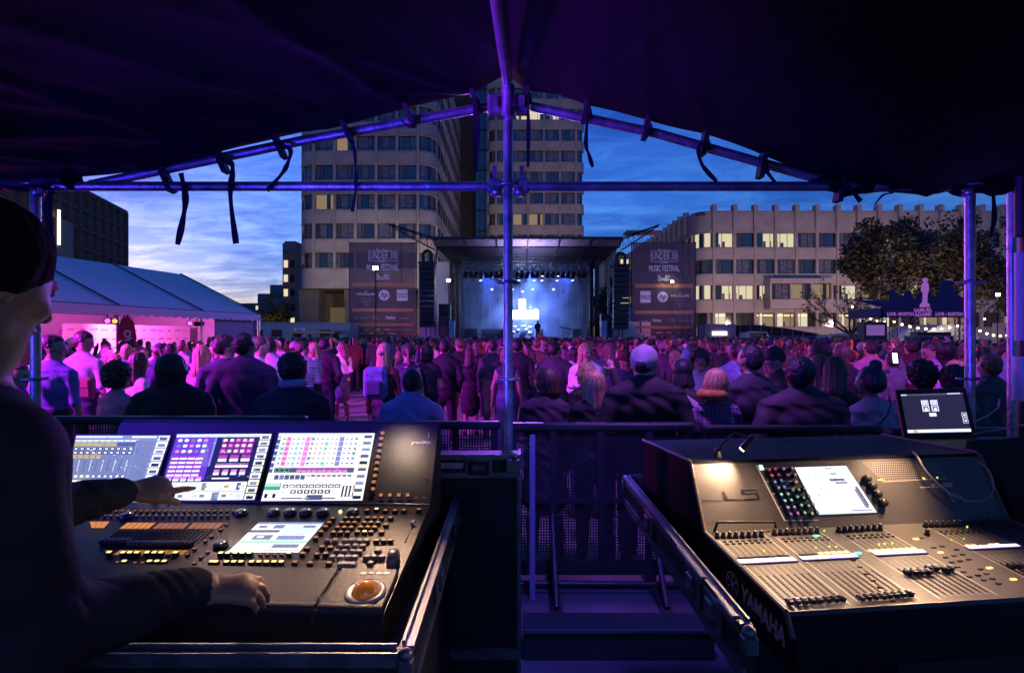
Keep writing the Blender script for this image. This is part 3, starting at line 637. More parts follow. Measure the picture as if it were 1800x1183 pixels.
# lights on the trusses
ORD='first second third fourth fifth sixth seventh eighth ninth tenth eleventh twelfth thirteenth fourteenth fifteenth sixteenth seventeenth eighteenth nineteenth twentieth twenty-first twenty-second twenty-third twenty-fourth'.split()
slx=[-4.7+.52*i for i in range(24)]
for i,x in enumerate(slx):
    lit=i in(5,9,11,12,13,15,18)
    parcan(E_blu if lit else E_off,'%s spotlight hanging from the front stage truss, %s from its left end'%('lit blue-white' if lit else 'dark',ORD[i]),(x,57.6,8.5),(x+rnd.uniform(-1.5,1.5),rnd.choice([55,61]),3),0,1.75,'spotlights on the stage trusses')
for i in range(15):
    x=-4.2+.82*i; lit=i in(1,4,6,8,9,11,13)
    parcan(E_blu if lit else E_off,'%s spotlight on the inner stage truss, %s from its left end'%('lit' if lit else 'dark',ORD[i]),(x,61,8.35),(x+rnd.uniform(-1,1),57,3),0,1.7,'spotlights on the stage trusses')
for i in range(9):
    x=-3.4+1.15*i
    parcan(E_blu if i in(1,3,4,5,7) else E_off,'small lamp of the lowest row above the stage backdrop, %s from the left'%ORD[i],(x,64,7.3+.25*(i%2)),(x,58,3),0,1.5,'lamps of the back row')
# drum riser, keyboard, mic stands, amps
def drum(c,r,h,m=0,tilt=0):
    b=MB(); M=Matrix.Rotation(tilt,3,'X'); b.lathe([(r,-h/2),(r*1.03,-h/2),(r*1.03,-h/2+.02),(r,-h/2+.02),(r,h/2-.02),(r*1.03,h/2-.02),(r*1.03,h/2),(0.001,h/2)],m,16,c,M); return b
dk_=thing('drum_kit','drum kit with pale cymbals on the stage, left of the standing musician','drum kit',(1.1,59.5,1.7))
part('bass_drum',drum((1.1,59.3,2.05),.3,.4,0,R(90)),[mat('drum_shell',(.35,.35,.4),.3,coat=.5)],dk_)
for c,r in (((.6,59.2,2.45),.2),((1.5,59.2,2.5),.17),((1.9,59.4,2.2),.25),((.1,59.4,2.3),.2)): part('tom',drum(c,r,.25,0,R(25)),[mat('drum_shell',(.35,.35,.4),.3,coat=.5)],dk_)
for c in ((.2,59.2,2.95),(1.95,59.2,2.9),(1.2,59.6,3.0)):
    b=MB(); b.lathe([(.3,0),(.1,.03),(.001,.05)],0,14,c,Matrix.Rotation(R(12),3,'X')); b.tube([c,(c[0]+.05,c[1]+.1,1.7)],.015,1,5); part('cymbal',b,[mat('cymbal',(.7,.65,.55),.25,1),M_blackm],dk_)
for i,(x,z,y) in enumerate(((-.1,3.3,58),(.75,3.3,57.8),(5.1,3.0,57.5),(-3.6,3.1,57.6))):
    o=thing('microphone_stand','%s microphone stand on the stage'%['boom','straight','right-hand','left-hand'][i],'mic stand',(x,y,1.7)); b=MB(); b.tube([(x,y,1.72),(x,y,z-.3),(x+.35,y,z)],.018,0,6); b.lathe([(.16,0),(.16,.03),(.02,.05)],0,12,(x,y,1.7)); part('stand',b,[mat('grey_tube',(.25,.25,.3),.4,.6)],o); b=MB(); b.sph((x+.38,y,z+.02),.035); part('microphone',b,[M_black],o)
kb=thing('keyboard','keyboard on an X-stand at the right of the stage','keyboard',(5.5,58,1.7)); b=MB(); b.box((5.5,58,2.75),(1.2,.35,.1),0,Matrix.Rotation(R(12),3,'Y')); part('keys',b,[M_black],kb)
b=MB(); b.tube([(5.1,58,1.7),(5.9,58,2.65)],.02,0,5); b.tube([(5.9,58,1.7),(5.1,58,2.65)],.02,0,5); part('stand',b,[M_alu],kb)
for x,wid,lab in ((-4.3,1.3,'wide black amplifier case at the left of the stage'),(-1.9,2.6,'long dark table at stage left front'),(2.9,.7,'small black amplifier beside the drum kit'),(6.8,.9,'black amplifier at the right of the stage')):
    o=thing('amplifier',lab,'amplifier',(x,59.8,1.7),0,'amplifiers on the stage'); b=MB(); b.box((0,0,.5),(wid,.6,1.0),0,None,.03); part('cabinet',b,[M_black],o,world=False); b=MB(); b.box((0,-.31,.45),(wid*.85,.02,.75)); part('grille',b,[mat('grille_cloth',(.05,.05,.06),.8)],o,world=False)
# ------------------------------------------------ line arrays
def array(label,x,y,ztop,n,side):
    o=thing('line_array',label,'loudspeaker',(x,y,0),0,'hanging loudspeaker columns'); z=ztop; cy=y
    b=MB(); b.box((x,y,ztop+.12),(1.6,.9,.12)); 
    for dx_ in (-.35,.35): b.tube([(x+dx_,y,ztop+.15),(x+dx_*1.1,y,ztop+.9),(x+dx_*.6,y,ztop+1.15),(x,y,ztop+1.2)],.16,0,8)
    b.tube([(x,y,ztop+1.2),(x,y+.3,ztop+2.6)],.03,0,5); part('flying_frame',b,[M_blackm],o)
    ang=0; me=MB(); me.box((0,0,-.23),(1.38,.75,.44),0,None,.03)
    for k in (-.45,.45): me.box((k,-.385,-.23),(.42,.02,.36),1)
    me.box((0,-.385,-.23),(.4,.025,.38),1)
    mm=me.mesh('cabinet',[M_black,mat('grille_dark',(.035,.035,.04),.55,var=.3,vs_=20)])
    for k in range(n):
        Mx=Matrix.Translation((x,cy,z))@Matrix.Rotation(R(ang),4,'X'); q=bpy.data.objects.new('cabinet',mm); COL.objects.link(q); q.parent=o; q.matrix_basis=wm(o).inverted()@Mx
        z-=.48*math.cos(R(ang)); cy+=-.0+.48*math.sin(R(ang)); ang+=.55
    b=MB(); b.tube([(x-.1,cy,z+.1),(x-.25,cy+.2,z-1.5),(x+.4*side,cy+.4,.8)],.05,0,6); b.tube([(x+.2,cy,z+.1),(x+.3,cy+.2,z-1.2),(x+.9*side,cy+.4,.5)],.05,0,6); part('cable',b,[M_black],o)
array('curved black loudspeaker column hanging left of the stage beside the left banner',-7.75,52,8.5,12,1)
array('curved black loudspeaker column hanging right of the stage beside the right banner',9.95,52,8.3,12,1)
for i,(x,z,lab) in enumerate(((-6.4,4.4,'black loudspeaker stack at the left edge of the stage'),(9.0,4.2,'black loudspeaker stack at the right edge of the stage'))):
    o=thing('speaker_stack',lab,'loudspeaker',(x,54.4,0)); k=0; zz_=0
    while zz_<z-.3:
        b=MB(); b.box((x,54.4,zz_+.5),(1.1,1.0,.97),0,None,.04); b.box((x,53.89,zz_+.5),(.95,.02,.82),1); part('cabinet',b,[M_black,mat('grille_dark',(.035,.035,.04),.55)],o); zz_+=1
for i,x in enumerate((8.7,-5.7)):
    o=thing('portable_cabin','narrow pale blue cabinet standing at the %s front corner of the stage'%('right','left')[i],'cabinet',(x,53.9,0)); b=MB(); b.box((x,53.9,1.7),(.55,.5,3.4),0,None,.03); part('body',b,[mat('cabinet_blue',(.25,.4,.55),.5)],o); b=MB(); b.box((x,53.64,1.7),(.45,.02,3.1)); part('door',b,[mat('cabinet_door',(.3,.45,.6),.5)],o)
# white cloth towers and side marquee
b=MB(); b.bx(-9.3,-6.2,56.5,56.6,0,9.3); solo('white_scrim',b,[mat('pale_scrim',(.42,.42,.5),.7,var=.1)],'tall pale cloth panel hung behind the left loudspeaker column','cloth panel')
pt_=thing('peaked_tent','small white peaked tent glowing violet behind the right loudspeaker column','tent',(11,57,0))
b=MB(); b.add([(8.9,55,3.3),(13.4,55,3.3),(13.4,60,3.3),(8.9,60,3.3),(11.4,57.5,5.2)],[(0,1,4),(1,2,4),(2,3,4),(3,0,4)]); part('roof',b,[M_pvc],pt_)
b=MB(); b.bx(8.9,13.4,54.98,55.02,0,3.3); b.bx(8.88,8.92,55,60,0,3.3); part('wall',b,[M_pvcw],pt_)
spot('violet_wash',(11,50,1.0),(11,56,2.5),260,(.8,.2,1),90)
spot('violet_wash',(-8,51,.6),(-8,56.5,2.5),260,(.6,.12,1),80)
spot('red_wash',(-9.8,53.0,.4),(-11,55,3),110,(1,.05,.1),90); spot('red_wash',(14,53.0,.4),(14.5,55,3),110,(1,.05,.1),100)
# ------------------------------------------------ banners
M_ban=mat('banner_mesh',(.085,.06,.095),.8,var=.06,vs_=.6); M_banw=mat('banner_ink',(.62,.58,.7),.7); M_banw2=mat('banner_ink_faint',(.30,.26,.34),.7); M_bano=mat('banner_orange',(.48,.2,.12),.7)
def see_through(m,f):
    n=m.node_tree; t=n.nodes.new('ShaderNodeBsdfTransparent'); x=n.nodes.new('ShaderNodeMixShader'); x.inputs[0].default_value=f
    o=n.nodes['Material Output']; b=n.nodes['Principled BSDF']; n.links.new(b.outputs[0],x.inputs[1]); n.links.new(t.outputs[0],x.inputs[2]); n.links.new(x.outputs[0],o.inputs[0])
see_through(M_ban,.14); see_through(M_bano,.2)
def banner(label,x0,x1,y,z0,z1,mir):
    o=thing('festival_banner',label,'banner',((x0+x1)/2,y,0)); W_=x1-x0; cx=(x0+x1)/2; ux=(1,0,0);uy=(0,0,1)
    def Z(f): return z1-(z1-z0)*f
    b=MB(); nx=16;nz=22; vs=[]
    for j in range(nz+1):
        for i in range(nx+1): vs.append((x0+W_*i/nx,y+.03*math.sin(i*1.7+j*.4),z0+(z1-z0)*j/nz))
    b.add(vs,[(j*(nx+1)+i,j*(nx+1)+i+1,(j+1)*(nx+1)+i+1,(j+1)*(nx+1)+i) for j in range(nz) for i in range(nx)],0,True)
    part('cloth',b,[M_ban],o)
    yy=y-.06; b=MB(); T=lambda t,s,x,f,m=0,bo=.0,wd=1,al='C': b.text(t,s,m,(cx+x,yy,Z(f)),ux,uy,al,bo,0,wd)
    def rc(xa,xb,fa,fb,m): b.quad((cx+xa,yy,Z(fb)),(cx+xb,yy,Z(fb)),(cx+xb,yy,Z(fa)),(cx+xa,yy,Z(fa)),m)
    k=W_/6.4
    T('Forbes',.42*k,0,.095,0,.015)
    for xa,xb,fa,fb in ((-1.35,-.5,.083,.088),(.5,1.35,.083,.088),(-1.35,-.45,.192,.197),(.45,1.35,.192,.197),(-1.35,-1.3,.083,.197),(1.3,1.35,.083,.197)): rc(xa*k,xb*k,fa,fb,0)
    T('UNDER 30',1.05*k,0,.172,0,.0,.52); rc(-.4*k,.4*k,.18,.184,0); rc(-.4*k,.4*k,.207,.211,0); rc(-.4*k,-.36*k,.184,.207,0); rc(.36*k,.4*k,.184,.207,0); T('SUMMIT',.16*k,0,.204,0,.01)
    T('MUSIC FESTIVAL',.86*k,0,.295,0,.02,.5); T('IN PARTNERSHIP WITH',.16*k,0,.325,1,.01); T('GL    BAL',.34*k,0,.36,0,.03); T('CITIZEN',.36*k,0,.393,0,.03)
    rc(-2.95*k,2.95*k,.425,.465,2)
    s=-1 if mir else 1
    T('MACALLAN',.36*k,-1.6*s*k,.56,0,.01); T('THE',.14*k,-1.6*s*k,.525,0,.01); T('DISTILLERS OF',.16*k,-1.6*s*k,.60,1); T('SINGLE MALT',.16*k,-1.6*s*k,.63,1); T('30',.25*k,-1.6*s*k,.665,1,.01)
    cz=Z(.56); r_=.52*k; hx=.15*s*k
    n=36; b.add([(cx+hx+r_*math.cos(2*math.pi*i/n),yy,cz+r_*math.sin(2*math.pi*i/n)) for i in range(n)],[tuple(range(n))],0)
    b.text('hp',.86*k,3,(cx+hx-.02,yy-.02,cz-.22*k),(1,0,0),(.28,0,.96),'C',.02,0,.85)
    ax_=1.9*s*k; rc(ax_-.52*k,ax_+.52*k,.50,.62,0)
    b.text('AMERICAN',.21*k,3,(cx+ax_,yy-.02,cz+.02),ux,uy,'C',.02); b.text('EXPRESS',.23*k,3,(cx+ax_,yy-.02,cz-.22*k),ux,uy,'C',.02)
    rc(-2.95*k,2.95*k,.70,.735,2)
    row=['virgin atlantic','NB','Fidelity','accenture'][::s]
    for i,t in enumerate(row): T(t,[.3,.5,.4,.3][::s][i]*k,(-2.15+i*1.42+(.1 if i==2 else 0))*k,.815,0 if t=='Fidelity' else 1,.02 if t=='Fidelity' else 0,.8)
    rc(-2.95*k,2.95*k,.86,.888,2)
    for i,t in enumerate(['Coca','VOLT','LUNA','ADIDAS','BOLT HOUSE','samsung'][::s]): T(t,.22*k,(-2.5+i*1.0)*k,.935,[0,1,0,0,1,1][i],.02,.8)
    for i,t in enumerate(['smile','ARTS','UBER','The Boston','vine'][::s]): T(t,.22*k,(-2.1+i*1.0)*k,.975,[0,0,1,0,1][i],.02,.8)
    if mir: rc(-2.95*k,2.95*k,.985,1.0,2)
    part('lettering',b,[M_banw,M_banw2,M_bano,mat('banner_dark_ink',(.05,.035,.06),.8)],o)
    b=MB()
    for x in (x0-.05,x1+.05,x0+W_*.78): b.tube([(x,y+.15,0),(x,y+.15,z1+.1)],.05,0,6)
    for i in range(5): b.tube([(x0-.1,y+.15,z0+(z1-z0)*i/4),(x1+.1,y+.15,z0+(z1-z0)*i/4)],.05,0,6)
    part('frame',b,[M_blackm],o)
banner('tall purple-grey festival banner on the left of the stage, beneath the near tower',-15.7,-9.3,55,1.9,10.95,False)
banner('tall purple-grey festival banner on the right of the stage, next to the office block',11.65,17.75,55,1.6,10.95,True)
for x_ in (-12.5,14.7):
    spot('banner_fill',(x_,47,2.8),(x_,55,7.0),1000,(.8,.55,1),75,.9,.2)  # spots added to brighten cloth and lettering, without a fixture
spot('visor_fill',(1.5,53.3,8.3),(1.5,53.8,11),1300,(.6,.45,1),150)  # added spot that makes the roof visor look bright, without a fixture
spot('trailer_fill',(-17,42,2.2),(-18.5,51,1.9),160,(.7,.6,1),90)  # added fill so the trailer does not sink into the dark
# ------------------------------------------------ flood lights
def flood(label,x,y,z,en,aim,col=(1,.93,.75),size=110,s=1,lit=60):
    o=thing('floodlight',label,'floodlight',(x,y,0)); b=MB(); b.tube([(x,y,0),(x,y,z-.15)],.05*s,0,6); b.tube([(x,y,.9),(x+.7,y-.4,0)],.03,0,5); b.tube([(x,y,.9),(x-.7,y-.4,0)],.03,0,5); part('mast',b,[M_blackm],o)
    b=MB(); b.box((x,y+.06,z),(.5*s,.16,.36*s),0,None,.03); part('housing',b,[M_blackm],o); b=MB(); b.box((x,y-.035,z),(.42*s,.02,.28*s)); part('lamp',b,[em('flood_lamp_%d'%lit,col,lit)],o)
    if en: spot('floodlight_beam',(x,y-.15,z),aim,en,col,size,.8,.2)
flood('bright white floodlight shining through the left banner',-13.1,54.6,8.45,0,(0,0,0),s=1.15,lit=40)
spot('floodlight_beam',(-13.5,62,7.6),(-18,80,9),2600,(1,.95,.65),75,.5,.2)
flood('round bright floodlight on the mast left of the stage',-5.9,53,7.1,500,(-9,70,6),s=.8,lit=40)
spot('floodlight_beam',(-7,68,6),(-11,90,8),1500,(1,.9,.6),80)
flood('small warm floodlight in front of the right banner',15.2,54,7.1,120,(14,80,2),(1,.85,.55),s=.6,lit=40)
flood('cool white floodlight among the branches right of the scaffold post',25.6,30,4.1,260,(22,38,3),(.85,.85,1),s=.5,lit=30)
# facade wash: sodium street lighting on the concrete
for i,(p,t,e) in enumerate((((-20,60,3),(-21,78,20),4600),((3,80,8),(4,109,36),6500),((-2,72,3),(-10,95,22),4500),((40,66,4),(40,86,9),6500),((60,66,4),(60,86,9),6500),((24,74,4),(28,95,10),2600),((-48,62,3),(-85,105,20),15000))):
    spot('street_light_glow',p,t,e,(1,.64,.56),110,.9,.5)
# ================================================================ RIGHT SIDE: fence, cars, kiosk, bar
fn=thing('scrim_fence','long black scrim fence in front of the office block','fence',(25,52,0))
b=MB(); pts=[(17.6,2.9),(23.5,3.0),(26.5,2.6),(30.5,1.9)]
for (xa,za),(xb,zb) in zip(pts[:-1],pts[1:]): b.add([(xa,54,0),(xb,54,0),(xb,54,zb),(xa,54,za)],[(0,1,2,3)])
part('scrim',b,[mat('black_scrim',(.035,.025,.03),.9,var=.3)],fn)
b=MB()
for i in range(14): x=17.6+i; b.tube([(x,53.9,0),(x,53.9,3.0 if x<24 else max(1.9,3-(x-24)*.16))],.03,0,5)
b.tube([(17.6,53.9,1.95),(31,53.9,1.85)],.06,0,6); part('post',b,[M_steel],fn)
ki=thing('kiosk','small pale ticket kiosk with a lit counter window at the right banner','kiosk',(18.8,51,0))
b=MB(); b.bx(17.2,19.9,50.6,52.4,0,3.0,0); part('wall',b,[mat('kiosk_wall',(.32,.24,.32),.7)],ki); b=MB(); b.bx(17.8,19.1,50.5,50.59,2.0,2.35); part('counter_window',b,[em('kiosk_light',(1,.92,.7),2.2)],ki)
b=MB(); b.text('TICKET HUT',.34,0,(18.55,50.56,2.58),(1,0,0),(0,0,1),bold=.01); part('sign',b,[mat('kiosk_sign',(.6,.45,.6),.6)],ki)
def car(label,x,y,L_,H_,col,rz=0):
    o=thing('parked_car',label,'car',(x,y,0),rz,'cars parked beyond the fence'); h=H_
    b=MB(); sec=[(-L_/2,.45,.75),(-L_/2+.15,.35,.95),(-L_*.3,.3,1.0),(-L_*.2,.3,h-.1),(-L_*.05,.3,h),(L_*.2,.3,h-.03),(L_*.33,.3,1.05),(L_/2-.15,.35,.85),(L_/2,.45,.7)]
    vs=[];k=len(sec)
    for xx,zb,zt in sec:
        for yy in (-.88,.88): 
            f=.8 if zt>1.1 else 1; vs+=[(xx,yy,zb),(xx,yy*f,zt)]
    fs=[]
    for i in range(k-1):
        a=i*4; c=a+4; fs+=[(a,c,c+1,a+1),(a+2,a+3,c+3,c+2),(a+1,c+1,c+3,a+3),(a,a+2,c+2,c)]
    fs+=[(0,1,3,2),(4*k-4,4*k-2,4*k-1,4*k-3)]; b.add(vs,fs,0,False); part('body',b,[mat('car_paint_%d'%int(x),col,.25,coat=.8)],o,world=False)
    b=MB(); b.quad((-L_*.17,-.78,1.0),(L_*.24,-.78,1.0),(L_*.18,-.745,h-.13),(-L_*.13,-.745,h-.13)); part('side_window',b,[M_gl],o,world=False)
    for xx in (-L_*.32,L_*.32):
        b=MB(); b.lathe([(.3,-.1),(.33,-.08),(.33,.08),(.3,.1)],0,14,(xx,-.8,.33),Matrix.Rotation(R(90),3,'X')); part('wheel',b,[M_black],o,world=False)
car('white van-like car roof seen over the barrier, nearer the right banner',21.2,50,4.4,2.35,(.5,.5,.55))
car('white car at the end of the scrim fence, left of the big tree',27.6,49,4.6,2.15,(.5,.5,.55),R(8))
car('dark car behind the string of pale flags right of the thin tree',30.5,52,4.4,2.2,(.06,.07,.1),R(4))
# bar booth
bt=thing('bar_booth','navy canopied beer booth on black truss legs with purple lettering','booth',(21.7,30,0))
bx0,bx1=19.5,23.9
b=MB(); b.bx(bx0,bx1,30,30.08,2.9,3.42,0)
b.add([(bx0,30,3.42),(bx1,30,3.42),(bx1-.3,33,4.0),(bx0+.3,33,4.0)],[(0,1,2,3)],0); b.bx(bx0,bx0+.06,30,33,2.9,3.42,0)
sk=[(0,0),(0,.25),(.35,.3),(.4,.9),(.6,1.0),(.75,.75),(.9,.6),(1.15,.55),(1.2,.85),(1.5,.95),(1.55,.5),(1.8,.5),(1.9,.75),(2.6,.8),(2.7,.65),(3.0,.6),(3.05,1.2),(3.3,1.45),(3.7,1.4),(3.8,.9),(4.1,.6),(4.4,.55),(4.4,0)]
b.poly([(x,z) for x,z in sk],.05,0,(bx0,30.02,3.4),(1,0,0),(0,0,1))
part('canopy',b,[mat('navy_canopy',(.02,.018,.09),.6)],bt)
b=MB(); UX=(1,0,0);UZ=(0,0,1)
b.text('LOVE',.24,0,(20.0,29.98,3.0),UX,UZ,bold=.04,wide=.8); b.text('of',.12,0,(20.33,29.98,3.03),UX,UZ,bold=.02); b.text('BOSTON',.24,0,(20.78,29.98,3.0),UX,UZ,bold=.04,wide=.8)
b.text('LOVE',.24,0,(22.55,29.98,3.0),UX,UZ,bold=.04,wide=.8); b.text('of',.12,0,(22.88,29.98,3.03),UX,UZ,bold=.02); b.text('BOSTON',.24,0,(23.36,29.98,3.0),UX,UZ,bold=.04,wide=.8)
b.text('SAMUEL',.27,0,(21.65,29.97,3.2),(.99,0,.06),UZ,bold=.035); b.text('ADAMS',.27,0,(21.65,29.97,2.97),(.99,0,.06),UZ,bold=.035)
# standing statue emblem above the name
em_=[(-.28,0),(.25,.05),(.2,.2),(.1,.25),(.12,.7),(.2,.95),(.17,1.2),(.1,1.3),(.11,1.42),(.19,1.44),(.05,1.56),(-.08,1.56),(-.2,1.44),(-.08,1.4),(-.1,1.3),(-.2,1.2),(-.22,.9),(-.12,.75),(-.14,.3),(-.28,.15)]
b.poly([(x,z) for x,z in em_][::-1][::-1],.03,0,(21.75,29.96,3.42),(1,0,0),(0,0,1))
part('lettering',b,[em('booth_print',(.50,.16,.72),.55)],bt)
for x,y in ((bx0+.15,30.2),(bx0+.75,30.2),(bx1-.15,30.2),(bx1-.8,32.6)): truss('truss_leg',bt,(x,y,0),(x,y,2.9),.26,.26,M_blackm,9,.022)
b=MB(); b.bx(bx0+1.4,bx1-.9,31.2,31.9,0,1.1); b.bx(bx0+1.4,bx1-.9,31.1,32,1.1,1.16); part('counter',b,[mat('bar_black',(.02,.02,.02),.5)],bt)
dj=thing('dj_desk','black flight case desk with equipment under the beer booth','desk',(20.9,28.5,0))
b=MB(); b.bx(20.0,21.9,28.2,29,1.2,1.9,0); b.bx(19.95,21.95,28.15,29.05,1.88,1.94,1); part('case',b,[M_black,M_alu],dj)
for k in range(4): b=MB(); b.bx(20.15+k*.45,20.5+k*.45,28.3,28.8,1.94,2.12); part('deck_unit',b,[M_blackm],dj)
sg=thing('lectern_sign','black box stand with a small violet sign board left of the booth','sign',(17.4,27.5,0))
b=MB(); b.bx(16.9,18.0,27.3,27.9,0,2.6,0); part('stand',b,[M_black],sg); b=MB(); b.bx(17.0,17.85,27.25,27.29,1.95,2.45); part('board',b,[em('violet_board',(.35,.15,.6),.5)],sg)
wt=thing('catering_tent','small white catering tent glowing warm behind the booth','tent',(26.5,36,0))
b=MB()
n=10
for i in range(n):
    a0=math.pi*i/n;a1=math.pi*(i+1)/n
    b.add([(26.6-1.9*math.cos(a0),34.5,1.3+1.35*math.sin(a0)),(26.6-1.9*math.cos(a1),34.5,1.3+1.35*math.sin(a1)),(26.6-1.9*math.cos(a1),38,1.3+1.35*math.sin(a1)),(26.6-1.9*math.cos(a0),38,1.3+1.35*math.sin(a0))],[(0,1,2,3)],0,True)
    b.add([(26.6-1.9*math.cos(a0),34.5,1.3+1.35*math.sin(a0)),(26.6-1.9*math.cos(a1),34.5,1.3+1.35*math.sin(a1)),(26.6,34.5,0)],[(0,1,2)],0)
part('canvas',b,[M_pvc],wt)
b=MB(); b.bx(28.8,32,34,34.1,.8,2.7,0); b.text('BEER CIDER',.3,1,(30.2,33.97,2.2),UX,UZ,bold=.02); b.text('WINE',.3,1,(30.4,33.97,1.7),UX,UZ,bold=.02); b.text('FOOD',.3,1,(30.6,33.97,1.2),UX,UZ,bold=.02)
solo('menu_board',b,[mat('menu_white',(.5,.42,.36),.7),M_black],'large pale menu board with dark words, right of the scaffold post','sign')
# string lights
bulb=MB(); bulb.sph((0,0,0),.055,0,8); bulb.lathe([(.025,.05),(.025,.1)],1,6); bme=bulb.mesh('bulb',[em('bulb_warm',(1,.78,.42),22),M_black])
def stringl(label,a,c,n,sag):
    a=Vector(a);c=Vector(c); o=thing('string_lights',label,'string lights',tuple(a)); b=MB(); q=[]
    for i in range(25): f=i/24; v=a.lerp(c,f); v.z-=sag*4*f*(1-f); q.append(v)
    b.tube(q,.012,0,4); part('cable',b,[M_black],o)
    for i in range(n):
        f=(i+.5)/n; v=a.lerp(c,f); v.z-=sag*4*f*(1-f)+.1; x=bpy.data.objects.new('bulb',bme); COL.objects.link(x); x.parent=o; x.location=v-a
    m=a.lerp(c,.5); m.z-=sag+.4; point('string_light_glow',m,26*n/6,WARM,.6)
stringl('string of warm bulbs dropping from the thin tree to the booth',P(1493,530,34),P(1560,562,31),6,.25)
stringl('string of warm bulbs along the front of the beer booth',P(1565,558,30.6),P(1690,566,30.6),9,.35)
stringl('string of warm bulbs right of the scaffold post before the menu board',P(1705,566,32),P(1800,574,32),8,.5)
stringl('string of warm bulbs in the branches behind the booth',P(1590,566,36),P(1740,552,36),8,.6)
point('tent_glow',(26.6,35.2,1.6),60,WARM,.3)
spot('tree_uplight',(23.5,32.5,.5),(25,38,8),900,(1,.74,.42),110); spot('tree_uplight',(-40,93,.4),(-40.5,97,6),500,(1,.75,.3),90)
# ================================================================ SCAFFOLD
sc=thing('scaffold_frame','round steel scaffold frame with rosettes carrying the canopy over the mixing area','scaffold',(0,2.95,.3))
YS=2.95; T=.0245
PX,PXL,PXR=(-.02,-2.47,2.375)
def rosette(parent,x,z,y=YS):
    b=MB(); n=24; pr=[(T,-.005),(.062,-.005),(.062,.005),(T,.005)]; b.lathe(pr,0,n,(x,y,z))
    for k in range(4): a=k*math.pi/2+.4; b.box((x+.045*math.cos(a),y+.045*math.sin(a),z+.006),(.022,.03,.004),1,Matrix.Rotation(a,3,'Z'))
    part('rosette',b,[M_steel,M_dark],parent,world=True)
def post(x,z1,y=YS,z0=.3,rz=(.78,.28,-.22,-.72),r=T):
    b=MB(); b.tube([(x,y,z0),(x,y,z1)],r,0,18); b.lathe([(r*1.12,0),(r*1.12,.2)],0,16,(x,y,CH-.95)); p=part('post',b,[M_steel],sc)
    for q in rz: rosette(p,x,CH+q,y)
post(PX,CH+1.3); post(PXL,CH+.82); post(PXR,CH+.86)
post(2.9,CH+1.0,3.3,rz=()); 
b=MB(); b.tube([(2.55,2.85,CH+1),(2.55,2.85,CH+.5)],.03,1,10); b.tube([(2.55,2.85,CH+.42),(2.55,2.85,CH-.02)],.026,0,14); b.tube([(2.56,2.85,CH-.1),(2.56,2.85,CH-.32)],.042,0,14); part('drain_pipe',b,[mat('grey_pvc_pipe',(.4,.4,.45),.5),M_black],sc)
b=MB(); b.tube([(2.62,2.9,CH+.8),(2.62,2.9,CH-1.6)],.035,0,10); b.tube([(2.585,2.86,CH+.9),(2.61,2.86,CH+.4),(2.58,2.86,CH)],.05,0,10); part('cable_loom',b,[M_black],sc)
pr=post(2.72,CH+1,2.95,rz=(),r=.034)
zb=CH+.775
for xa,xb in ((PXL+.02,PX-.06),(PX+.06,PXR-.02)):
    b=MB(); b.tube([(xa,YS-.01,zb),(xb,YS-.01,zb)],T,0,16); q=part('crossbar',b,[M_steel],sc)
    for x,s_ in ((xa,1),(xb,-1)):
        b=MB(); b.box((x+s_*.012,YS-.01,zb),(.07,.05,.072),0,None,.008); b.box((x+s_*.01,YS-.01,zb+.05),(.022,.012,.11)); b.lathe([(.03,0),(.03,.04)],0,10,(x-.0,YS-.01,zb-.05)); part('wedge_coupler',b,[M_steel],q)
RL=[(-2.2,YS+.02,CH+.79),(-1.1,YS+.02,CH+1.02),(-.08,YS+.02,CH+1.205)]; RR=[(.1,YS+.02,CH+1.2),(.75,YS+.02,CH+1.06),(1.75,YS+.02,CH+.78)]
for q in (RL,RR): b=MB(); b.tube(q,T,0,16); part('rafter',b,[M_steel],sc)
b=MB()
for x in (PX-.07,PX+.07): b.box((x,YS-.0,CH+1.2),(.075,.07,.1),0,None,.012); b.box((x,YS-.045,CH+1.2),(.03,.03,.05),0)
b.tube([(PX,YS-.04,CH+1.12),(PX,YS-.04,CH+1.28)],.034,0,14); part('ridge_clamp',b,[M_steel],sc)
b=MB(); b.tube([(PX,YS,CH+1.29),(-.045,2.5,CH+1.295),(-.09,1.6,CH+1.30),(-.14,.2,CH+1.30),(-.2,-1,CH+1.30)],.026,0,16); part('ridge_tube',b,[M_steel],sc)
# ================================================================ CANOPY
cp=thing('canopy','black wrinkled fabric roof laced to the scaffold with hanging tie straps','canopy',(0,1.2,CH+.8))
tiesL=[(290,306),(385,272),(487,246),(605,218),(715,190),(832,166)]; tiesR=[(927,160),(1033,182),(1140,212),(1242,240),(1343,280),(1480,322)]
edge=[(-300,330),(-60,312),(90,316),(150,312),(200,308),(290,293),(385,268),(487,238),(605,212),(715,182),(835,158),(890,126),(925,152),(980,158),(1035,180),(1140,205),(1242,232),(1320,262),(1400,296),(1480,322),(1560,338),(1650,338),(1700,326),(1800,318),(2100,330)]
def ez(x):  # height of the front hem above the camera
    px=900+x/2.97*1000
    for (a,ya),(c,yc) in zip(edge[:-1],edge[1:]):
        if a<=px<=c: return (590-(ya+(yc-ya)*(px-a)/(c-a)))/1000*2.97
    return .8
ties=[(P(x,y,2.97).x) for x,y in tiesL+tiesR]
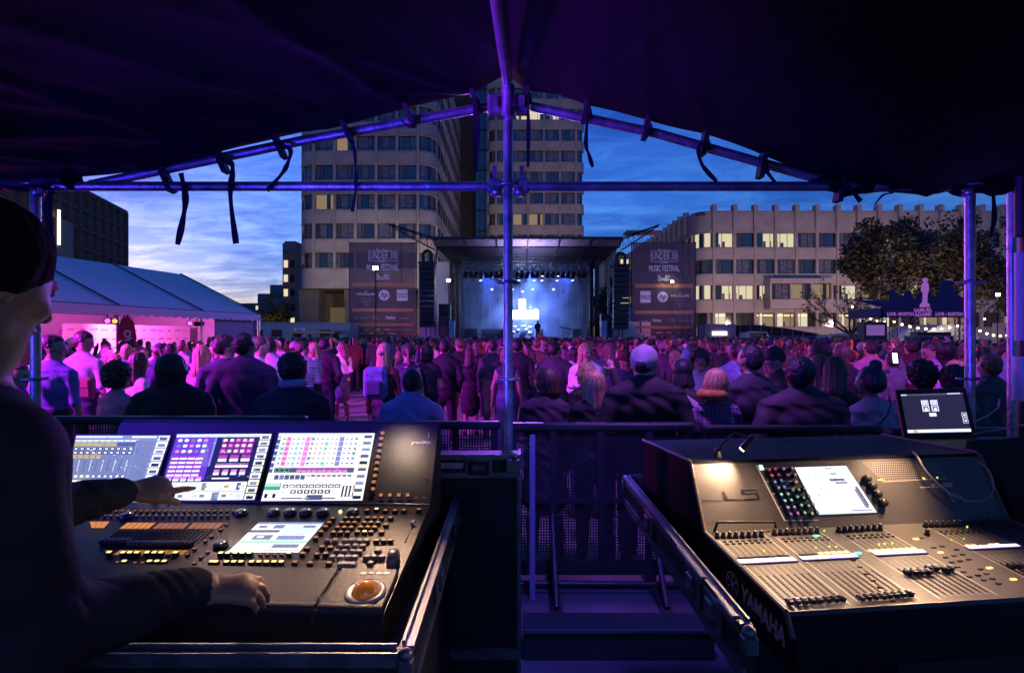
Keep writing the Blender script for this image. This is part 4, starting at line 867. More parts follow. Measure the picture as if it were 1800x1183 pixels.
def cz(x,y):
    f=max(0,min(1,(2.97-y)/1.6)); base=ez(x); ridge=1.43; side=.80
    sm=sum(ez(x+k*.12) for k in range(-4,5))/9
    roof=ridge-(ridge-side)*min(1,abs(x)/2.6)**1.1
    z=base*(1-f)**2+ (1-(1-f)**2)*(roof*.75+sm*.25)
    d=2.97-y; q=0
    for tx in ties:
        ddx=x-tx
        for k,an in enumerate((28,50,66,79) if tx<0 else (-10,20)):
            an=R(an+7*math.sin(tx*13+k)); ux_,uy_=-math.sin(an),-math.cos(an); al=ddx*ux_+(y-2.97)*uy_
            if al>0 and al<3:
                pr_=ddx*uy_-(y-2.97)*ux_; w_=.018+.03*al; q-=(.030 if tx<0 else .010)*math.exp(-(pr_/w_)**2)*math.exp(-al/1.5)*min(1,al/.25)*(.6+.4*math.sin(tx*7+k*2))
    z+=q+.012*mnoise.noise(Vector((x*2.2,y*1.3,3)))+ .02*mnoise.noise(Vector((x*.8,y*.5,7)))
    return z
b=MB(); nx=420; ny=170; vs=[]
for j in range(ny+1):
    y=2.97-(j/ny)**1.25*4.6
    for i in range(nx+1):
        x=-3.9+7.9*i/nx; vs.append((x,y+(.0 if j else .01*math.sin(x*9)),CH+cz(x,y)))
b.add(vs,[(j*(nx+1)+i,(j+1)*(nx+1)+i,(j+1)*(nx+1)+i+1,j*(nx+1)+i+1) for j in range(ny) for i in range(nx)],0,True)
M_tarp=mat('black_canopy_fabric',(.0060,.0055,.008),.45,bump=.2,bs=140,spec=.22)
part('fabric',b,[M_tarp],cp)
# rolled fabric hem at the right and corner bundles
b=MB(); q=[]
for i in range(40): x=1.55+i*.05; q.append((x,2.95+.015*math.sin(i*2.1),CH+.78+.035*mnoise.noise(Vector((i*.4,0,0)))))
b.tube(q,[.02+.022*abs(math.sin(i*.9))+.012*min(1,i/20) for i in range(40)],0,8); part('rolled_hem',b,[M_tarp],cp); b=MB()
q=[(-3.3+i*.05,2.93+.02*math.sin(i*1.7),CH+.80+.03*mnoise.noise(Vector((i*.5,5,0)))) for i in range(22)]
b.tube(q,[.035+.02*abs(math.sin(i*1.1)) for i in range(22)],0,8); part('rolled_hem',b,[M_tarp],cp)
for i,(x,y) in enumerate(tiesL+tiesR):
    p=P(x,y,2.955); b=MB(); yb=y+ (20 if x<1400 else 8); s_=1 if x<890 else -1
    b.box(P(x+4*s_,y+10,2.945),(.026,.03+.03,.13),0,Matrix.Rotation(R(-24*s_ if s_>0 else 10),3,'Y')); b.tube([P(x-3,y-4,2.97),P(x+3,y+8,2.92),P(x+6,y+22,2.94)],.011,0,6); part('tie_band',b,[M_black],cp)
straps=[([(318,303),(326,345),(322,382),(312,429)],10),([(385,278),(405,285),(409,300),(405,345),(415,427)],9),([(487,250),(510,262),(506,285),(495,305),(469,334)],7),([(606,222),(622,258),(625,300),(625,335),(619,371)],5),([(706,210),(720,222),(728,214),(724,200)],4),([(832,170),(838,215),(836,300)],9),([(927,165),(929,225),(928,292)],6),([(1034,185),(1030,250),(1035,270),(1042,293)],6),([(1235,250),(1228,262),(1235,290),(1260,318)],7),([(1343,284),(1342,292),(1362,319)],7),([(1490,325),(1513,353)],8),([(92,328),(84,365),(90,420),(92,470),(84,499)],13),([(1745,330),(1748,380),(1742,410)],8),([(1570,338),(1552,342),(1538,358)],3)]
for q,w_ in straps:
    # smooth the hand-read points
    pts=[P(x,y,2.9) for x,y in q]; o=[]
    for i in range(len(pts)-1):
        for k in range(5):
            t=k/5; p0=pts[max(0,i-1)];p1=pts[i];p2=pts[i+1];p3=pts[min(len(pts)-1,i+2)]
            o.append(.5*((2*p1)+(p2-p0)*t+(2*p0-5*p1+4*p2-p3)*t*t+(3*p1-p0-3*p2+p3)*t**3))
    o.append(pts[-1]); b=MB(); b.ribbon(o,[w_*.0029*(1-.25*math.sin(i*.9)) for i in range(len(o))],.003,0); part('tie_strap',b,[mat('webbing',(.014,.014,.018),.85,spec=.1)],cp)
# loose wire at the ridge
b=MB(); b.tube([P(845,125,2.9),P(850,105,2.85),P(866,96,2.8),P(880,108,2.85),P(893,122,2.9)],.003,0,5); part('wire_loop',b,[mat('grey_cable',(.2,.2,.22),.5)],cp)
# ================================================================ BARRIERS
M_bar=mat('barrier_black',(.02,.02,.022),.45,var=.3,vs_=6)
def barrier(label,x0,x1,y,zt,zbm=.42):
    o=thing('crowd_barrier',label,'barrier',((x0+x1)/2,y,.3),0,'black mesh barriers in front of the platform')
    b=MB(); b.box(((x0+x1)/2,y,zt-.02),(x1-x0-.03,.07,.05),0,None,.012); part('top_rail',b,[M_bar],o)
    b=MB(); xs=[x0+.05,x1-.05]+[x0+(x1-x0)*k/4 for k in (1,2,3)]
    for x in xs: b.bx(x-.019,x+.019,y-.02,y+.02,.36,zt-.045)
    b.bx(x0+.03,x1-.03,y-.022,y+.022,.36,.44); b.bx(x0+.03,x1-.03,y-.021,y+.021,.82,.845); part('frame',b,[M_bar],o)
    b=MB(); p=.018; n=int((x1-x0-.1)/p)
    for i in range(n): x=x0+.05+i*p; b.bx(x-.0032,x+.0032,y+.021,y+.024,.44,zt-.045)
    for i in range(int((zt-.5)/p)): z=.44+i*p; b.bx(x0+.05,x1-.05,y+.0245,y+.027,z-.0032,z+.0032)
    part('mesh_panel',b,[M_bar],o)
    for x in (x0+.3,x1-.3): b=MB(); b.bx(x-.03,x+.03,y-.03,y+.03,.31,.36); b.bx(x-.035,x+.035,y-.45,y+.4,.302,.32); b.tube([(x,y-.4,.33),(x,y-.02,.75)],.018,0,6); part('foot',b,[M_bar],o)
barrier('black mesh barrier behind the left console, beneath the marquee crowd',-3.3,-1.32,3.72,1.375)
barrier('black mesh barrier just left of the central scaffold post',-1.3,-.06,3.7,1.345)
barrier('black mesh barrier right of the central scaffold post, most of its mesh in view',-.04,1.2,3.7,1.335)
barrier('black mesh barrier behind the right console',1.22,2.4,3.68,1.32)
barrier('black mesh barrier behind the laptop at the far right',2.42,3.9,3.66,1.31)
b=MB(); b.bx(-.0+.06,1.0,2.81,2.99,.302,.45,0,.0); b.bx(.06,1.0,2.8,2.812,.44,.455,1); solo('step_box',b,[mat('step_black',(.02,.022,.024),.7,var=.3,vs_=4),mat('step_edge',(.12,.16,.17),.4,.6)],'low black step box on the platform floor between the two consoles','step',base=(.5,2.9,.3))
b=MB(); b.tube([(.05,3.62,.33),(1.5,3.6,.33)],.02,0,8); solo('floor_rail',b,[M_bar],'thin black rail lying along the platform floor before the barrier feet','rail')
for x in (.26,.55): pass
b=MB(); b.bx(.108,.14,3.45,3.48,.3,1.30); solo('upright_bar',b,[mat('blue_lit_bar',(.2,.2,.3),.5)],'narrow upright bar catching blue light beside the central post','bar')  # the blue light on this bar is put into its base colour
# ================================================================ LEFT CASE TRAY + CONSOLE
M_case=mat('case_laminate',(.016,.016,.02),.5,var=.25,vs_=6,bump=.1,bs=120)
def tray(name,label,x0,x1,y0,y1,zr,dep,zb=.31,side=None,front=True):
    o=thing(name,label,'flight case',((x0+x1)/2,(y0+y1)/2,.3))
    b=MB(); t=.018
    for a in (((x0,x1,y0,y0+t),) if front else ())+((x0,x1,y1-t,y1),(x0,x0+t,y0+t,y1-t),(x1-t,x1,y0+t,y1-t)): b.bx(*a,zr-dep,zr)
    yf=y0+(.0 if front else .24); b.bx(x0+t,x1-t,yf+t,y1-t,zr-dep,zr-dep+.02); b.bx(x0+(.03 if front else .5),x1-.03,yf+.03,y1-.03,zb+.12,zr-dep-.005); part('tray',b,[M_case],o)
    for (p,q,l) in (((x0,y0),(x1,y0),'f'),((x0,y1),(x1,y1),'b'),((x0,y0),(x0,y1),'l'),((x1,y0),(x1,y1),'r')):
        if l=='f' and not front: continue
        b=MB(); dx_=Vector((q[0]-p[0],q[1]-p[1],0)); L_=dx_.length; dx_.normalize(); n_=Vector((dx_.y,-dx_.x,0)) if l in'fr' else Vector((-dx_.y,dx_.x,0))
        n_={'f':Vector((0,-1,0)),'b':Vector((0,1,0)),'l':Vector((-1,0,0)),'r':Vector((1,0,0))}[l]
        m=Vector(((p[0]+q[0])/2,(p[1]+q[1])/2,zr)); Mx=Matrix((dx_,n_,Vector((0,0,1)))).transposed(); e=.02
        b.box(m+n_*.003+Vector((0,0,.003)),(L_-.03,.022,.005),0,Mx); b.box(m+n_*.0035+Vector((0,0,-.014)),(L_-.03,.006,.028),0,Mx); b.box(m-n_*.008+Vector((0,0,.009)),(L_-.04,.006,.010),0,Mx)
        b.box(m+n_*.0035+Vector((0,0,-dep+.012)),(L_-.03,.008,.03),0,Mx); part('edge_trim',b,[M_alu],o)
    for x in (x0,x1):
        for y in (y0,y1):
            b=MB(); b.sph((x,y,zr-.006),.016,0,12); b.bx(x-.016,x+.016,y-.016,y+.016,zr-.05,zr-.010,0,.005); part('corner_ball',b,[M_alu],o)
    for x in (x0+(.1 if front else .58),x1-.1):
        for y in (y0+(.1 if front else .4),y1-.1): b=MB(); b.lathe([(.05,-.02),(.06,-.015),(.06,.015),(.05,.02)],0,14,(x,y,.37),Matrix.Rotation(R(90),3,'Y')); b.box((x,y,.42),(.05,.06,.03)); part('castor',b,[M_black],o)
    def latch(x,y,n_):
        b=MB(); n_=Vector(n_); t_=Vector((-n_.y,n_.x,0)); Mx=Matrix((t_,n_,Vector((0,0,1)))).transposed(); c=Vector((x,y,zr-.055))
        b.box(c+n_*.006,(.12,.008,.075),0,Mx,.002); b.box(c+n_*.014+Vector((0,0,.004)),(.05,.012,.045),0,Mx,.003); b.lathe([(.018,0),(.018,.008),(.006,.012)],0,12,c+n_*.01+Vector((0,0,-.012)),n_.to_track_quat('Z','Y').to_matrix())
        for k in (-.05,.05):
            for v in(-.03,.03): b.sph(c+t_*k+n_*.011+Vector((0,0,v)),.004,0,6)
        part('butterfly_latch',b,[M_alu],o)
    if side=='r': latch(x1,1.62,(1,0,0)); latch(x1,2.15,(1,0,0))
    if side=='l': latch(x0,1.55,(-1,0,0)); latch(x0,2.05,(-1,0,0)); latch(x0,1.95-.55+.0,(-1,0,0))
    return o
tray('flight_case_tray','open flight case tray with aluminium edges under the left lighting console',-1.62,-.215,1.15,2.42,1.262,.12,side='r')
tq=tray('flight_case_tray','open flight case tray with bright hinge plates under the right sound console',.5,1.95,1.2,2.50,1.282,.12,side='l',front=False)
b=MB()
for y0,y1 in ((1.235,1.33),(1.44,1.66)): b.bx(.478,.497,y0,y1,1.27,1.292,0,.003)
part('hinge_plate',b,[M_alu],tq)
for n_,y0 in (('',1.33),('',1.4)): pass
# middle case
mc=thing('flight_case','tall black flight case with recessed latch and pale tape label, between the two desks','flight case',(-.2,2.6,.3))
b=MB(); b.bx(-.47,.03,2.3,2.40,.42,1.34,0); b.bx(-.47,.03,2.3,2.40,1.345,1.42,0); part('body',b,[M_case],mc)
for z0,z1 in ((1.405,1.425),(1.332,1.352),(.60,.64)): b=MB(); b.bx(-.475,.032,2.288,2.302,z0,z1); b.bx(.028,.036,2.3,2.40,z0,z1); part('edge_trim',b,[M_alu],mc)
b=MB(); b.bx(.02,.036,2.285,2.302,.44,1.33); part('corner_trim',b,[M_alu],mc)
b=MB(); b.box((.005,2.292,1.38),(.06,.02,.055),0,None,.004); b.sph((.012,2.288,1.418),.013,0,10); part('corner_plate',b,[M_alu],mc)
b=MB(); b.box((-.135,2.296,1.37),(.11,.012,.08),0,None,.003); b.box((-.135,2.29,1.37),(.085,.012,.055),1); b.box((-.135,2.285,1.372),(.05,.014,.028),0,None,.004); b.tube([(-.16,2.278,1.375),(-.11,2.278,1.375)],.006,0,8); part('butterfly_latch',b,[M_alu,M_dark],mc)
b=MB(); b.quad((-.42,2.297,1.368),(-.20,2.297,1.368),(-.19,2.297,1.39),(-.42,2.297,1.39),0); b.text('LX 2',.02,1,(-.25,2.295,1.372),(1,0,0),(0,0,1),bold=.01); part('tape_label',b,[mat('tape',(.45,.45,.55),.7),M_black],mc)
b=MB()
for x in (-.4,-.05):
    for y in (2.35,): b.lathe([(.04,-.02),(.05,-.015),(.05,.015),(.04,.02)],0,12,(x,y,.355),Matrix.Rotation(R(90),3,'Y'))
part('castor',b,[M_black],mc)
# ---- lighting console
LC=thing('lighting_console','large lighting desk with three bright touch screens, orange-lit keys and an amber trackball','lighting console',(-.303,1.35,1.14),R(-3))
Rz=Matrix.Rotation(R(-3),3,'Z'); EX=Rz@Vector((1,0,0)); EYh=Rz@Vector((0,1,0)); O0=Vector((-.303,1.35,1.245))
J=O0+EYh*.54+Vector((0,0,.09)); Tp=J+EYh*.165+Vector((0,0,.245))
S=Surf(O0,EX,(J-O0)); Pn=Surf(J,EX,(Tp-J)); PL=(Tp-J).length; SLn=(J-O0).length
Wd=1.19
M_con=mat('console_dark_grey',(.035,.030,.032),.42,var=.15,vs_=4,bump=.12,bs=260); M_rest=mat('console_rest',(.055,.048,.05),.5,bump=.15,bs=300)
b=MB()
def W(x,y,z): return O0+EX*x+EYh*y+Vector((0,0,z))
prof=[(.0,-.115),(-.03,-.06),(-.025,-.02),(0,0),(.54,.09),(.555,.095),(.705,.335),(.725,.345),(.76,.335),(.76,-.1)]
vs=[W(-Wd,y,z) for y,z in prof]+[W(0,y,z) for y,z in prof]; n=len(prof)
b.add(vs,[tuple(range(n)),tuple(range(2*n-1,n-1,-1))]+[(i,n+i,n+(i+1)%n,(i+1)%n) for i in range(n)])
part('chassis',b,[M_con],LC)
b=MB(); b.tube([W(-Wd,.545,.096),W(0,.545,.096)],.003,0,6); part('joint_strip',b,[mat('strip_metal',(.3,.27,.25),.3,.8)],LC)
# wrist rest with the trackball pod
b=MB(); b.tube([S.pt(-Wd,.005,.0),S.pt(-.17,.005,.0)],.016,0,10); S.box(b,-(Wd+.17)/2,.085,Wd-.17,.16,.010,0,.001,.003); part('wrist_rest',b,[M_rest],LC)
b=MB(); S.box(b,-.083,.085,.155,.16,.011,0,.001,.003); b.tube([S.pt(-.158,.005,0),S.pt(-.006,.005,0)],.016,0,10); part('trackball_pod',b,[M_rest],LC)
tb=S.uv(643,1047); b=MB(); Mt=S.M; b.lathe([(.052,0),(.05,.006),(.042,.008),(.036,.004)],0,28,S.pt(*tb,.011),Mt); part('trackball_ring',b,[mat('ring_grey',(.32,.3,.28),.35)],LC)
b=MB(); b.sph(S.pt(*tb,.006),.035,0,24); part('trackball',b,[mat('amber_ball',(.75,.22,.02),.12,coat=1,em=(1,.3,.02),es=.12)],LC)
b=MB(); u,v=S.uv(568,1058); b.text('MA',.03,0,S.pt(u,v-.008,.0125),S.ex,S.ey,bold=.02); 
for a in ((-.034,.034,-.014,-.012),(-.034,.034,.022,.024),(-.034,-.032,-.014,.024),(.032,.034,-.014,.024)): S.rect(b,u+a[0],u+a[1],v+a[2],v+a[3],.0123,0)
part('emblem',b,[mat('emblem_grey',(.03,.026,.028),.4)],LC)
# lettering on the wing
b=MB(); u,v=Pn.uv(742,779); b.text('grandMA',.017,0,Pn.pt(u-.004,v,.002),Pn.ex,Pn.ey,wide=1.1,bold=.01); u2,v2=Pn.uv(753,766); b.text(')',.022,0,Pn.pt(u2,v2,.002),Pn.ex,Pn.ey); b.text('l',.014,0,Pn.pt(u2,v2-.04,.002),Pn.ex,Pn.ey); part('wing_lettering',b,[mat('silver_print',(.5,.45,.42),.4)],LC); b=MB()
for px in (732,745): q=Pn.uv(px,873); Pn.rect(b,q[0]-.006,q[0]+.006,q[1]-.001,q[1]+.001,.002)
part('wing_lettering',b,[mat('silver_print',(.5,.45,.42),.4)],LC)
# screens --------------------------------------------------------------
PAL=[((.02,.03,.10),.5),((.75,.85,1),1.15),((1,.98,.72),1.2),((.16,.20,.42),.6),((.85,.66,.08),.75),((.2,.06,.75),.9),((.62,.06,.55),.9),((.1,.6,.35),.8),((.95,.12,.25),.9),((.30,.38,.62),.7),((.98,.3,.85),1.0),((.05,.06,.09),.25),((.55,.9,.8),1.0),((.03,.02,.03),.1),((.93,.93,1),1.25),((.35,.42,.9),.8)]
PM=[em('ui_%d'%i,c,s) for i,(c,s) in enumerate(PAL)]
def screen(Sf,corners,fn,label,parent=None):
    tl,tr_,br,bl=[Sf.uv(*c) for c in corners]; b=MB()
    def q(x0,x1,y0,y1,m,h=.0014):
        def mp_(x,y):
            t=(tl[0]*(1-x)+tr_[0]*x, tl[1]*(1-x)+tr_[1]*x); w2=(bl[0]*(1-x)+br[0]*x, bl[1]*(1-x)+br[1]*x); return Sf.pt(t[0]*(1-y)+w2[0]*y,t[1]*(1-y)+w2[1]*y,h)
        b.quad(mp_(x0,y1),mp_(x1,y1),mp_(x1,y0),mp_(x0,y0),m)
    q(-.02,1.02,-.025,1.025,13,.0008); fn(q); rs=random.Random(len(label))
    for _ in range(170):
        x=rs.uniform(.02,.95);y=rs.uniform(.03,.97); q(x,x+rs.uniform(.008,.03),y,y+.006,rs.choice([3,9,14,0]),.0031)
    return part('screen',b,PM,parent,label)
H2=.0018;H3=.0022
def sidebar(q,x0,ms=(1,3,2,9,3,2,1,3,15,2)):
    for k,m in enumerate(ms): y0=k/10; q(x0,1,y0+.004,y0+.09,2 if k%3 else 14,H2); q(x0+.02,.98,y0+.035,y0+.08,[3,9,15,3,0][k%5],H3)
def ui1(q):
    q(0,1,0,1,9); q(0,1,0,.05,15,H2); q(.0,.5,.01,.04,1,H3); q(.6,.86,.012,.04,14,H3)
    for i in range(10):
        x=i*.066; q(x,x+.06,.07,.10,1,H2); q(x,x+.062,.11,.17,4 if i<7 else 3,H2); q(x+.004,x+.056,.19,.235,0,H2);q(x+.015,x+.045,.2,.225,14,H3); q(x+.004,x+.056,.25,.295,0,H2);q(x+.015,x+.045,.26,.285,14,H3)
        q(x+.005,x+.055,.30,.36,4 if i<5 else 9,H2); q(x+.026,x+.034,.38,.55,1 if i%2 else 3,H2); q(x+.004,x+.056,.6,.65,[4,3][i>3],H2); q(x+.015,x+.045,.61,.64,14,H3); q(x,x+.062,.68,.76,[1,2,2,1][i%4],H2); q(x+.004,x+.056,.85,.9,3,H2); q(x+.015,x+.045,.86,.89,14,H3)
    q(.0,.66,.93,1,3,H2); q(.67,.87,.06,.98,15,H2); q(.68,.86,.08,.97,9,H3); sidebar(q,.88)
def disc(q,x,y,r,m,h=H3): q(x-r,x+r,y-r*.7,y+r*.7,m,h); q(x-r*.7,x+r*.7,y-r,y+r,m,h+.0001)
def ui2(q):
    q(0,1,0,1,0); q(0,.9,0,.05,1,H2); q(.0,.42,.055,.7,5,H2); q(.3,.44,.055,.5,15,H2); q(.46,.86,.055,.72,11,H2)
    for i in range(5):
        for j in range(3):
            disc(q,.055+i*.068,.1+j*.085,.022,[14,14,9,14,10][(i+2*j)%5]); 
            q(.505+i*.068,.565+i*.068,.065+j*.085,.14+j*.085,6,H2); disc(q,.535+i*.068,.1+j*.085,.02,[14,14,10,1][(i+j)%4],.0024)
    for i in range(4):
        for j in range(5): q(.02+i*.085,.095+i*.085,.345+j*.062,.365+j*.062,6,H3); q(.02+i*.085,.095+i*.085,.368+j*.062,.395+j*.062,14,H3)
    for i in range(3): q(.51+i*.12,.6+i*.12,.33,.38,6,H3); q(.51+i*.12,.6+i*.12,.385,.43,14,H3); 
    q(.5,.84,.46,.47,10,H3); q(.5,.84,.485,.52,14,H3)
    for i in range(4): q(.5+i*.09,.56+i*.09,.55,.585,10,H3); q(.5+i*.09,.56+i*.09,.59,.63,14,H3)
    for i in range(5): q(.02+i*.078,.08+i*.078,.65,.68,10,H3); q(.02+i*.078,.08+i*.078,.685,.715,14,H3)
    q(.5,.68,.67,.69,14,H3)
    q(0,.88,.73,.99,14,H2)
    for i in range(11): q(.05+i*.075,.1+i*.075,.78,.82,[2,1,4][i%3],H3); q(.05+i*.075,.1+i*.075,.91,.95,[2,12,9][i%3],H3)
    q(.42,.46,.745,.85,9,H3); q(.78,.82,.745,.85,3,H3); q(.55,.62,.88,.99,9,H3); q(0,.88,.862,.87,15,H3); sidebar(q,.89)
def ui3(q):
    q(0,1,0,1,14); q(0,.85,0,.05,1,H2); q(.0,.035,.055,.6,3,H2)
    for j in range(6): q(.003,.032,.07+j*.09,.1+j*.09,[14,12][j%2],H3)
    cs=[11,8,7,15,3,10,11,8,7,7,4,15,15,15,3,11]
    for j in range(6):
        for i in range(16):
            x=.05+i*.05; q(x,x+.046,.06+j*.075,.128+j*.075,[14,10,12,1,14,10,2,2,12,12,2,1,15,1,14,14][i] if i in(1,5,12,3) else [14,2,12,1][(i+j)%4 if i%3==0 else 0],H2); q(x+.012,x+.036,.082+j*.075,.100+j*.075,cs[i],H3)
    q(.05,.86,.53,.60,3,H2)
    for i in range(3): q(.06+i*.05,.105+i*.05,.54,.59,7,H3); q(.068+i*.05,.095+i*.05,.55,.58,11,.0026)
    for i in range(10): q(.28+i*.052,.325+i*.052,.535,.56,6,H3); q(.28+i*.052,.325+i*.052,.562,.595,10,H3)
    for i in range(6): q(.07+i*.053,.115+i*.053,.635,.7,3 if i!=1 else 9,H2)
    for i in range(9): q(.39+i*.052,.43+i*.052,.635,.66,[10,3,3,6,6,3,6,3,3][i],H2)
    q(.0,.16,.75,.85,7,H2); q(0,.15,.75,.8,12,H3)
    for i in range(9): q(.18+i*.065,.235+i*.065,.77,.82,0 if i!=1 else 9,H2); q(.19+i*.065,.225+i*.065,.785,.81,14,H3)
    for i in range(6): q(.27+i*.068,.325+i*.068,.85,.9,[3,11,11,11,11,11][i],H2); disc(q,.297+i*.068,.875,.013,[14,2,2,14,14,14][i])
    q(.44,.6,.92,.99,3,H2)
    for x in (.19,.31,.6): q(x,x+.13,.96,.975,11,H2)
    for i in range(4): q(.78+i*.035,.797+i*.035,.79,.95,0,H2)
    for x in (.02,.1): q(x,x+.03,.9,.96,0,H2)
    sidebar(q,.88)
screen(Pn,((135,764),(300,764),(260,840+42),(108,882)),ui1,'left touch screen with yellow and blue-grey fader pages',LC)
screen(Pn,((312,762),(478,761),(447,878),(276,880)),ui2,'middle touch screen with violet and magenta symbol pages',LC)
screen(Pn,((491,760),(659,760),(637,878),(459,879)),ui3,'right touch screen with a white grid of small coloured cells',LC)
def ui4(q):
    q(0,1,0,1,14); q(0,1,0,.07,15,H2); q(.08,.2,.12,.2,9,H2); q(.3,.46,.1,.22,9,H2); q(0,.45,.28,.36,3,H2); q(.5,.95,.1,.45,1,H2); q(.75,.93,.12,.2,9,H3); q(.15,.42,.45,.6,9,H2); q(.2,.3,.48,.55,14,H3); q(.5,.9,.47,.6,15,H2); q(0,1,.62,.72,12,H2); q(.55,.92,.75,.86,9,H2); q(.03,.5,.78,.8,2,H2)
    for i in range(14): q(.5+i*.035,.515+i*.035,.92,.95,3,H2)
screen(S,((455,917),(570,917),(525,970),(399,970)),ui4,'small touch screen set in the desk surface',LC)
# keys ------------------------------------------------------------------
def keymesh(nm,w_,l_,h_,top,bev=.002,side=M_black):
    b=MB(); b.box((0,0,h_/2),(w_,l_,h_),0,None,bev); b.quad((-w_*.34,-l_*.34,h_+.0005),(w_*.34,-l_*.34,h_+.0005),(w_*.34,l_*.34,h_+.0005),(-w_*.34,l_*.34,h_+.0005),1); return b.mesh(nm,[side,top])
M_keyg=mat('key_grey',(.14,.125,.12),.45); M_keyw=mat('key_pale',(.34,.32,.31),.45)
K_or=keymesh('key',.017,.013,.011,em('key_orange_dim',(1,.36,.08),.55)); K_ye=keymesh('key',.017,.013,.011,em('key_yellow_lit',(1,.75,.25),2.6)); K_gr=keymesh('key',.018,.015,.012,mat('key_cap_grey',(.2,.18,.17),.4),side=M_keyg); K_pa=keymesh('key',.018,.015,.012,mat('key_cap_pale',(.42,.4,.38),.4),side=M_keyw); K_sm=keymesh('key',.012,.009,.006,em('key_red_dim',(.9,.28,.14),.5))
c4=lambda x,y:(380+x/4.5,880+y/4.5); c3=lambda x,y:(150+x/5.4545,880+y/5.4545)
ks=[]
def K(me,pts,conv,Sf=S,h=.001):
    for p in pts: ks.append((me,SM(Sf,*Sf.uv(*conv(*p)),h)))
def grid(tl,tr_,bl,br,nx,ny): return [((tl[0]*(1-i/(nx-1))+tr_[0]*i/(nx-1))*(1-j/max(1,ny-1))+(bl[0]*(1-i/(nx-1))+br[0]*i/(nx-1))*j/max(1,ny-1),(tl[1]*(1-i/(nx-1))+tr_[1]*i/(nx-1))*(1-j/max(1,ny-1))+(bl[1]*(1-i/(nx-1))+br[1]*i/(nx-1))*j/max(1,ny-1)) for j in range(ny) for i in range(nx)]
K(K_gr,[(885,330),(945,330),(1020,330),(1075,330),(1135,330),(1190,330),(980,372),(1040,372),(1100,372),(1160,372),(955,415),(1015,415),(1080,415),(1135,415),(1280,410),(1190,460),(1250,460),(1310,460),(1220,510)],c4)
K(K_pa,[(920,460),(985,460),(1045,460),(1100,460),(1230,600),(1290,600),(1350,600),(1165,600)],c4)
K(K_ye,[(1175,262),(1270,82),(40,433),(95,433),(155,433),(210,433),(265,433),(580,433)],c4)
K(K_or,[(1195,90),(1340,92),(1415,92),(1485,90),(1605,85),(925,155),(895,190),(865,222),(830,262),(790,310),(720,392),(685,435),(625,505),(1380,150),(1345,205),(1310,262),(1270,330),(1325,330),(1380,330),(840,382),(905,385),(800,440),(870,435),(745,510),(895,510)],c4)
K(K_or,[p for p in grid((1025,150),(1125,150),(930,265),(1040,265),3,4)+grid((1200,150),(1310,150),(1120,262),(1225,262),3,4) if abs(p[0]-1172)>8 or p[1]<250],c4)
K(K_sm,[(350,433),(405,433),(463,433),(520,433)],c4)
big=len(ks)
K(K_ye,[(0,503),(85,503),(142,503),(198,503),(282,503),(340,503),(400,503),(460,503),(517,503)],c4)
K(K_ye,[(232,520),(365,522),(430,522),(498,522),(596,522),(664,522),(730,522),(868,522),(378,605),(620,605),(690,605),(760,605),(1215,608)],c3)
K(K_sm,[(980,523),(1050,470),(1175,500),(1110,550),(1048,607),(1150,395),(1212,350),(1300,285),(1355,235),(800,523),(310,600),(478,605),(550,605)],c3)
K(K_sm,grid((180,105),(1420,105),(60,150),(1365,150),22,2),c3)
# the hundred largest are parts of their own, the rest one piece
ks.sort(key=lambda k:(k[1].translation-Vector((0,0,CH))).length*(1.6 if k[0]==K_sm else 1)); inv=wm(LC).inverted()
for me,Mx in ks[:98]:
    o=bpy.data.objects.new('key',me); COL.objects.link(o); o.parent=LC; o.matrix_basis=inv@Mx
def merged(name,lst,parent):
    b=MB(); mats=[]
    for me,Mx in lst:
        ofs=len(mats) if me not in merged.seen else 0
        for m in me.materials:
            if m not in mats: mats.append(m)
        for p in me.polygons: b.add([Mx@me.vertices[i].co for i in p.vertices],[tuple(range(len(p.vertices)))],mats.index(me.materials[p.material_index]))
    o=part(name,b,mats,parent,kind='stuff'); return o
merged.seen=[]
merged('key',ks[98:],LC)
b=MB()
for me,Mx in ks[::1]:
    for k in range(2): b.add([Mx@Vector(v) for v in ((-.006+k*.007,.009,.0006),(-.001+k*.007,.009,.0006),(-.001+k*.007,.0098,.0006),(-.006+k*.007,.0098,.0006))],[(0,1,2,3)])
part('legend_printing',b,[mat('silver_print',(.5,.45,.42),.4)],LC,kind='stuff')
u,v=S.uv(*c4(1035,515)); part('key',(lambda b:(S.box(b,u,v,.05,.016,.012,0,.001,.002),b)[1])(MB()),[M_keyw],LC)
# knobs
def knobmesh(r,h,top,body=M_black,mark=True,n=20):
    b=MB(); b.lathe([(r,0),(r*.97,h*.8),(r*.85,h),(.0001,h)],0,n); 
    if mark: b.sph((r*.45,r*.2,h),r*.12,1,6)
    return b.mesh('encoder',[body,top])
KN=knobmesh(.021,.013,em('knob_dot',(1,.85,.6),3),mat('encoder_black',(.03,.03,.035),.3,coat=.4))
for p in ((455,95),(585,95),(710,95),(845,95),(1080,95),(200,100)): 
    o=bpy.data.objects.new('encoder',KN); COL.objects.link(o); o.parent=LC; o.matrix_basis=inv@SM(S,*S.uv(*c4(*p)))
for p in ((400,150),(1300,430)):
    o=bpy.data.objects.new('encoder',KN); COL.objects.link(o); o.parent=LC; o.matrix_basis=inv@SM(S,*S.uv(*c3(*p)))
u,v=S.uv(695,988); b=MB(); b.lathe([(.03,-.011),(.032,-.008),(.032,.008),(.03,.011)],0,24,S.pt(u-.006,v,.006),S.M@Matrix.Rotation(R(90),3,'Y')); part('jog_wheel',b,[mat('wheel_grey',(.12,.1,.1),.3,coat=.3)],LC)
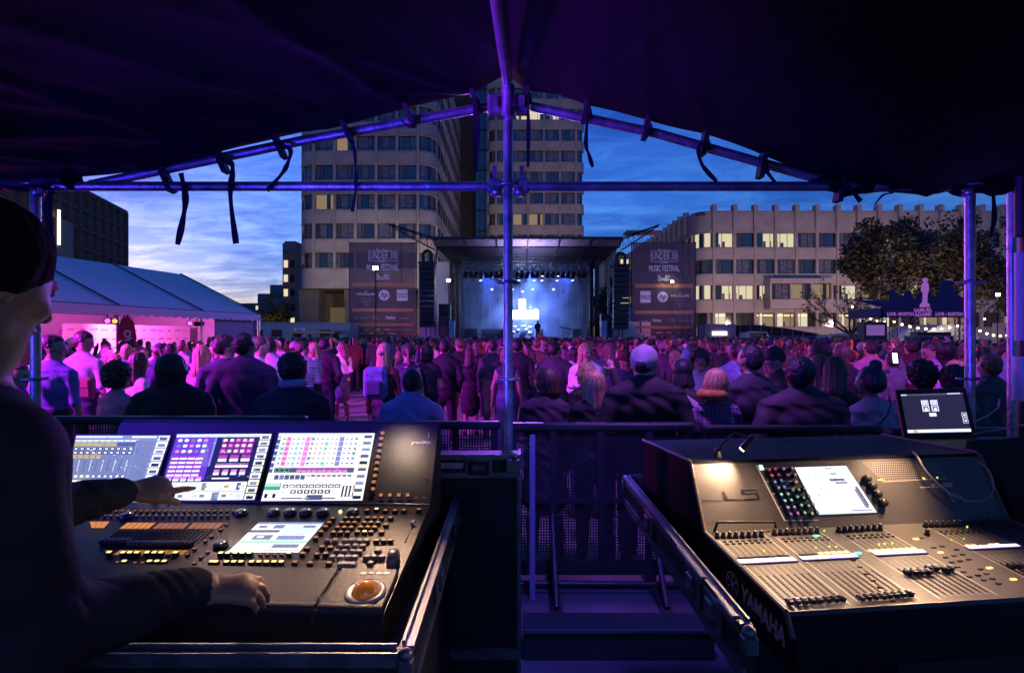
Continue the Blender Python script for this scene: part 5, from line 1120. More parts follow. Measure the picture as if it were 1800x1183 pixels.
b=MB(); a=S.uv(*c4(1555,190));c_=S.uv(*c4(1490,325)); b.box(S.pt((a[0]+c_[0])/2,(a[1]+c_[1])/2,.002),(.003,abs(a[1]-c_[1]),.003),0,S.M); S.box(b,a[0],a[1],.012,.02,.014,1,.002,.003); part('master_fader',b,[M_black,mat('fader_grey',(.25,.23,.22),.4)],LC)
b=MB(); u,v=S.uv(*c4(983,85)); b.sph(S.pt(u,v,.003),.0055,0,10); part('indicator',b,[em('ind_yellow',(1,.7,.2),5)],LC)
# orange label strips
M_ost=em('label_strip_orange',(1,.34,.08),.75); M_ost2=em('label_strip_dim',(.75,.25,.13),.5); M_ost3=em('label_strip_low',(.85,.34,.04),.5)
for qd,m,nn in (([(400,205),(680,205),(610,262),(325,262)],0,5),([(710,208),(1005,208),(945,262),(640,262)],1,5),([(1035,205),(1330,205),(1275,262),(975,262)],1,5),([(40,195),(235,195),(180,255),(60,255)],0,3),([(330,468),(632,468),(600,512),(265,512)],2,5),([(650,468),(992,468),(935,512),(610,512)],2,6),([(190,470),(260,470),(240,510),(205,510)],2,1)):
    t=[S.uv(*c3(*p)) for p in qd]; b=MB()
    for i in range(nn):
        f0,f1=i/nn+.01,(i+1)/nn-.015
        L2=lambda A,B,f:(A[0]+(B[0]-A[0])*f,A[1]+(B[1]-A[1])*f)
        b.quad(S.pt(*L2(t[3],t[2],f0),.0015),S.pt(*L2(t[3],t[2],f1),.0015),S.pt(*L2(t[0],t[1],f1),.0015),S.pt(*L2(t[0],t[1],f0),.0015))
    part('label_strip',b,[[M_ost,M_ost2,M_ost3][m]],LC)
# faders of the desk
fc=MB(); fc.box((0,0,.006),(.013,.026,.012),0,None,.003); fc.box((0,0,.0125),(.012,.002,.002),1); FC=fc.mesh('fader_cap',[mat('fader_black',(.045,.04,.045),.35),mat('fader_line',(.5,.45,.45),.5)])
b=MB(); 
for i in range(21):
    f=i/20; a=S.uv(*c3(330+930*f,275)); c_=S.uv(*c3(165+870*f,400)); b.box(S.pt((a[0]+c_[0])/2,(a[1]+c_[1])/2,.0012),(.0022,(a[1]-c_[1]),.0022),0,S.M)
    o=bpy.data.objects.new('fader_cap',FC); COL.objects.link(o); o.parent=LC; vv=c_[1]+(0.002 if i<7 else -.012); o.matrix_basis=inv@SM(S,c_[0],vv+.0,.001)
part('fader_slots',b,[M_dark],LC,kind='stuff')
# keys on the wing
b=MB()
for i in range(10): u,v=Pn.uv(673-i*1.83,762+i*11.0)
kk=[Pn.uv(460+p[0]/5.294,740+p[1]/5.294) for p in [(1130,115),(1120,165),(1110,225),(1100,280),(1090,335),(1080,390),(1070,450),(1060,510),(1050,568),(1045,632),(1118,690),(1200,690),(1283,690),(1365,690)]]
KW=keymesh('wing_key',.016,.014,.012,em('key_orange_dim',(1,.36,.08),.55),side=mat('key_brown',(.16,.13,.11),.4))
for i,(u,v) in enumerate(kk): o=bpy.data.objects.new('wing_key',KW); COL.objects.link(o); o.parent=LC; o.matrix_basis=inv@SM(Pn,u,v,.001)
u,v=Pn.uv(748,838); b=MB(); b.sph(Pn.pt(u,v,.002),.004,0,8); part('wing_stud',b,[M_alu],LC)
# ================================================================ SOUND CONSOLE
th=R(7); RC=thing('sound_console','large sound desk with bright central screen, coloured knobs and rows of faders','sound console',(.62,1.40,1.14),th)
Rz=Matrix.Rotation(th,3,'Z'); EX=Rz@Vector((1,0,0)); EYh=Rz@Vector((0,1,0))
J=Vector((.602,1.77,1.29)); Fr=J-EYh*.42-Vector((0,0,.045)); Tp=J+EYh*.10+Vector((0,0,.19))
S2=Surf(Fr,EX,(J-Fr)); P2=Surf(J,EX,(Tp-J)); WR=1.06; SL2=(J-Fr).length; PL2=(Tp-J).length
def W2(x,y,z): return Fr+EX*x+EYh*y+Vector((0,0,z))
b=MB(); prof=[(-.02,-.13),(-.038,-.115),(-.030,-.05),(-.006,-.008),(0,0),(.42,.045),(.430,.062),(.52,.235),(.53,.243),(.97,.232),(.98,.222),(.98,-.10),(.5,-.12)]
n=len(prof); vs=[W2(0,y,z) for y,z in prof]+[W2(WR,y,z) for y,z in prof]
M_cl=mat('console_taupe',(.105,.09,.082),.42,var=.12,vs_=5,bump=.12,bs=240,spec=.6); M_clb=mat('console_side_black',(.010,.010,.014),.55,var=.2,spec=.12)
fs=[tuple(range(n)),tuple(range(2*n-1,n-1,-1))]+[(i,n+i,n+(i+1)%n,(i+1)%n) for i in range(n)]; b.add(vs,fs)
mm=b.mesh('chassis',[M_cl,M_clb]); 
for i,p in enumerate(mm.polygons): p.material_index=0 if (i-2) in (3,4,5,6) else 1
part('chassis',mm,None,RC)
# side cheeks with a warm painted edge
for x,nm in ((0,'side_panel'),(WR,'side_panel')):
    b=MB(); s_=-1 if x==0 else 1; t=[(y,z) for y,z in prof]
    for (y0,z0),(y1,z1) in zip(prof[2:9],prof[3:10]): b.tube([W2(x+.002*s_,y0,z0+.002),W2(x+.002*s_,y1,z1+.002)],.006,0,8)
    part(nm,b,[mat('cheek_paint',(.17,.13,.11),.35)],RC)
b=MB(); o_=W2(-.003,.30,-.075); 
b.text('YAMAHA',.062,0,W2(-.004,.205,-.062),-EYh+Vector((0,0,-.107)),Vector((0,0,1))-EYh*.107,'L',.045,0,.78)
c=W2(-.004,.248,-.040); n=40
ax=-EYh;az=Vector((0,0,1))
for i in range(n):
    a0=2*math.pi*i/n;a1=2*math.pi*(i+1)/n; q=lambda r,a:c+ax*r*math.cos(a)+az*r*math.sin(a)
    b.quad(q(.03,a0),q(.03,a1),q(.034,a1),q(.034,a0))
for k in range(3):
    a=R(30+60*k); dv=ax*math.cos(a)+az*math.sin(a); pv_=ax*-math.sin(a)+az*math.cos(a)
    b.quad(c-dv*.028-pv_*.0022,c+dv*.028-pv_*.0022,c+dv*.028+pv_*.0022,c-dv*.028+pv_*.0022)
    for s_ in(-1,1):
        e=c+dv*.02*s_; 
        for g_ in (-1,1): f_=(dv*s_*.5+pv_*g_*.86)*.009; w_=dv*.0016; b.quad(e-w_,e+w_,e+f_+w_,e+f_-w_)
part('side_lettering',b,[mat('side_print',(.42,.40,.55),.5)],RC)
# panel left: big model mark, printed frame, hinge bar
b=MB(); c5=lambda x,y:(1190+x/5.806,790+y/5.806); c6=lambda x,y:(1480+x/5.625,780+y/5.625); c7=lambda x,y:(1230+x/5.806,920+y/5.806); c8=lambda x,y:(1500+x/5.913,900+y/5.913)
def qp(b,Sf,pts,conv,m=0,h=.0012): b.quad(*[Sf.at(*conv(*p),h) for p in pts],m)
u,v=P2.uv(*c5(640,430)); 
for pts in (((255,505),(455,512),(460,518),(260,512)),((455,420),(480,420),(520,495),(480,508)),((480,508),(520,495),(660,500),(665,508)),((640,402),(810,400),(812,408),(650,410)),((640,402),(665,402),(700,440),(660,443)),((660,440),(810,432),(815,440),(665,447)),((805,432),(820,432),(850,490),(830,503)),((670,496),(830,490),(832,502),(678,505))): qp(b,P2,pts[::-1],c5)
part('model_mark',b,[mat('mark_black',(.02,.015,.015),.4)],RC)
b=MB(); 
for pts in (((770,418),(870,416),(872,424),(772,427)),((885,388),(930,387),(932,393),(888,394)),((880,395),(892,393),(912,416),(900,418)),((885,412),(960,410),(962,418),(888,420)),((940,386),(952,386),(972,410),(958,412)),((955,410),(1085,407),(1086,414),(957,418)),((990,380),(1005,380),(1012,396),(1000,397)),((1000,378),(1080,378),(1082,384),(1003,385)),((1010,393),(1080,392),(1082,398),(1012,399)),((1075,393),(1085,392),(1096,410),(1085,412))): qp(b,P2,pts[::-1],c6)
for a in grid((215,180),(930,168),(400,350),(1035,335),34,9): q=P2.uv(*c6(*a)); P2.rect(b,q[0]-.0014,q[0]+.0014,q[1]-.0009,q[1]+.0009,.0012,0)
for pts in (((1045,492),(1150,487),(1150,491),(1047,496)),((1045,492),(1052,492),(1120,572),(1112,574)),((1150,487),(1156,487),(1225,568),(1218,570))): qp(b,P2,pts[::-1],c6)
qp(b,P2,((400,365),(845,342),(845,347),(402,370))[::-1],c6); qp(b,P2,((860,343),(1020,336),(1022,342),(862,348))[::-1],c6)
part('meter_printing',b,[mat('print_warm',(.85,.75,.6),.5)],RC)
b=MB()
for a in ((360,350),(380,350),(400,350),(800,330),(812,335),(940,325)): q=P2.uv(*c6(*a)); P2.rect(b,q[0]-.003,q[0]+.003,q[1]-.002,q[1]+.002,.0014)
part('meter_leds',b,[em('led_green',(.55,1,.1),2.5)],RC)
b=MB(); q0,q1=P2.uv(*c5(375,830)),P2.uv(*c5(1005,800)); q2,q3=P2.uv(*c5(385,745)),P2.uv(*c5(960,742))
b.tube([P2.pt(*q0,.004),P2.pt(*q2,.02),P2.pt(q2[0]+.01,q2[1],.022),P2.pt(*q3,.022),P2.pt(*q1,.004)],.0045,0,8); part('grab_bar',b,[M_blackm],RC)
# coloured knob block
M_rng=mat('print_warm',(.85,.75,.6),.5)
b=MB()
for pts in (((800,150),(815,150),(1105,715),(1090,718)),((1090,714),(1440,706),(1440,714),(1095,722)),((870,178),(1160,172),(1162,180),(875,186)),((900,318),(935,318),(935,324),(902,324)),((1050,312),(1235,305),(1238,318),(1055,322)),((1080,382),(1240,378),(1243,392),(1085,394)),((965,440),(1000,440),(1000,446),(968,446)),((1030,572),(1065,572),(1065,578),(1032,578)),((1030,250),(1200,244),(1202,256),(1034,262))): qp(b,P2,pts[::-1],c5)
part('panel_printing',b,[M_rng],RC)
b=MB(); qp(b,P2,((830,150),(868,150),(888,200),(845,202))[::-1],c5,0,.002); part('lit_button',b,[em('btn_cyan',(.5,1,.8),2)],RC)
def ck(col,nm): 
    b=MB(); b.lathe([(.0075,0),(.007,.014),(.0055,.016),(.0001,.016)],0,14); b.lathe([(.0052,.0163),(.0001,.0165)],1,12); return b.mesh('knob',[M_black,mat('knob_top_'+nm,col,.4,em=col,es=.25)])
KC={'r':ck((.75,.08,.15),'red'),'b':ck((.12,.3,.75),'blue'),'c':ck((.25,.65,.65),'teal'),'v':ck((.3,.2,.7),'violet'),'g':ck((.25,.55,.35),'green'),'w':ck((.6,.5,.42),'grey')}
inv=wm(RC).inverted()
kb_=[('r',915,210),('r',975,205),('w',1060,200),('w',1150,195),('r',945,270),('r',1010,262),('r',1100,262),('w',1180,262),('b',975,335),('b',1040,322),('w',1185,335),('b',1010,395),('b',1068,388),('g',1155,415),('g',1215,410),('g',1275,400),('c',1040,462),('c',1105,455),('g',1200,485),('g',1265,490),('g',1318,478),('c',1075,525),('c',1140,518),('g',1240,570),('g',1315,575),('g',1360,558),('v',1105,595),('v',1168,590),('g',1275,648),('g',1350,655),('g',1405,640),('v',1135,660),('v',1205,652)]
for k,x,y in kb_: o=bpy.data.objects.new('knob',KC[k]); COL.objects.link(o); o.parent=RC; o.matrix_basis=inv@SM(P2,*P2.uv(*c5(x,y)),.001)
def ui5(q):
    q(0,1,0,1,14)
    for i in range(7):
        for j in range(4): q(.06+j*.09,.11+j*.09,.12+i*.12,.128+i*.12,9,H2)
    q(.55,.68,.04,.06,3,H2); q(.6,.72,.15,.18,9,H2); q(.52,.8,.27,.32,3,H2); q(.6,.82,.34,.38,9,H2); q(.8,.98,.08,.22,1,H2); q(.86,.93,.5,.9,9,H2); q(.9,.95,.45,.85,3,H3); q(.0,1,.95,1,1,H2); q(.6,.95,.93,.95,9,H2)
screen(P2,((1396,820),(1487,817),(1541,899),(1439,903)),ui5,'bright white touch screen of the sound desk',RC)
KB=knobmesh(.013,.016,M_black,mark=False)
for x,y in ((235,340),(287,415),(340,495),(395,580)): o=bpy.data.objects.new('encoder',KB); COL.objects.link(o); o.parent=RC; o.matrix_basis=inv@SM(P2,*P2.uv(*c6(x,y)),.001)
# gain knobs
gk=MB(); gk.lathe([(.0085,0),(.008,.006),(.006,.008),(.0058,.019),(.0001,.0195)],0,12); gk.box((0,.0,.0196),(.0015,.008,.001),1); GK=gk.mesh('knob',[M_black,M_rng])
rows=[[c7(175+i*64.7,125-i*2) for i in range(8)],[c7(760+i*62,92-i*2.5) for i in range(8)],[(1474+i*10.4,931-i*.6) for i in range(8)],[c6(825+i*55.7,800-i*2) for i in range(8)],[c6(840,880),c6(1400,770),c6(1440,765)]]
for rw in rows:
    for p in rw:
        u,v=S2.uv(p[0],p[1]+3); o=bpy.data.objects.new('knob',GK); COL.objects.link(o); o.parent=RC; o.matrix_basis=inv@SM(S2,u,v,.001)
# white scribble strips
for qd in ((c7(378,372),c7(960,342),c7(985,378),c7(425,430)),(c7(1012,345),c7(1580,305),c7(1620,345),c7(1065,388)),(c8(175,412),c8(712,386),c8(768,425),c8(248,462)),(c8(1160,362),c8(1680,325),c8(1730,355),c8(1245,402))):
    t=[S2.uv(*p) for p in qd]; b=MB(); u0=min(t[0][0],t[3][0]); u1=max(t[1][0],t[2][0]); v1=(t[0][1]+t[1][1])/2; v0=(t[3][1]+t[2][1])/2; u0=(t[0][0]+t[3][0])/2; u1=(t[1][0]+t[2][0])/2
    S2.box(b,(u0+u1)/2,(v0+v1)/2,u1-u0,v1-v0,.003,1,.0005)
    for i in range(8):
        a=u0+(u1-u0)*(i+.03)/8;c_=u0+(u1-u0)*(i+.97)/8; S2.rect(b,a,c_,v0+.006,v1-.001,.0045,0); S2.rect(b,a,c_,v0+.001,v0+.005,.0045,2); S2.rect(b,a+.004,a+.02,v0+.010,v0+.0125,.0047,3)
    part('channel_display',b,[em('scribble_white',(.9,.9,1),2.2),M_black,em('scribble_violet',(.3,.15,.9),.9),em('scribble_text',(.5,.5,.6),.7)],RC)
# printed grids, slots, small grey buttons, faders
b=MB(); sl=MB(); bt_=MB()
def v_at(p): return S2.uv(*p)
uA=[v_at(c7(175,115))[0],v_at(c7(760,92))[0],v_at((1474,931))[0],v_at(c6(825,790))[0]]
pw=[(v_at(c7(628,115))[0]-uA[0])/7]*4; pw=[pw[0]]*4
vD=v_at(c7(960,360))[1]; 
caps=MB(); caps.box((0,0,.004),(.010,.024,.008),0,None,.002); caps.box((0,.0,.0095),(.012,.010,.006),1,None,.002); caps.box((0,-.009,.009),(.011,.003,.004),0); CAP=caps.mesh('fader_cap',[mat('cap_black',(.02,.02,.022),.35),mat('cap_top',(.14,.14,.15),.3)])
CAP2=caps.mesh('fader_cap',[mat('cap_black',(.02,.02,.022),.35),mat('cap_white',(.7,.68,.66),.35)])
vtop=SL2-.03
for k in range(4):
    u0=uA[k]; p=pw[k]
    for i in range(9): 
        uu=u0+(i-.5)*p; S2.rect(b,uu-.0006,uu+.0006,vD+.035,vtop-.03,.0011); S2.rect(b,uu-.0005,uu+.0005,.02,vD-.03,.0011)
    S2.rect(b,u0-.66*p,u0-.56*p,.012,vtop,.0012); S2.rect(b,u0+7.56*p,u0+7.66*p,.012,vtop,.0012)
    for vv in (vtop-.03,vtop-.045,vD+.033): S2.rect(b,u0-.5*p,u0+7.5*p,vv-.0004,vv+.0004,.0012)
    for i in range(8):
        uu=u0+i*p
        for vv in (vtop-.037,vtop-.052): S2.box(bt_,uu+.003,vv,p*.42,.0055,.003,0,.001)
        for j in range(7): S2.rect(b,uu-.0055,uu-.0040,vD+.045+j*.007,vD+.047+j*.007,.0011)
        for j in range(12): S2.rect(b,uu-.006,uu+.006,.035+j*.0105,.0355+j*.0105,.0010)
        S2.box(sl,uu,.095,.0022,.13,.0015,0,.0003); S2.box(bt_,uu,vD+.024,p*.7,.008,.003,1 if not((k==1 and i>=3) or k==2 or (k==3 and i in(0,1,4,5))) else 2,.001)
        vc=[.032,.03,.128,.13][k]+(.0 if k!=2 else [0,0,0,0,.016,.016,.006,.010][i])+(.0 if k!=1 else [-.002,0,0,.0,.003,.003,.004,.004][i])
        if k==0: vc=.030+.0*i
        if k==1 and i==3: pass
        o=bpy.data.objects.new('fader_cap',CAP2 if k in(2,) or (k==0 and i<5) else CAP); COL.objects.link(o); o.parent=RC; o.matrix_basis=inv@SM(S2,uu,vc,.003)
# centre section buttons
r5=random.Random(5)
for i in range(11):
    for j in range(3):
        u,v=S2.uv(1620+i*10.5+j*15,945+i*8.5-j*2.5)
        if r5.random()<.72: S2.box(bt_,u,v,.013,.0055,.003,0,.001)
for i in range(7): u,v=S2.uv(1500+i*11.5,984+i*12); S2.box(bt_,u,v,.012,.0055,.003,0,.001)
for p_ in ((1610,947),(1653,971),(1739,998),(1781,1018)): u,v=S2.uv(*p_); S2.box(bt_,u,v,.018,.007,.004,2,.001,.001)
part('panel_lines',b,[M_rng],RC); part('fader_slots',sl,[M_dark],RC,kind='stuff')
part('channel_buttons',bt_,[mat('btn_dark',(.05,.04,.045),.5),mat('btn_grey',(.15,.12,.11),.5),em('btn_orange',(1,.55,.2),2.6)],RC,kind='stuff')
b=MB()
for p_ in (c7(1190,130),c7(1615,305)): u,v=S2.uv(*p_); b=MB(); S2.box(b,u,v,.02,.008,.005,0,.001,.001); part('green_button',b,[em('btn_green',(.15,1,.6),2)],RC)
b=MB()
for p_ in ((1343,967),(1434,962),(1458,960),(1470,960),(1545,956),(1555,955),(1568,954),(1672,948),(1694,946),(1700,925),(1449,932)): u,v=S2.uv(*p_); b=MB(); b.sph(S2.pt(u,v,.002),.0028,0,6); part('level_led',b,[em('led_green',(.55,1,.1),2.5)],RC)
# front lip catches blue
# gooseneck lamps
def goose(label,base,pts,tip,aim,en,parent=None):
    o=thing('gooseneck_lamp',label,'lamp',base); b=MB(); b.tube([base]+pts+[tip],.0045,0,8); b.lathe([(.012,0),(.012,.02),(.006,.03)],0,12,base); part('neck',b,[M_blackm],o)
    t=Vector(tip);d_=(Vector(aim)-t).normalized(); b=MB(); b.tube([t-d_*.005,t+d_*.05],.011,0,12); part('head',b,[M_blackm],o); b=MB(); b.tube([t+d_*.0505,t+d_*.053],.008,0,10); part('led',b,[em('lamp_led',(1,.85,.6),20)],o)
    if en: spot('console_lamp',tuple(t+d_*.06),aim,en,(1,.68,.42),110,1,.006)
bp=P2.at(1264,803)+Vector((0,.01,.0)); tip=P2.at(1315,775)+Vector((-.02,-.10,.06))
goose('short black gooseneck lamp lighting the left end of the sound desk',tuple(bp),[tuple(bp+Vector((.01,0,.04))),tuple(bp+Vector((.04,-.03,.085)))],tuple(bp+Vector((.085,-.075,.078))),tuple(P2.at(1252,843)),8)
spot('console_lamp',tuple(P2.at(1650,790)+Vector((-.10,-.10,.22))),tuple(S2.at(1600,1000)),27,(1,.64,.38),95,1,.02)
spot('console_lamp',tuple(P2.at(1420,790)+Vector((-.12,-.12,.20))),tuple(S2.at(1340,1000)),25,(1,.64,.38),95,1,.02)
spot('console_lamp',tuple(P2.at(1590,790)+Vector((-.04,-.14,.10))),tuple(P2.at(1570,850)),6,(1,.64,.38),80,1,.02)
spot('console_lamp',tuple(Pn.at(700,755)+Vector((0,-.14,.07))),tuple(Pn.at(703,800)),3.2,(1,.72,.5),100,1,.01)
spot('console_lamp',tuple(Pn.at(660,750)+Vector((.06,-.16,.16))),tuple(S.at(635,1010)),28,(1,.62,.38),72,.9,.02)
spot('console_lamp',tuple(Pn.at(420,750)+Vector((.0,-.16,.12))),tuple(S.at(395,1010)),5.5,(1,.62,.42),70,1,.02)
# white lamp cable looping over the right panel
b=MB(); q=[P2.at(*c6(x,y),h) for x,y,h in ((645,95,.03),(655,180,.05),(690,250,.05),(770,340,.045),(880,430,.04),(1000,510,.035),(1150,565,.03),(1280,575,.03))]+[P2.at(*c6(x,y),h) for x,y,h in ((1360,550,.03),(1390,490,.04),(1370,400,.05),(1310,310,.06),(1250,240,.06),(1225,205,.05))]
oo=[]
for i in range(len(q)-1):
    for k in range(4):
        t=k/4; p0=q[max(0,i-1)];p1=q[i];p2=q[i+1];p3=q[min(len(q)-1,i+2)]; oo.append(.5*((2*p1)+(p2-p0)*t+(2*p0-5*p1+4*p2-p3)*t*t+(3*p1-p0-3*p2+p3)*t**3))
oo.append(q[-1]); b.tube(oo,.0035,0,8); solo('lamp_cable',b,[mat('cable_grey',(.3,.28,.27),.45)],'thin grey cable looping over the right end of the sound desk','cable')
# case lid standing behind and right of the sound desk
b=MB(); b.add([W2(WR+.06,.2,.0),W2(WR+.5,-.1,.0),W2(WR+.5,-.1,.2),W2(WR+.5,.5,.31),W2(WR+.05,.62,.27),W2(WR+.04,.45,.12),W2(WR+.5,.6,-.05),W2(WR+.05,.66,-.05)],[(0,1,2,3,4,5),(2,1,6,3),(3,6,7,4),(0,5,4,7)]); solo('case_lid',b,[mat('lid_carpet',(.035,.03,.032),.9,bump=.3,bs=200)],'dark foam-lined case lid slanting beside the right end of the sound desk','case lid')
# rear case with laptop
rc_=thing('flight_case','black flight case carrying the laptop behind the sound desk','flight case',(2.1,2.62,.3))
b=MB(); b.bx(1.62,2.75,2.52,2.85,.45,1.40); part('body',b,[M_case],rc_); b=MB(); b.bx(1.615,2.755,2.512,2.525,1.385,1.405); part('edge_trim',b,[M_alu],rc_)
b=MB()
for x in (1.75,2.6): b.lathe([(.05,-.02),(.06,0),(.05,.02)],0,12,(x,2.6,.38),Matrix.Rotation(R(90),3,'Y'))
part('castor',b,[M_black],rc_)
lp=thing('laptop','open black laptop showing a dark screen with small white panels','laptop',(1.93,2.62,1.402),R(-8))
tl,tr2,bl2=P(1574,684,2.68),P(1697,680,2.63),P(1590,770,2.60); br2=tr2+bl2-tl
b=MB(); nn=(tr2-tl).cross(bl2-tl).normalized(); b.add([tl,tr2,br2,bl2]+[p+Vector((0,.012,0)) for p in (tl,tr2,br2,bl2)],[(3,2,1,0),(4,5,6,7),(0,1,5,4),(1,2,6,5),(2,3,7,6),(3,0,4,7)]); part('lid',b,[M_black],lp)
def LS(x,y,h=.003): 
    t=tl.lerp(tr2,x);w_=bl2.lerp(br2,x); return t.lerp(w_,y)-Vector((0,h,0))
b=MB(); Q=lambda x0,x1,y0,y1,m,h=.0015:b.quad(LS(x0,y1,h),LS(x1,y1,h),LS(x1,y0,h),LS(x0,y0,h),m)
Q(.06,.94,.1,.88,0); Q(.06,.94,.1,.125,1,.002); Q(.06,.14,.1,.12,2,.0025); Q(.72,.9,.1,.118,2,.0025); Q(.06,.94,.82,.88,2,.002); Q(.14,.2,.825,.875,3,.0025)
for x in (.33,.46): 
    Q(x,x+.1,.23,.33,2,.002); Q(x,x+.1,.345,.46,2,.002); Q(x+.015,x+.085,.36,.44,0,.0025); Q(x+.03,x+.07,.38,.445,2,.003)
    for k in range(3): Q(x+.02+.03*k,x+.027+.03*k,.24,.32,0,.0025)
Q(.41,.51,.49,.56,2,.002)
for y in (.5,.61): Q(.86,.93,y,y+.1,2,.002); Q(.867,.923,y+.008,y+.092,0,.0025); Q(.88,.91,y+.03,y+.07,2,.003)
part('screen',b,[em('laptop_dark',(.035,.03,.09),.7),em('laptop_bar',(.2,.2,.3),.6),em('laptop_white',(.75,.8,1),1.3),em('laptop_orange',(.9,.5,.2),1)],lp)
b=MB(); b.add([bl2,br2,br2+Vector((.02,-.2,-.02)),bl2+Vector((.0,-.2,-.02))]+[p+Vector((0,0,-.02)) for p in (bl2,br2,br2+Vector((.02,-.2,-.02)),bl2+Vector((.0,-.2,-.02)))],[(3,2,1,0),(4,5,6,7),(0,1,5,4),(1,2,6,5),(2,3,7,6),(3,0,4,7)]); part('keyboard_base',b,[M_black],lp)
b=MB(); 
q=[P(1800,745,2.3),P(1770,752,2.4),P(1735,757,2.45),P(1712,762,2.5)]; b.tube(q,.004,0,6); q=[P(1758,700,2.7),P(1755,715,2.7),P(1735,730,2.65),P(1708,742,2.6)]; b.tube(q,.004,0,6); solo('data_cable',b,[mat('cable_grey',(.3,.28,.27),.45)],'grey data cables running from the pipe to the laptop','cable')
b=MB(); b.lathe([(.0,0),(.045,0),(.05,.01),(.045,.03),(.02,.045),(.0001,.047)],0,20,(P(1773,795,2.2))); solo('computer_mouse',b,[mat('mouse_red',(.1,.02,.03),.2,coat=.6)],'dark glossy red mouse on the case at the far right','mouse')
b=MB(); b.lathe([(.0001,0),(.2,0),(.2,.008),(.0001,.008)],0,24,(P(1790,812,2.2))); solo('mouse_mat',b,[mat('mat_grey',(.12,.12,.2),.7)],'round grey mat under the red mouse at the far right','mat')
b=MB(); b.bx(1.97,2.7,1.95,2.4,.4,1.40); solo('equipment_case',b,[M_case],'dark case at the far right edge carrying the mouse mat','case')
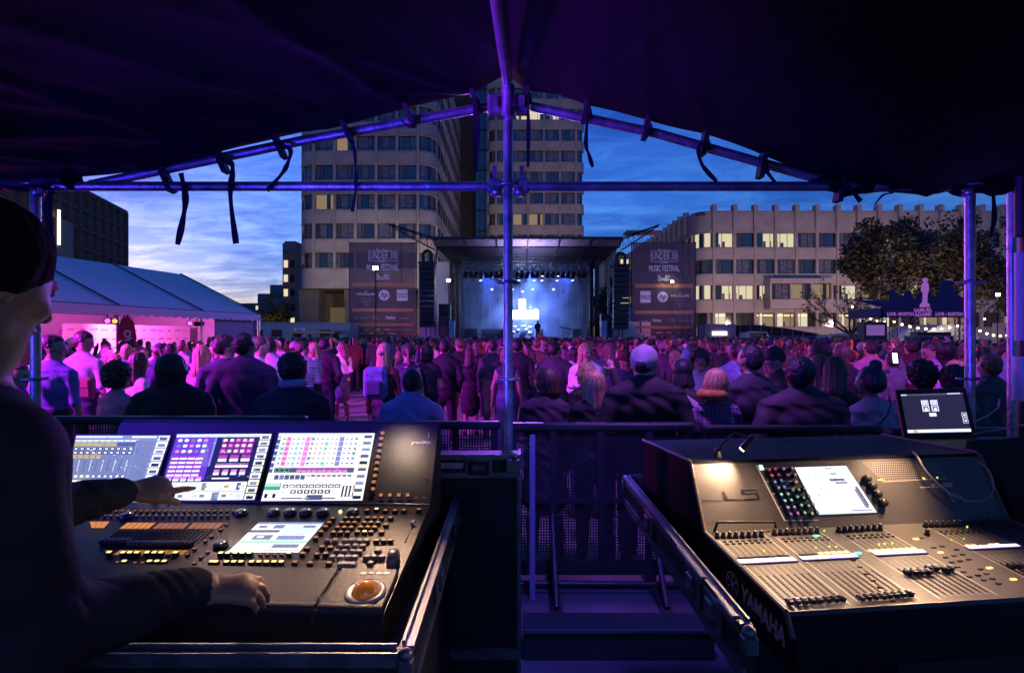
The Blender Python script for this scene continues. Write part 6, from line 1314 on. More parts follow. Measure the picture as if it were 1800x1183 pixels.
# ================================================================ PEOPLE
def sdf_mesh(name,prims,h,mats,noise_fn=None,shade=True):
    """prims: (a,b,ra,rb,scale(3),Rot or None,mat,k). One smooth skin grown over all of them, then surface nets."""
    P_=[]
    for p in prims:
        a,b_,ra,rb,sc_,Mx,m,k=p; P_.append((np.array(a,float),np.array(b_,float),ra,rb,np.array(sc_,float),None if Mx is None else np.array(Mx),m,k))
    lo=np.min([np.minimum(p[0],p[1])-max(p[2],p[3])*1.0/min(1,p[4].min()) for p in P_],0)-3*h; hi=np.max([np.maximum(p[0],p[1])+max(p[2],p[3])/min(1,p[4].min()) for p in P_],0)+3*h
    n=np.ceil((hi-lo)/h).astype(int)+1
    F=np.full(n,1.0,np.float32)
    def dist(X,p):
        a,b_,ra,rb,s_,Mx,m,k=p; ab=b_-a; L_=max(ab@ab,1e-9); d=X-a; t=np.clip((d@ab)/L_,0,1)[...,None] if L_>1e-8 else 0
        q=d-t*ab
        if Mx is not None: q=q@Mx
        r=ra+(rb-ra)*(t[...,0] if L_>1e-8 else 0); return np.sqrt(((q*s_)**2).sum(-1))-r
    for p in P_:
        R_=max(p[2],p[3])/min(1,p[4].min())+.07
        i0=np.clip(np.floor((np.minimum(p[0],p[1])-R_-lo)/h).astype(int),0,n-1); i1=np.clip(np.ceil((np.maximum(p[0],p[1])+R_-lo)/h).astype(int)+1,1,n)
        g=np.stack(np.meshgrid(*[lo[c]+h*np.arange(i0[c],i1[c]) for c in range(3)],indexing='ij'),-1)
        d=dist(g,p).astype(np.float32); sl=tuple(slice(i0[c],i1[c]) for c in range(3)); f=F[sl]; k=p[7]
        hh=np.clip(.5+.5*(f-d)/k,0,1); F[sl]=f*(1-hh)+d*hh-k*hh*(1-hh)
    ins=F<0
    # surface nets
    c=np.zeros(tuple(n-1),int)
    for dx in(0,1):
        for dy in(0,1):
            for dz in(0,1): c+=ins[dx:n[0]-1+dx,dy:n[1]-1+dy,dz:n[2]-1+dz]
    act=(c>0)&(c<8); idx=np.full(act.shape,-1); ii=np.argwhere(act); idx[act]=np.arange(len(ii))
    acc=np.zeros((len(ii),3)); cnt=np.zeros(len(ii))
    cor=[(x,y,z) for x in(0,1) for y in(0,1) for z in(0,1)]
    for u in cor:
        for ax in range(3):
            if u[ax]==0:
                v=list(u); v[ax]=1
                fa=F[ii[:,0]+u[0],ii[:,1]+u[1],ii[:,2]+u[2]]; fb=F[ii[:,0]+v[0],ii[:,1]+v[1],ii[:,2]+v[2]]
                m=(fa<0)!=(fb<0); t=np.where(m,fa/(fa-fb+1e-12),0)
                q=np.array(u,float)+np.zeros((len(ii),3)); q[:,ax]+=t; acc+=q*m[:,None]; cnt+=m
    V=lo+h*(ii+acc/cnt[:,None])
    faces=[]
    for ax in range(3):
        s0=[slice(None)]*3; s1=[slice(None)]*3; s0[ax]=slice(0,n[ax]-1); s1[ax]=slice(1,n[ax]); A=ins[tuple(s0)];B=ins[tuple(s1)]
        e=np.argwhere(A!=B); o1,o2=[(1,2),(2,0),(0,1)][ax]
        e=e[(e[:,o1]>0)&(e[:,o2]>0)&(e[:,o1]<n[o1]-1)&(e[:,o2]<n[o2]-1)]
        def ix(d1,d2): q=e.copy(); q[:,o1]-=d1; q[:,o2]-=d2; return idx[q[:,0],q[:,1],q[:,2]]
        q=np.stack([ix(1,1),ix(0,1),ix(0,0),ix(1,0)],1); fl=A[tuple(e.T)]; q[~fl]=q[~fl][:,::-1]; faces.append(q)
    Fc=np.concatenate(faces); Fc=Fc[(Fc>=0).all(1)]
    C_=V[Fc].mean(1); D=np.stack([dist(C_,p)/(1) for p in P_],1); mi=np.array([p[6] for p in P_])[D.argmin(1)]
    if noise_fn is not None: V=noise_fn(V,D)
    me=bpy.data.meshes.new(name); me.vertices.add(len(V)); me.vertices.foreach_set('co',V.astype(np.float32).ravel())
    me.loops.add(Fc.size); me.loops.foreach_set('vertex_index',Fc.ravel().astype(np.int32)); me.polygons.add(len(Fc)); me.polygons.foreach_set('loop_start',np.arange(0,Fc.size,4,dtype=np.int32)); me.polygons.foreach_set('loop_total',np.full(len(Fc),4,np.int32))
    for m in mats: me.materials.append(m)
    me.polygons.foreach_set('material_index',mi.astype(np.int32)); me.polygons.foreach_set('use_smooth',np.ones(len(Fc),bool)); me.update(calc_edges=True); me.validate(); return me
def pm_mat(name,kind,rough=.7):
    m=bpy.data.materials.new(name); m.use_nodes=True; n=m.node_tree.nodes; l=m.node_tree.links; b=n['Principled BSDF']; b.inputs['Roughness'].default_value=rough
    oi=n.new('ShaderNodeObjectInfo'); t=n.new('ShaderNodeTexCoord')
    z=n.new('ShaderNodeTexNoise'); z.inputs['Scale'].default_value=9; z.inputs['Detail'].default_value=4; l.new(t.outputs['Object'],z.inputs['Vector'])
    r=n.new('ShaderNodeMapRange'); r.inputs[1].default_value=.3;r.inputs[2].default_value=.7;r.inputs[3].default_value=.75;r.inputs[4].default_value=1.2; l.new(z.outputs[0],r.inputs[0])
    if kind=='top': c=oi.outputs['Color']
    elif kind=='skin':
        x=n.new('ShaderNodeValToRGB'); x.color_ramp.elements[0].color=(.09,.045,.03,1); x.color_ramp.elements[1].color=(.46,.27,.2,1); l.new(oi.outputs['Alpha'],x.inputs[0]); c=x.outputs[0]; b.inputs['Subsurface Weight'].default_value=.08; b.inputs['Subsurface Radius'].default_value=(.02,.008,.005)
    elif kind=='legs':
        x=n.new('ShaderNodeValToRGB'); x.color_ramp.interpolation='CONSTANT'; E=x.color_ramp.elements; E[0].color=(.02,.025,.05,1); E[1].position=.3; E[1].color=(.015,.015,.017,1)
        for p_,cc in ((.55,(.05,.07,.14,1)),(.75,(.13,.10,.07,1)),(.85,(.03,.03,.035,1))): e=E.new(p_); e.color=cc
        l.new(oi.outputs['Random'],x.inputs[0]); c=x.outputs[0]
    if kind=='top':
        br=n.new('ShaderNodeTexBrick'); br.offset=0; br.inputs['Scale'].default_value=16; br.inputs['Mortar Size'].default_value=.09; br.inputs['Brick Width'].default_value=.5; br.inputs['Row Height'].default_value=.5
        mp2=n.new('ShaderNodeMapping'); mp2.inputs['Rotation'].default_value=(R(90),0,0); l.new(t.outputs['Object'],mp2.inputs[0]); l.new(mp2.outputs[0],br.inputs['Vector'])
        br.inputs['Color1'].default_value=(.75,.75,.8,1); br.inputs['Color2'].default_value=(.45,.4,.5,1); br.inputs['Mortar'].default_value=(1.5,1.3,1.4,1)
        gt=n.new('ShaderNodeMath'); gt.operation='GREATER_THAN'; gt.inputs[1].default_value=.5; l.new(oi.outputs['Object Index'],gt.inputs[0])
        pl=mixc(gt.outputs[0],(1,1,1,1),br.outputs[0],'MIX',m.node_tree); c=mixc(1.0,c,pl,'MULTIPLY',m.node_tree)
    if kind=='stripe':
        sp=n.new('ShaderNodeTexWave'); sp.bands_direction='Z'; sp.inputs['Scale'].default_value=14; l.new(t.outputs['Object'],sp.inputs['Vector']); x=n.new('ShaderNodeValToRGB'); x.color_ramp.elements[0].position=.45; x.color_ramp.elements[0].color=(.05,.04,.12,1); x.color_ramp.elements[1].position=.5; x.color_ramp.elements[1].color=(.7,.7,.75,1); l.new(sp.outputs[0],x.inputs[0]); c=x.outputs[0]
    o=mixc(1.0,c,r.outputs[0],'MULTIPLY',m.node_tree); l.new(o,b.inputs['Base Color'])
    bp=n.new('ShaderNodeBump'); bp.inputs['Strength'].default_value=.35 if kind in('top','legs','stripe') else .1; bp.inputs['Distance'].default_value=.02; l.new(z.outputs[0],bp.inputs['Height']); l.new(bp.outputs[0],b.inputs['Normal'])
    return m
MS=pm_mat('skin','skin',.5); MT=pm_mat('garment','top',.75); ML=pm_mat('trousers','legs',.8); MSH=mat('shoes',(.03,.025,.025),.5); MEYE=mat('eye_dark',(.02,.015,.015),.25); MLIP=mat('lips',(.22,.07,.06),.5); MSTR=pm_mat('striped_shirt','stripe')
PMAT=[MS,MT,ML,MSH,MEYE,MLIP]
I3=(1,1,1)
def rotz(a): c,s=math.cos(a),math.sin(a); return np.array([[c,-s,0],[s,c,0],[0,0,1]])
def rotx(a): c,s=math.cos(a),math.sin(a); return np.array([[1,0,0],[0,c,-s],[0,s,c]])
def head_prims(pr,c,Rm,s=1,hm=0):
    """c: head centre; face looks along local +y"""
    c=np.array(c,float)
    def H(a,b_,ra,rb,sc_,m,k): pr.append((c+Rm@(np.array(a)*s),c+Rm@(np.array(b_)*s),ra*s,rb*s,sc_,Rm,m,k))
    H((0,-.012,.03),(0,-.012,.03),.094,.094,(1.2,1,.95),hm,.01)       # skull
    H((0,.022,-.01),(0,.03,-.055),.066,.048,(1.0,1,1),hm,.03)          # face to chin
    H((0,.058,-.092),(0,.058,-.092),.022,.022,(.8,1,1),hm,.02)         # chin
    H((-.05,.0,-.055),(.05,.0,-.055),.022,.022,I3,hm,.03)              # jaw
    H((0,.080,.03),(0,.102,-.012),.007,.012,(.9,1,1),hm,.010)          # nose
    H((-.034,.078,.038),(.034,.078,.038),.010,.010,I3,hm,.012)         # brow
    for x in(-1,1):
        H((x*.036,.062,-.012),(x*.036,.062,-.012),.022,.022,I3,hm,.015)
        H((x*.031,.0775,.022),(x*.031,.0775,.022),.0080,.0080,(.8,1,1.3),4,.002)
        H((x*.078,-.01,.018),(x*.077,-.012,-.018),.012,.009,(1.8,.8,1),hm,.006)
    H((-.018,.0825,-.046),(.018,.0825,-.046),.006,.006,(1,1,.9),5,.004)
def hand_prims(pr,w_,d,n_,s=1,curl=.5,m=0,spread=.2,k=.006,point=False,left=False,th=(.6,.75,.2)):
    """w_: wrist, d: direction of fingers, n_: palm normal, thumb on the side d x n"""
    w_=np.array(w_,float); d=np.array(d,float);d/=np.linalg.norm(d); n_=np.array(n_,float); n_-=d*(n_@d); n_/=np.linalg.norm(n_); sd_=np.cross(d,n_)
    Mx=np.stack([sd_,d,n_],1)
    if left: sd_=-sd_
    pr.append((w_+d*.02*s,w_+d*.075*s,.030*s,.036*s,(1,1,2.1),Mx,m,.012))
    L4=(.075,.085,.078,.06)
    for i in range(4):
        o=(i-1.5)*.0195*s; b0=w_+d*(.088-.004*abs(i-1))*s-sd_*o
        cu=curl if not(point and i==0) else .05
        a=b0; dr=d.copy()-sd_*o*spread*3; dr/=np.linalg.norm(dr); L_=L4[i]*s
        for j,f in enumerate((.45,.32,.25)):
            an=cu*(.6+.5*j); dr=dr*math.cos(an)+n_*math.sin(an); dr/=np.linalg.norm(dr); e=a+dr*L_*f; r0=(.0098-.0012*j)*s; pr.append((a,e,r0,r0-.0012*s,I3,None,m,k*.6)); a=e
    a=w_+d*.022*s+sd_*.028*s; dr=d*th[0]+sd_*th[1]+n_*th[2]; dr/=np.linalg.norm(dr)
    for j,(L_,r0) in enumerate(((.04,.0145),(.032,.012),(.025,.0105))):
        e=a+dr*L_*s; pr.append((a,e,r0*s,(r0-.0015)*s,I3,None,m,k)); a=e; dr=dr*math.cos(.25)+(d*.7+n_*.5)*math.sin(.25+curl*.4); dr/=np.linalg.norm(dr)
def body(name,sex='m',pose='down',yaw=0,pitch=0,top='shirt',leg='trouser',mats=None,h=.0125,lean=0):
    pr=[]; m=sex=='m'; sw=.185 if m else .155; pad={'shirt':0,'jacket':.018,'tee':0,'dress':0,'tank':-.004,'hoodie':.02}[top]
    T=1; a=lambda *x:pr.append(x)
    hipr=.165 if m else .168; wr=.148 if m else .128; cr=.178 if m else .150
    # legs
    for x in(-1,1):
        lm=2 if leg=='trouser' else 0
        a((x*.088,0,.90),(x*.100,.012,.50),.088 if m else .086,.064 if lm==2 else .056,I3,None,lm,.03)
        a((x*.100,.012,.50),(x*.115,-.012,.11),.062 if lm==2 else .052,.050 if lm==2 else .036,I3,None,lm,.03)
        a((x*.118,-.03,.06),(x*.13,.13,.035),.046,.036,(1,1,1.1),None,3,.012)
        if leg=='boots': a((x*.104,.0,.36),(x*.115,-.012,.08),.058,.048,I3,None,3,.01)
    if leg in('dress','boots','skirt'): a((0,0,.92),(0,0,.60),.165,.20,(1,1.25,1),None,T if leg=='dress' else 2,.03)
    sc_=(1,1.42,1)
    a((0,0,.88),(0,0,.98),hipr-.01,hipr,(1,1.35,1),None,2 if top!='dress' else T,.03)
    a((0,.0,.93 if top in('jacket','hoodie','shirt','tee') else 1.0),(0,.0,1.08),hipr-.012+pad,wr+pad,(1,1.38,1),None,T,.03)
    a((0,0,1.08),(0,-.01,1.28),wr+pad,cr+pad,sc_,None,T,.05)
    a((0,-.01,1.28),(0,-.015,1.385),cr+pad,cr*.86+pad,(1,1.55,1),None,T,.04)
    a((-sw*.78,-.015,1.40),(sw*.78,-.015,1.40),.058+pad*.8,.058+pad*.8,I3,None,T,.06)
    a((0,-.02,1.42),(0,-.012,1.47),.085,.062,(1,1.2,1),None,T if top!='tank' else 0,.03)
    a((0,-.012,1.43),(0,.01,1.56),.057 if m else .047,.053 if m else .044,I3,None,0,.02)
    if top in('jacket','hoodie'): a((0,-.02,1.47),(0,.0,1.50),.078,.072 if top=='jacket' else .085,(1,1.1,1),None,T,.012)
    if not m and top!='jacket':
        for x in(-1,1): a((x*.07,.085,1.27),(x*.07,.085,1.27),.055,.055,I3,None,T,.04)
    # arms
    P_={'down':(((.235,-.02,1.12),(.245,.06,.87)),)*2,'phone':(((.225,-.01,1.13),(.085,.25,1.20)),)*2,'fold':(((.235,.0,1.13),(-.03,.19,1.13)),)*2,
        'pocket':(((.265,-.07,1.13),(.185,.07,.95)),)*2,'raise':(((.26,.10,1.50),(.17,.20,1.74)),((.235,-.02,1.12),(.245,.06,.87))),'talk':(((.24,.03,1.14),(.20,.27,1.16)),((.235,-.02,1.12),(.245,.06,.87)))}[pose]
    bare=top in('tee','dress','tank')
    for x,(el,wr_) in zip((1,-1),P_):
        el=np.array(el)*(x,1,1); wr_=np.array(wr_)*(x,1,1); sh=np.array((x*sw,-.015,1.385)); el[0]*= (1 if m else .9)
        if pose=='fold' and x<0: wr_=wr_+np.array((0,.03,.03))
        a(sh,el,(.056 if m else .046)+pad*.9,(.045 if m else .036)+pad*.8,I3,None,T if top!='tank' else 0,.03)
        if bare: 
            mid=sh+(el-sh)*.62; a(mid,el,.041,.038,I3,None,0,.008)
            a(el,wr_,.040 if m else .034,.027,I3,None,0,.012)
        else:
            a(el,wr_,(.043 if m else .035)+pad*.8,.036+pad*.5,I3,None,T,.025)
        d=wr_-el; d/=np.linalg.norm(d); a(wr_-d*.01,wr_+d*.035,.025,.026,(1,1,1),None,0,.006)
        hand_prims(pr,wr_+d*.02,d,(-x*.9,.1,-.1) if pose in('down','pocket') else (0,-.3,1) if pose!='raise' else (0,1,0.2),.95 if m else .85,.55 if pose in('phone','raise') else .35,left=x<0)
    Rm=rotz(yaw)@rotx(-pitch); hc=np.array((0,.02,1.625))
    head_prims(pr,hc,Rm,1 if m else .95)
    if lean:
        Rl=rotx(-lean); piv=np.array((0,0,.95)); q=[]
        for p in pr:
            A=np.array(p[0],float);B=np.array(p[1],float)
            if A[2]>.96 and B[2]>.96: A=piv+Rl@(A-piv);B=piv+Rl@(B-piv)
            q.append((A,B,*p[2:]))
        pr=q; hc=piv+Rl@(hc-piv); Rm=Rl@Rm
    def fold(V,D):
        k=np.array([1 if p[6] in(1,2) else 0 for p in pr])
        w_=np.ones(len(V))
        z=V[:,2]; ang=np.arctan2(V[:,1],V[:,0]); am=.008
        dn=am*np.sin(z*38+ang*3+np.sin(z*13)*2)*np.sin(ang*4+z*9)
        ok=((z<1.42)&(z>.12)).astype(float); r_=np.hypot(V[:,0],V[:,1])+1e-6
        V=V.copy(); V[:,0]+=V[:,0]/r_*dn*ok; V[:,1]+=V[:,1]/r_*dn*ok; return V
    me=sdf_mesh(name,pr,h,mats or PMAT,fold)
    return me,hc,Rm,(sex,pose,top,leg)
# ---- hair and hats, in head space (origin at the head centre, face along +y)
def hairmat(name,kind='top'):
    m=bpy.data.materials.new(name); m.use_nodes=True; n=m.node_tree.nodes; l=m.node_tree.links; b=n['Principled BSDF']; b.inputs['Roughness'].default_value=.5
    oi=n.new('ShaderNodeObjectInfo'); t=n.new('ShaderNodeTexCoord'); mp_=n.new('ShaderNodeMapping'); mp_.inputs['Scale'].default_value=(70,70,5); z=n.new('ShaderNodeTexNoise'); z.inputs['Scale'].default_value=1; z.inputs['Detail'].default_value=3; l.new(t.outputs['Object'],mp_.inputs[0]); l.new(mp_.outputs[0],z.inputs['Vector'])
    r=n.new('ShaderNodeMapRange'); r.inputs[1].default_value=.3;r.inputs[2].default_value=.7;r.inputs[3].default_value=.45;r.inputs[4].default_value=1.5; l.new(z.outputs[0],r.inputs[0])
    o=mixc(1.0,oi.outputs['Color'],r.outputs[0],'MULTIPLY',m.node_tree); l.new(o,b.inputs['Base Color'])
    bp=n.new('ShaderNodeBump'); bp.inputs['Strength'].default_value=.7; bp.inputs['Distance'].default_value=.008; l.new(z.outputs[0],bp.inputs['Height']); l.new(bp.outputs[0],b.inputs['Normal']); return m
MH=hairmat('hair'); MHAT=pm_mat('hat_cloth','top',.8)
def strands(amp,fr,ver=0):
    def f(V,D):
        V=V.copy(); a=np.arctan2(V[:,1]+.01,V[:,0]); r_=np.hypot(V[:,0],V[:,1])+.02
        dn=amp*(np.sin(a*fr+V[:,2]*20*ver)+.6*np.sin(a*fr*2.3+V[:,2]*31*ver+1)); w_=np.clip((.16-V[:,2])/.12,.3,1)
        V[:,0]+=V[:,0]/r_*dn*w_; V[:,1]+=V[:,1]/r_*dn*w_; return V
    return f
def curls(amp,sc_):
    def f(V,D):
        V=V.copy()
        for i in range(len(V)):
            v=Vector(V[i]); n_=mnoise.noise(v*sc_)+.5*mnoise.noise(v*sc_*2.3); V[i]+=np.array(v.normalized())*n_*amp
        return V
    return f
HAIR={}
def HM(k,pr,fn=None,m=None,h=.009): HAIR[k]=sdf_mesh('hat' if k in('cap','fedora','beanie') else 'hair',pr,h,m if isinstance(m,list) else [m or MH],fn)
E=lambda c,r,s_=I3,k=.02,b_=None,rb=None:(c,b_ or c,r,rb if rb is not None else r,s_,None,0,k)
HM('short',[E((0,-.030,.052),.094,(1.14,1,.98)),E((0,-.055,.0),.068,(.98,1,1)),E((0,.022,.098),.038,(.7,1,1.2)),E((-.066,-.015,.03),.025),E((.066,-.015,.03),.025)],curls(.0055,48))
HM('thick',[E((0,-.020,.052),.098,(1.12,1,.98)),E((0,-.055,.0),.072,(.98,1,1)),E((-.070,-.012,.02),.025),E((.070,-.012,.02),.025)],curls(.005,50))
HM('crop',[E((0,-.026,.045),.093,(1.18,1,.95)),E((0,-.05,.0),.064,(1.0,1,1))],strands(.001,40,1))
HM('long',[E((0,-.028,.05),.099,(1.1,1,.95)),E((0,-.055,.0),.085,(1,1.1,1),.03,(0,-.085,-.20),.080),E((0,-.085,-.18),.082,(1,2.0,1),.03,(0,-.10,-.36),.05),E((-.062,-.0,.0),.035,I3,.03,(-.075,-.03,-.2),.028),E((.062,-.0,.0),.035,I3,.03,(.075,-.03,-.2),.028)],strands(.004,17,.4))
HM('bob',[E((0,-.028,.05),.100,(1.08,1,.95)),E((0,-.045,-.0),.092,(1,1.05,1),.03,(0,-.05,-.08),.080),E((-.07,-.0,.0),.032,I3,.03,(-.075,-.01,-.08),.026),E((.07,-.0,.0),.032,I3,.03,(.075,-.01,-.08),.026)],strands(.0035,19,.4))
HM('curly',[E((0,-.03,.055),.118,(1,1,1)),E((0,-.05,-.01),.095)],curls(.022,34))
HM('afro',[E((0,-.03,.055),.108,(1.05,1,1)),E((0,-.05,.0),.08)],curls(.010,60))
HM('bun',[E((0,-.028,.05),.097,(1.14,1,.95)),E((0,-.055,.0),.075,(1,1,1)),E((0,-.06,.155),.045)],strands(.002,22,1))
HM('ponytail',[E((0,-.028,.05),.097,(1.14,1,.95)),E((0,-.11,.06),.035,I3,.03,(0,-.15,-.16),.022)],strands(.002,22,1))
HM('locks',[E((0,-.03,.055),.105,(1.05,1,1))]+[E((.075*math.cos(a),-.03+.075*math.sin(a),.03),.016,I3,.006,(.10*math.cos(a)*1.05,-.04+.10*math.sin(a),-.13-.03*math.sin(a*5)),.012) for a in [R(150+i*17) for i in range(15)]],None)
HM('cap',[((0,-.118,.005),(0,-.118,.012),.028,.026,(.75,1,1),None,1,.002),((0,-.02,.165),(0,-.02,.165),.012,.012,(1,1,1.5),None,0,.004),E((0,-.015,.06),.103,(1.06,1,1.05)),E((0,-.03,.03),.098,(1.06,1,1.3)),E((-.035,.11,.035),.045,(1,1,4),.01,(.035,.11,.035),.045)],None,[MHAT,M_black])
HM('fedora',[E((0,-.015,.095),.088,(1.0,.9,1.0)),E((0,-.015,.05),.150,(1,.95,8),.008)],None,MHAT)
HM('beanie',[E((0,-.02,.06),.105,(1.05,1,.95)),E((0,-.025,.04),.104,(1.05,1,2.2),.01)],strands(.0015,40,0),MHAT)
BODY=[body('body','m','down',0,0,'shirt'),body('body','m','phone',.15,.35,'shirt'),body('body','m','pocket',-.35,0,'jacket'),body('body','m','fold',.9,.05,'jacket'),body('body','m','down',-1.1,.1,'tee'),
 body('body','w','down',0,0,'shirt'),body('body','w','phone',-.2,.4,'shirt'),body('body','w','talk',1.2,0,'tee',),body('body','w','raise',0,-.15,'jacket'),body('body','w','fold',-.4,0,'dress','dress'),
 body('body','m','down',.1,.05,'hoodie'),body('body','m','talk',-1.4,.3,'shirt',mats=None),body('body','w','down',.3,0,'tank','trouser'),body('body','w','phone',.9,.2,'jacket','boots')]
STRIPE=body('body','m','phone',-1.2,.3,'shirt',mats=[MS,MSTR,ML,MSH,MEYE,MLIP])
GW={'shirt':'shirt','jacket':'jacket','tee':'T-shirt','dress':'dress','tank':'sleeveless top','hoodie':'hooded sweatshirt'}
COLN={'black':(.012,.012,.015),'navy':(.015,.02,.06),'charcoal':(.04,.04,.045),'white':(.7,.7,.7),'pale grey':(.27,.27,.29),'lavender':(.42,.36,.52),'light blue':(.25,.35,.55),'burgundy':(.13,.02,.03),'brown':(.11,.06,.035),'olive':(.07,.07,.035),'purple':(.12,.05,.2),'denim blue':(.08,.12,.22),'pink':(.6,.22,.3),'grey':(.16,.16,.17)}
HCOL={'black':(.010,.008,.008),'dark brown':(.035,.02,.013),'brown':(.09,.05,.028),'blond':(.38,.25,.11),'red':(.35,.05,.02),'grey':(.25,.24,.23)}
HN={'short':'short %s hair','crop':'cropped %s hair','long':'long %s hair','bob':'%s bobbed hair','curly':'big curly %s hair','afro':'tight curly %s hair','bun':'%s hair in a bun','ponytail':'%s ponytail','locks':'%s dreadlocks','cap':'%s cap','fedora':'%s brimmed hat','beanie':'%s knitted hat'}
used={}
def person(bi,x,y,rz,h,hair,hc_,col,label,skin=.8,wx=1.0,z=0,grp='people in the standing crowd'):
    me,hc,Rm,inf=(BODY[bi] if isinstance(bi,int) else bi); s_=h/1.755
    o=bpy.data.objects.new('person',me); COL.objects.link(o); o.location=(x,y,z); o.rotation_euler=(0,0,rz); wx=1+(wx-1)*.75; o.scale=(s_*wx,s_*(1+(wx-1)*.6),s_)
    o.color=(*COLN.get(col,(.1,.1,.1)),skin) if isinstance(col,str) else (*col,skin); o['label']=label; o['category']='person'
    if grp: o['group']=grp
    if hair in('cap','beanie','fedora'): hair=[('crop','dark brown'),(hair,hc_)]
    for hk,hcol in ([(hair,hc_)] if not isinstance(hair,list) else hair):
        q=bpy.data.objects.new('hat' if hk in('cap','fedora','beanie') else 'hair',HAIR[hk]); COL.objects.link(q); q.parent=o
        c_=HCOL.get(hcol) if hk not in('cap','fedora','beanie') else COLN.get(hcol,HCOL.get(hcol))
        q.color=(*(c_ or HCOL.get(hcol) or COLN.get(hcol)),1); q.matrix_basis=Matrix.Translation(hc)@Matrix(Rm.tolist()).to_4x4()@Matrix.Diagonal((1/ (wx**.7),1,1,1))
    return o
# ---- the people one can tell apart (photo x, head-top y, distance)
near=[]
def NP(px,py,Y,bi,hair,hcol,col,label,rz=0,skin=.8,wx=1.0,hmax=1.95,dx=0):
    h=CH-(py-590)/1000*Y; x=(px-900)/1000*Y+dx; near.append((x,Y)); return person(bi,x,Y,rz,h,hair,hcol,col,label,skin,wx)
NP(92,590,6.0,4,'short','dark brown',(.12,.12,.35),'man in violet-blue T-shirt looking right, just right of the left scaffold post',R(-5),.7,1.15)
NP(146,583,7.4,STRIPE,'short','dark brown','white','man in finely striped shirt facing right, holding up a phone, satchel at his hip',R(0),.85,1.0)
NP(207,640,5.2,5,'curly','dark brown','pink','short-haired curly woman in mauve top near the barrier, left of the woman in black',R(-20),.7,1.15)
NP(244,620,6.6,5,'long','brown','white','woman with long brown hair and white top behind the woman in black',R(-30),.85)
NP(304,624,4.7,2,'bob','black','black','broad woman in black coat with black bobbed hair at the barrier on the left',R(8),.3,1.32)
NP(398,589,6.3,4,'short','dark brown',(.06,.03,.10),'man in dark violet short-sleeved polo and belt, back turned, left one of the pair',R(25),.8,1.12)
NP(431,586,5.9,2,'short','black',(.045,.02,.08),'man in dark violet blazer, back turned, right one of the pair',R(10),.8,1.15)
NP(455,592,7.2,1,'crop','brown','white','man in white collared shirt half hidden behind the violet blazer',R(-60),.9)
NP(474,592,8.4,0,'short','dark brown','lavender','man in lavender shirt, back turned, right of the violet blazer',R(5),.85,1.08)
NP(515,624,4.6,0,'afro','black',(.02,.017,.035),'broad man in dark sweater with pale scarf collar close to the barrier, back turned',R(-5),.15,1.38)
NP(533,600,9.3,STRIPE,'short','dark brown','white','man in bold striped shirt leaning towards the fair woman beside him',R(25),.85)
NP(553,602,9.8,7,'long','blond','lavender','fair-haired woman in lavender T-shirt facing the man in bold stripes',R(95),.9)
NP(572,594,10.6,2,'short','black','black','tall man in black directly behind the fair woman in lavender',0,.7)
NP(600,601,12.8,13,'long','brown','white','woman in white top, tight skirt and brown boots standing alone on the lit paving',R(20),.85)
NP(676,604,7.6,5,[('long','blond'),('cap','denim blue')],'','burgundy','woman in blue cap and burgundy top carrying a blue patterned backpack',R(-10),.85)
NP(716,605,8.6,12,[('ponytail','brown'),('cap','charcoal')],'','navy','woman in dark sleeveless top and cap, left of the long-haired woman in a short dress',R(0),.85)
NP(724,649,4.7,10,'crop','black',(.22,.22,.5),'man in pale blue-violet hooded sweatshirt at the barrier, back turned',R(-12),.35,1.22)
NP(752,605,8.8,9,'bob','black','black','woman with black bobbed hair in dark dress, right of the sleeveless woman',0,.6)
NP(783,598,9.8,2,'short','black','black','man in black jacket and dark trousers, left of the long-haired woman in a short dress',R(5),.7)
NP(827,612,10.9,9,'long','dark brown','black','woman with very long dark hair, short black dress and bare legs standing apart',R(-5),.8)
NP(808,595,11.6,1,'short','brown','black','man looking down at a phone behind the long-haired woman in a short dress',R(20),.8)
NP(866,596,10.4,0,'short','dark brown','charcoal','man in dark sweater and blue jeans just left of the central post',R(-5),.8)
NP(911,596,10.0,2,'short','black','black','tall man in black coat just right of the central post',0,.6)
NP(944,594,12.0,0,'short','brown','brown','man in tan jacket right of the central post',R(-10),.8)
NP(958,649,4.9,13,'bob','dark brown',(.03,.02,.045),'woman with brown bobbed hair and violet hood at the barrier right of the central post',R(5),.8,1.15)
NP(1046,652,4.75,8,'long','blond','black','woman in black with long fair hair lit red, at the barrier',R(-5),.85,1.1)
NP(976,601,8.8,2,'short','black','charcoal','man in dark quilted jacket behind the violet-hooded woman',R(-15),.75,1.15)
NP(1031,604,8.0,3,'long','blond','white','fair-haired woman with pale scarf looking back towards the camera',R(150),.9)
NP(1072,603,9.5,5,'long','brown','charcoal','woman with long brown hair between the scarf woman and the red-hatted man',R(0),.8)
NP(1098,619,7.6,3,'fedora','burgundy','navy','man in red-brown brimmed hat and open jacket facing the camera',R(170),.6)
NP(1134,611,4.5,2,'cap','pale grey','black','large man in pale backwards baseball cap and black jacket at the barrier',R(-5),.8,1.3)
NP(1196,634,5.4,3,'locks','black','black','man with dreadlocks in profile holding a white paper',R(-50),.15,1.05)
pw_=NP(1258,650,4.7,5,'bob','blond',(.16,.12,.24),'fair woman in plaid shirt with a mustard scarf round her neck at the barrier',R(5),.8,1.15)
NP(1320,607,4.9,0,'short','black',(.03,.028,.045),'tall man in dark pullover at the barrier, right of the plaid-shirted woman',R(12),.5,1.25)
NP(1365,612,5.9,3,'cap','black','black','man in black cap in profile facing left behind the dark pullover',R(80),.5,1.1)
NP(1409,632,4.4,2,'afro','black',(.035,.022,.04),'very broad man in dark blazer at the barrier, left of the long-haired women',R(-5),.15,1.45)
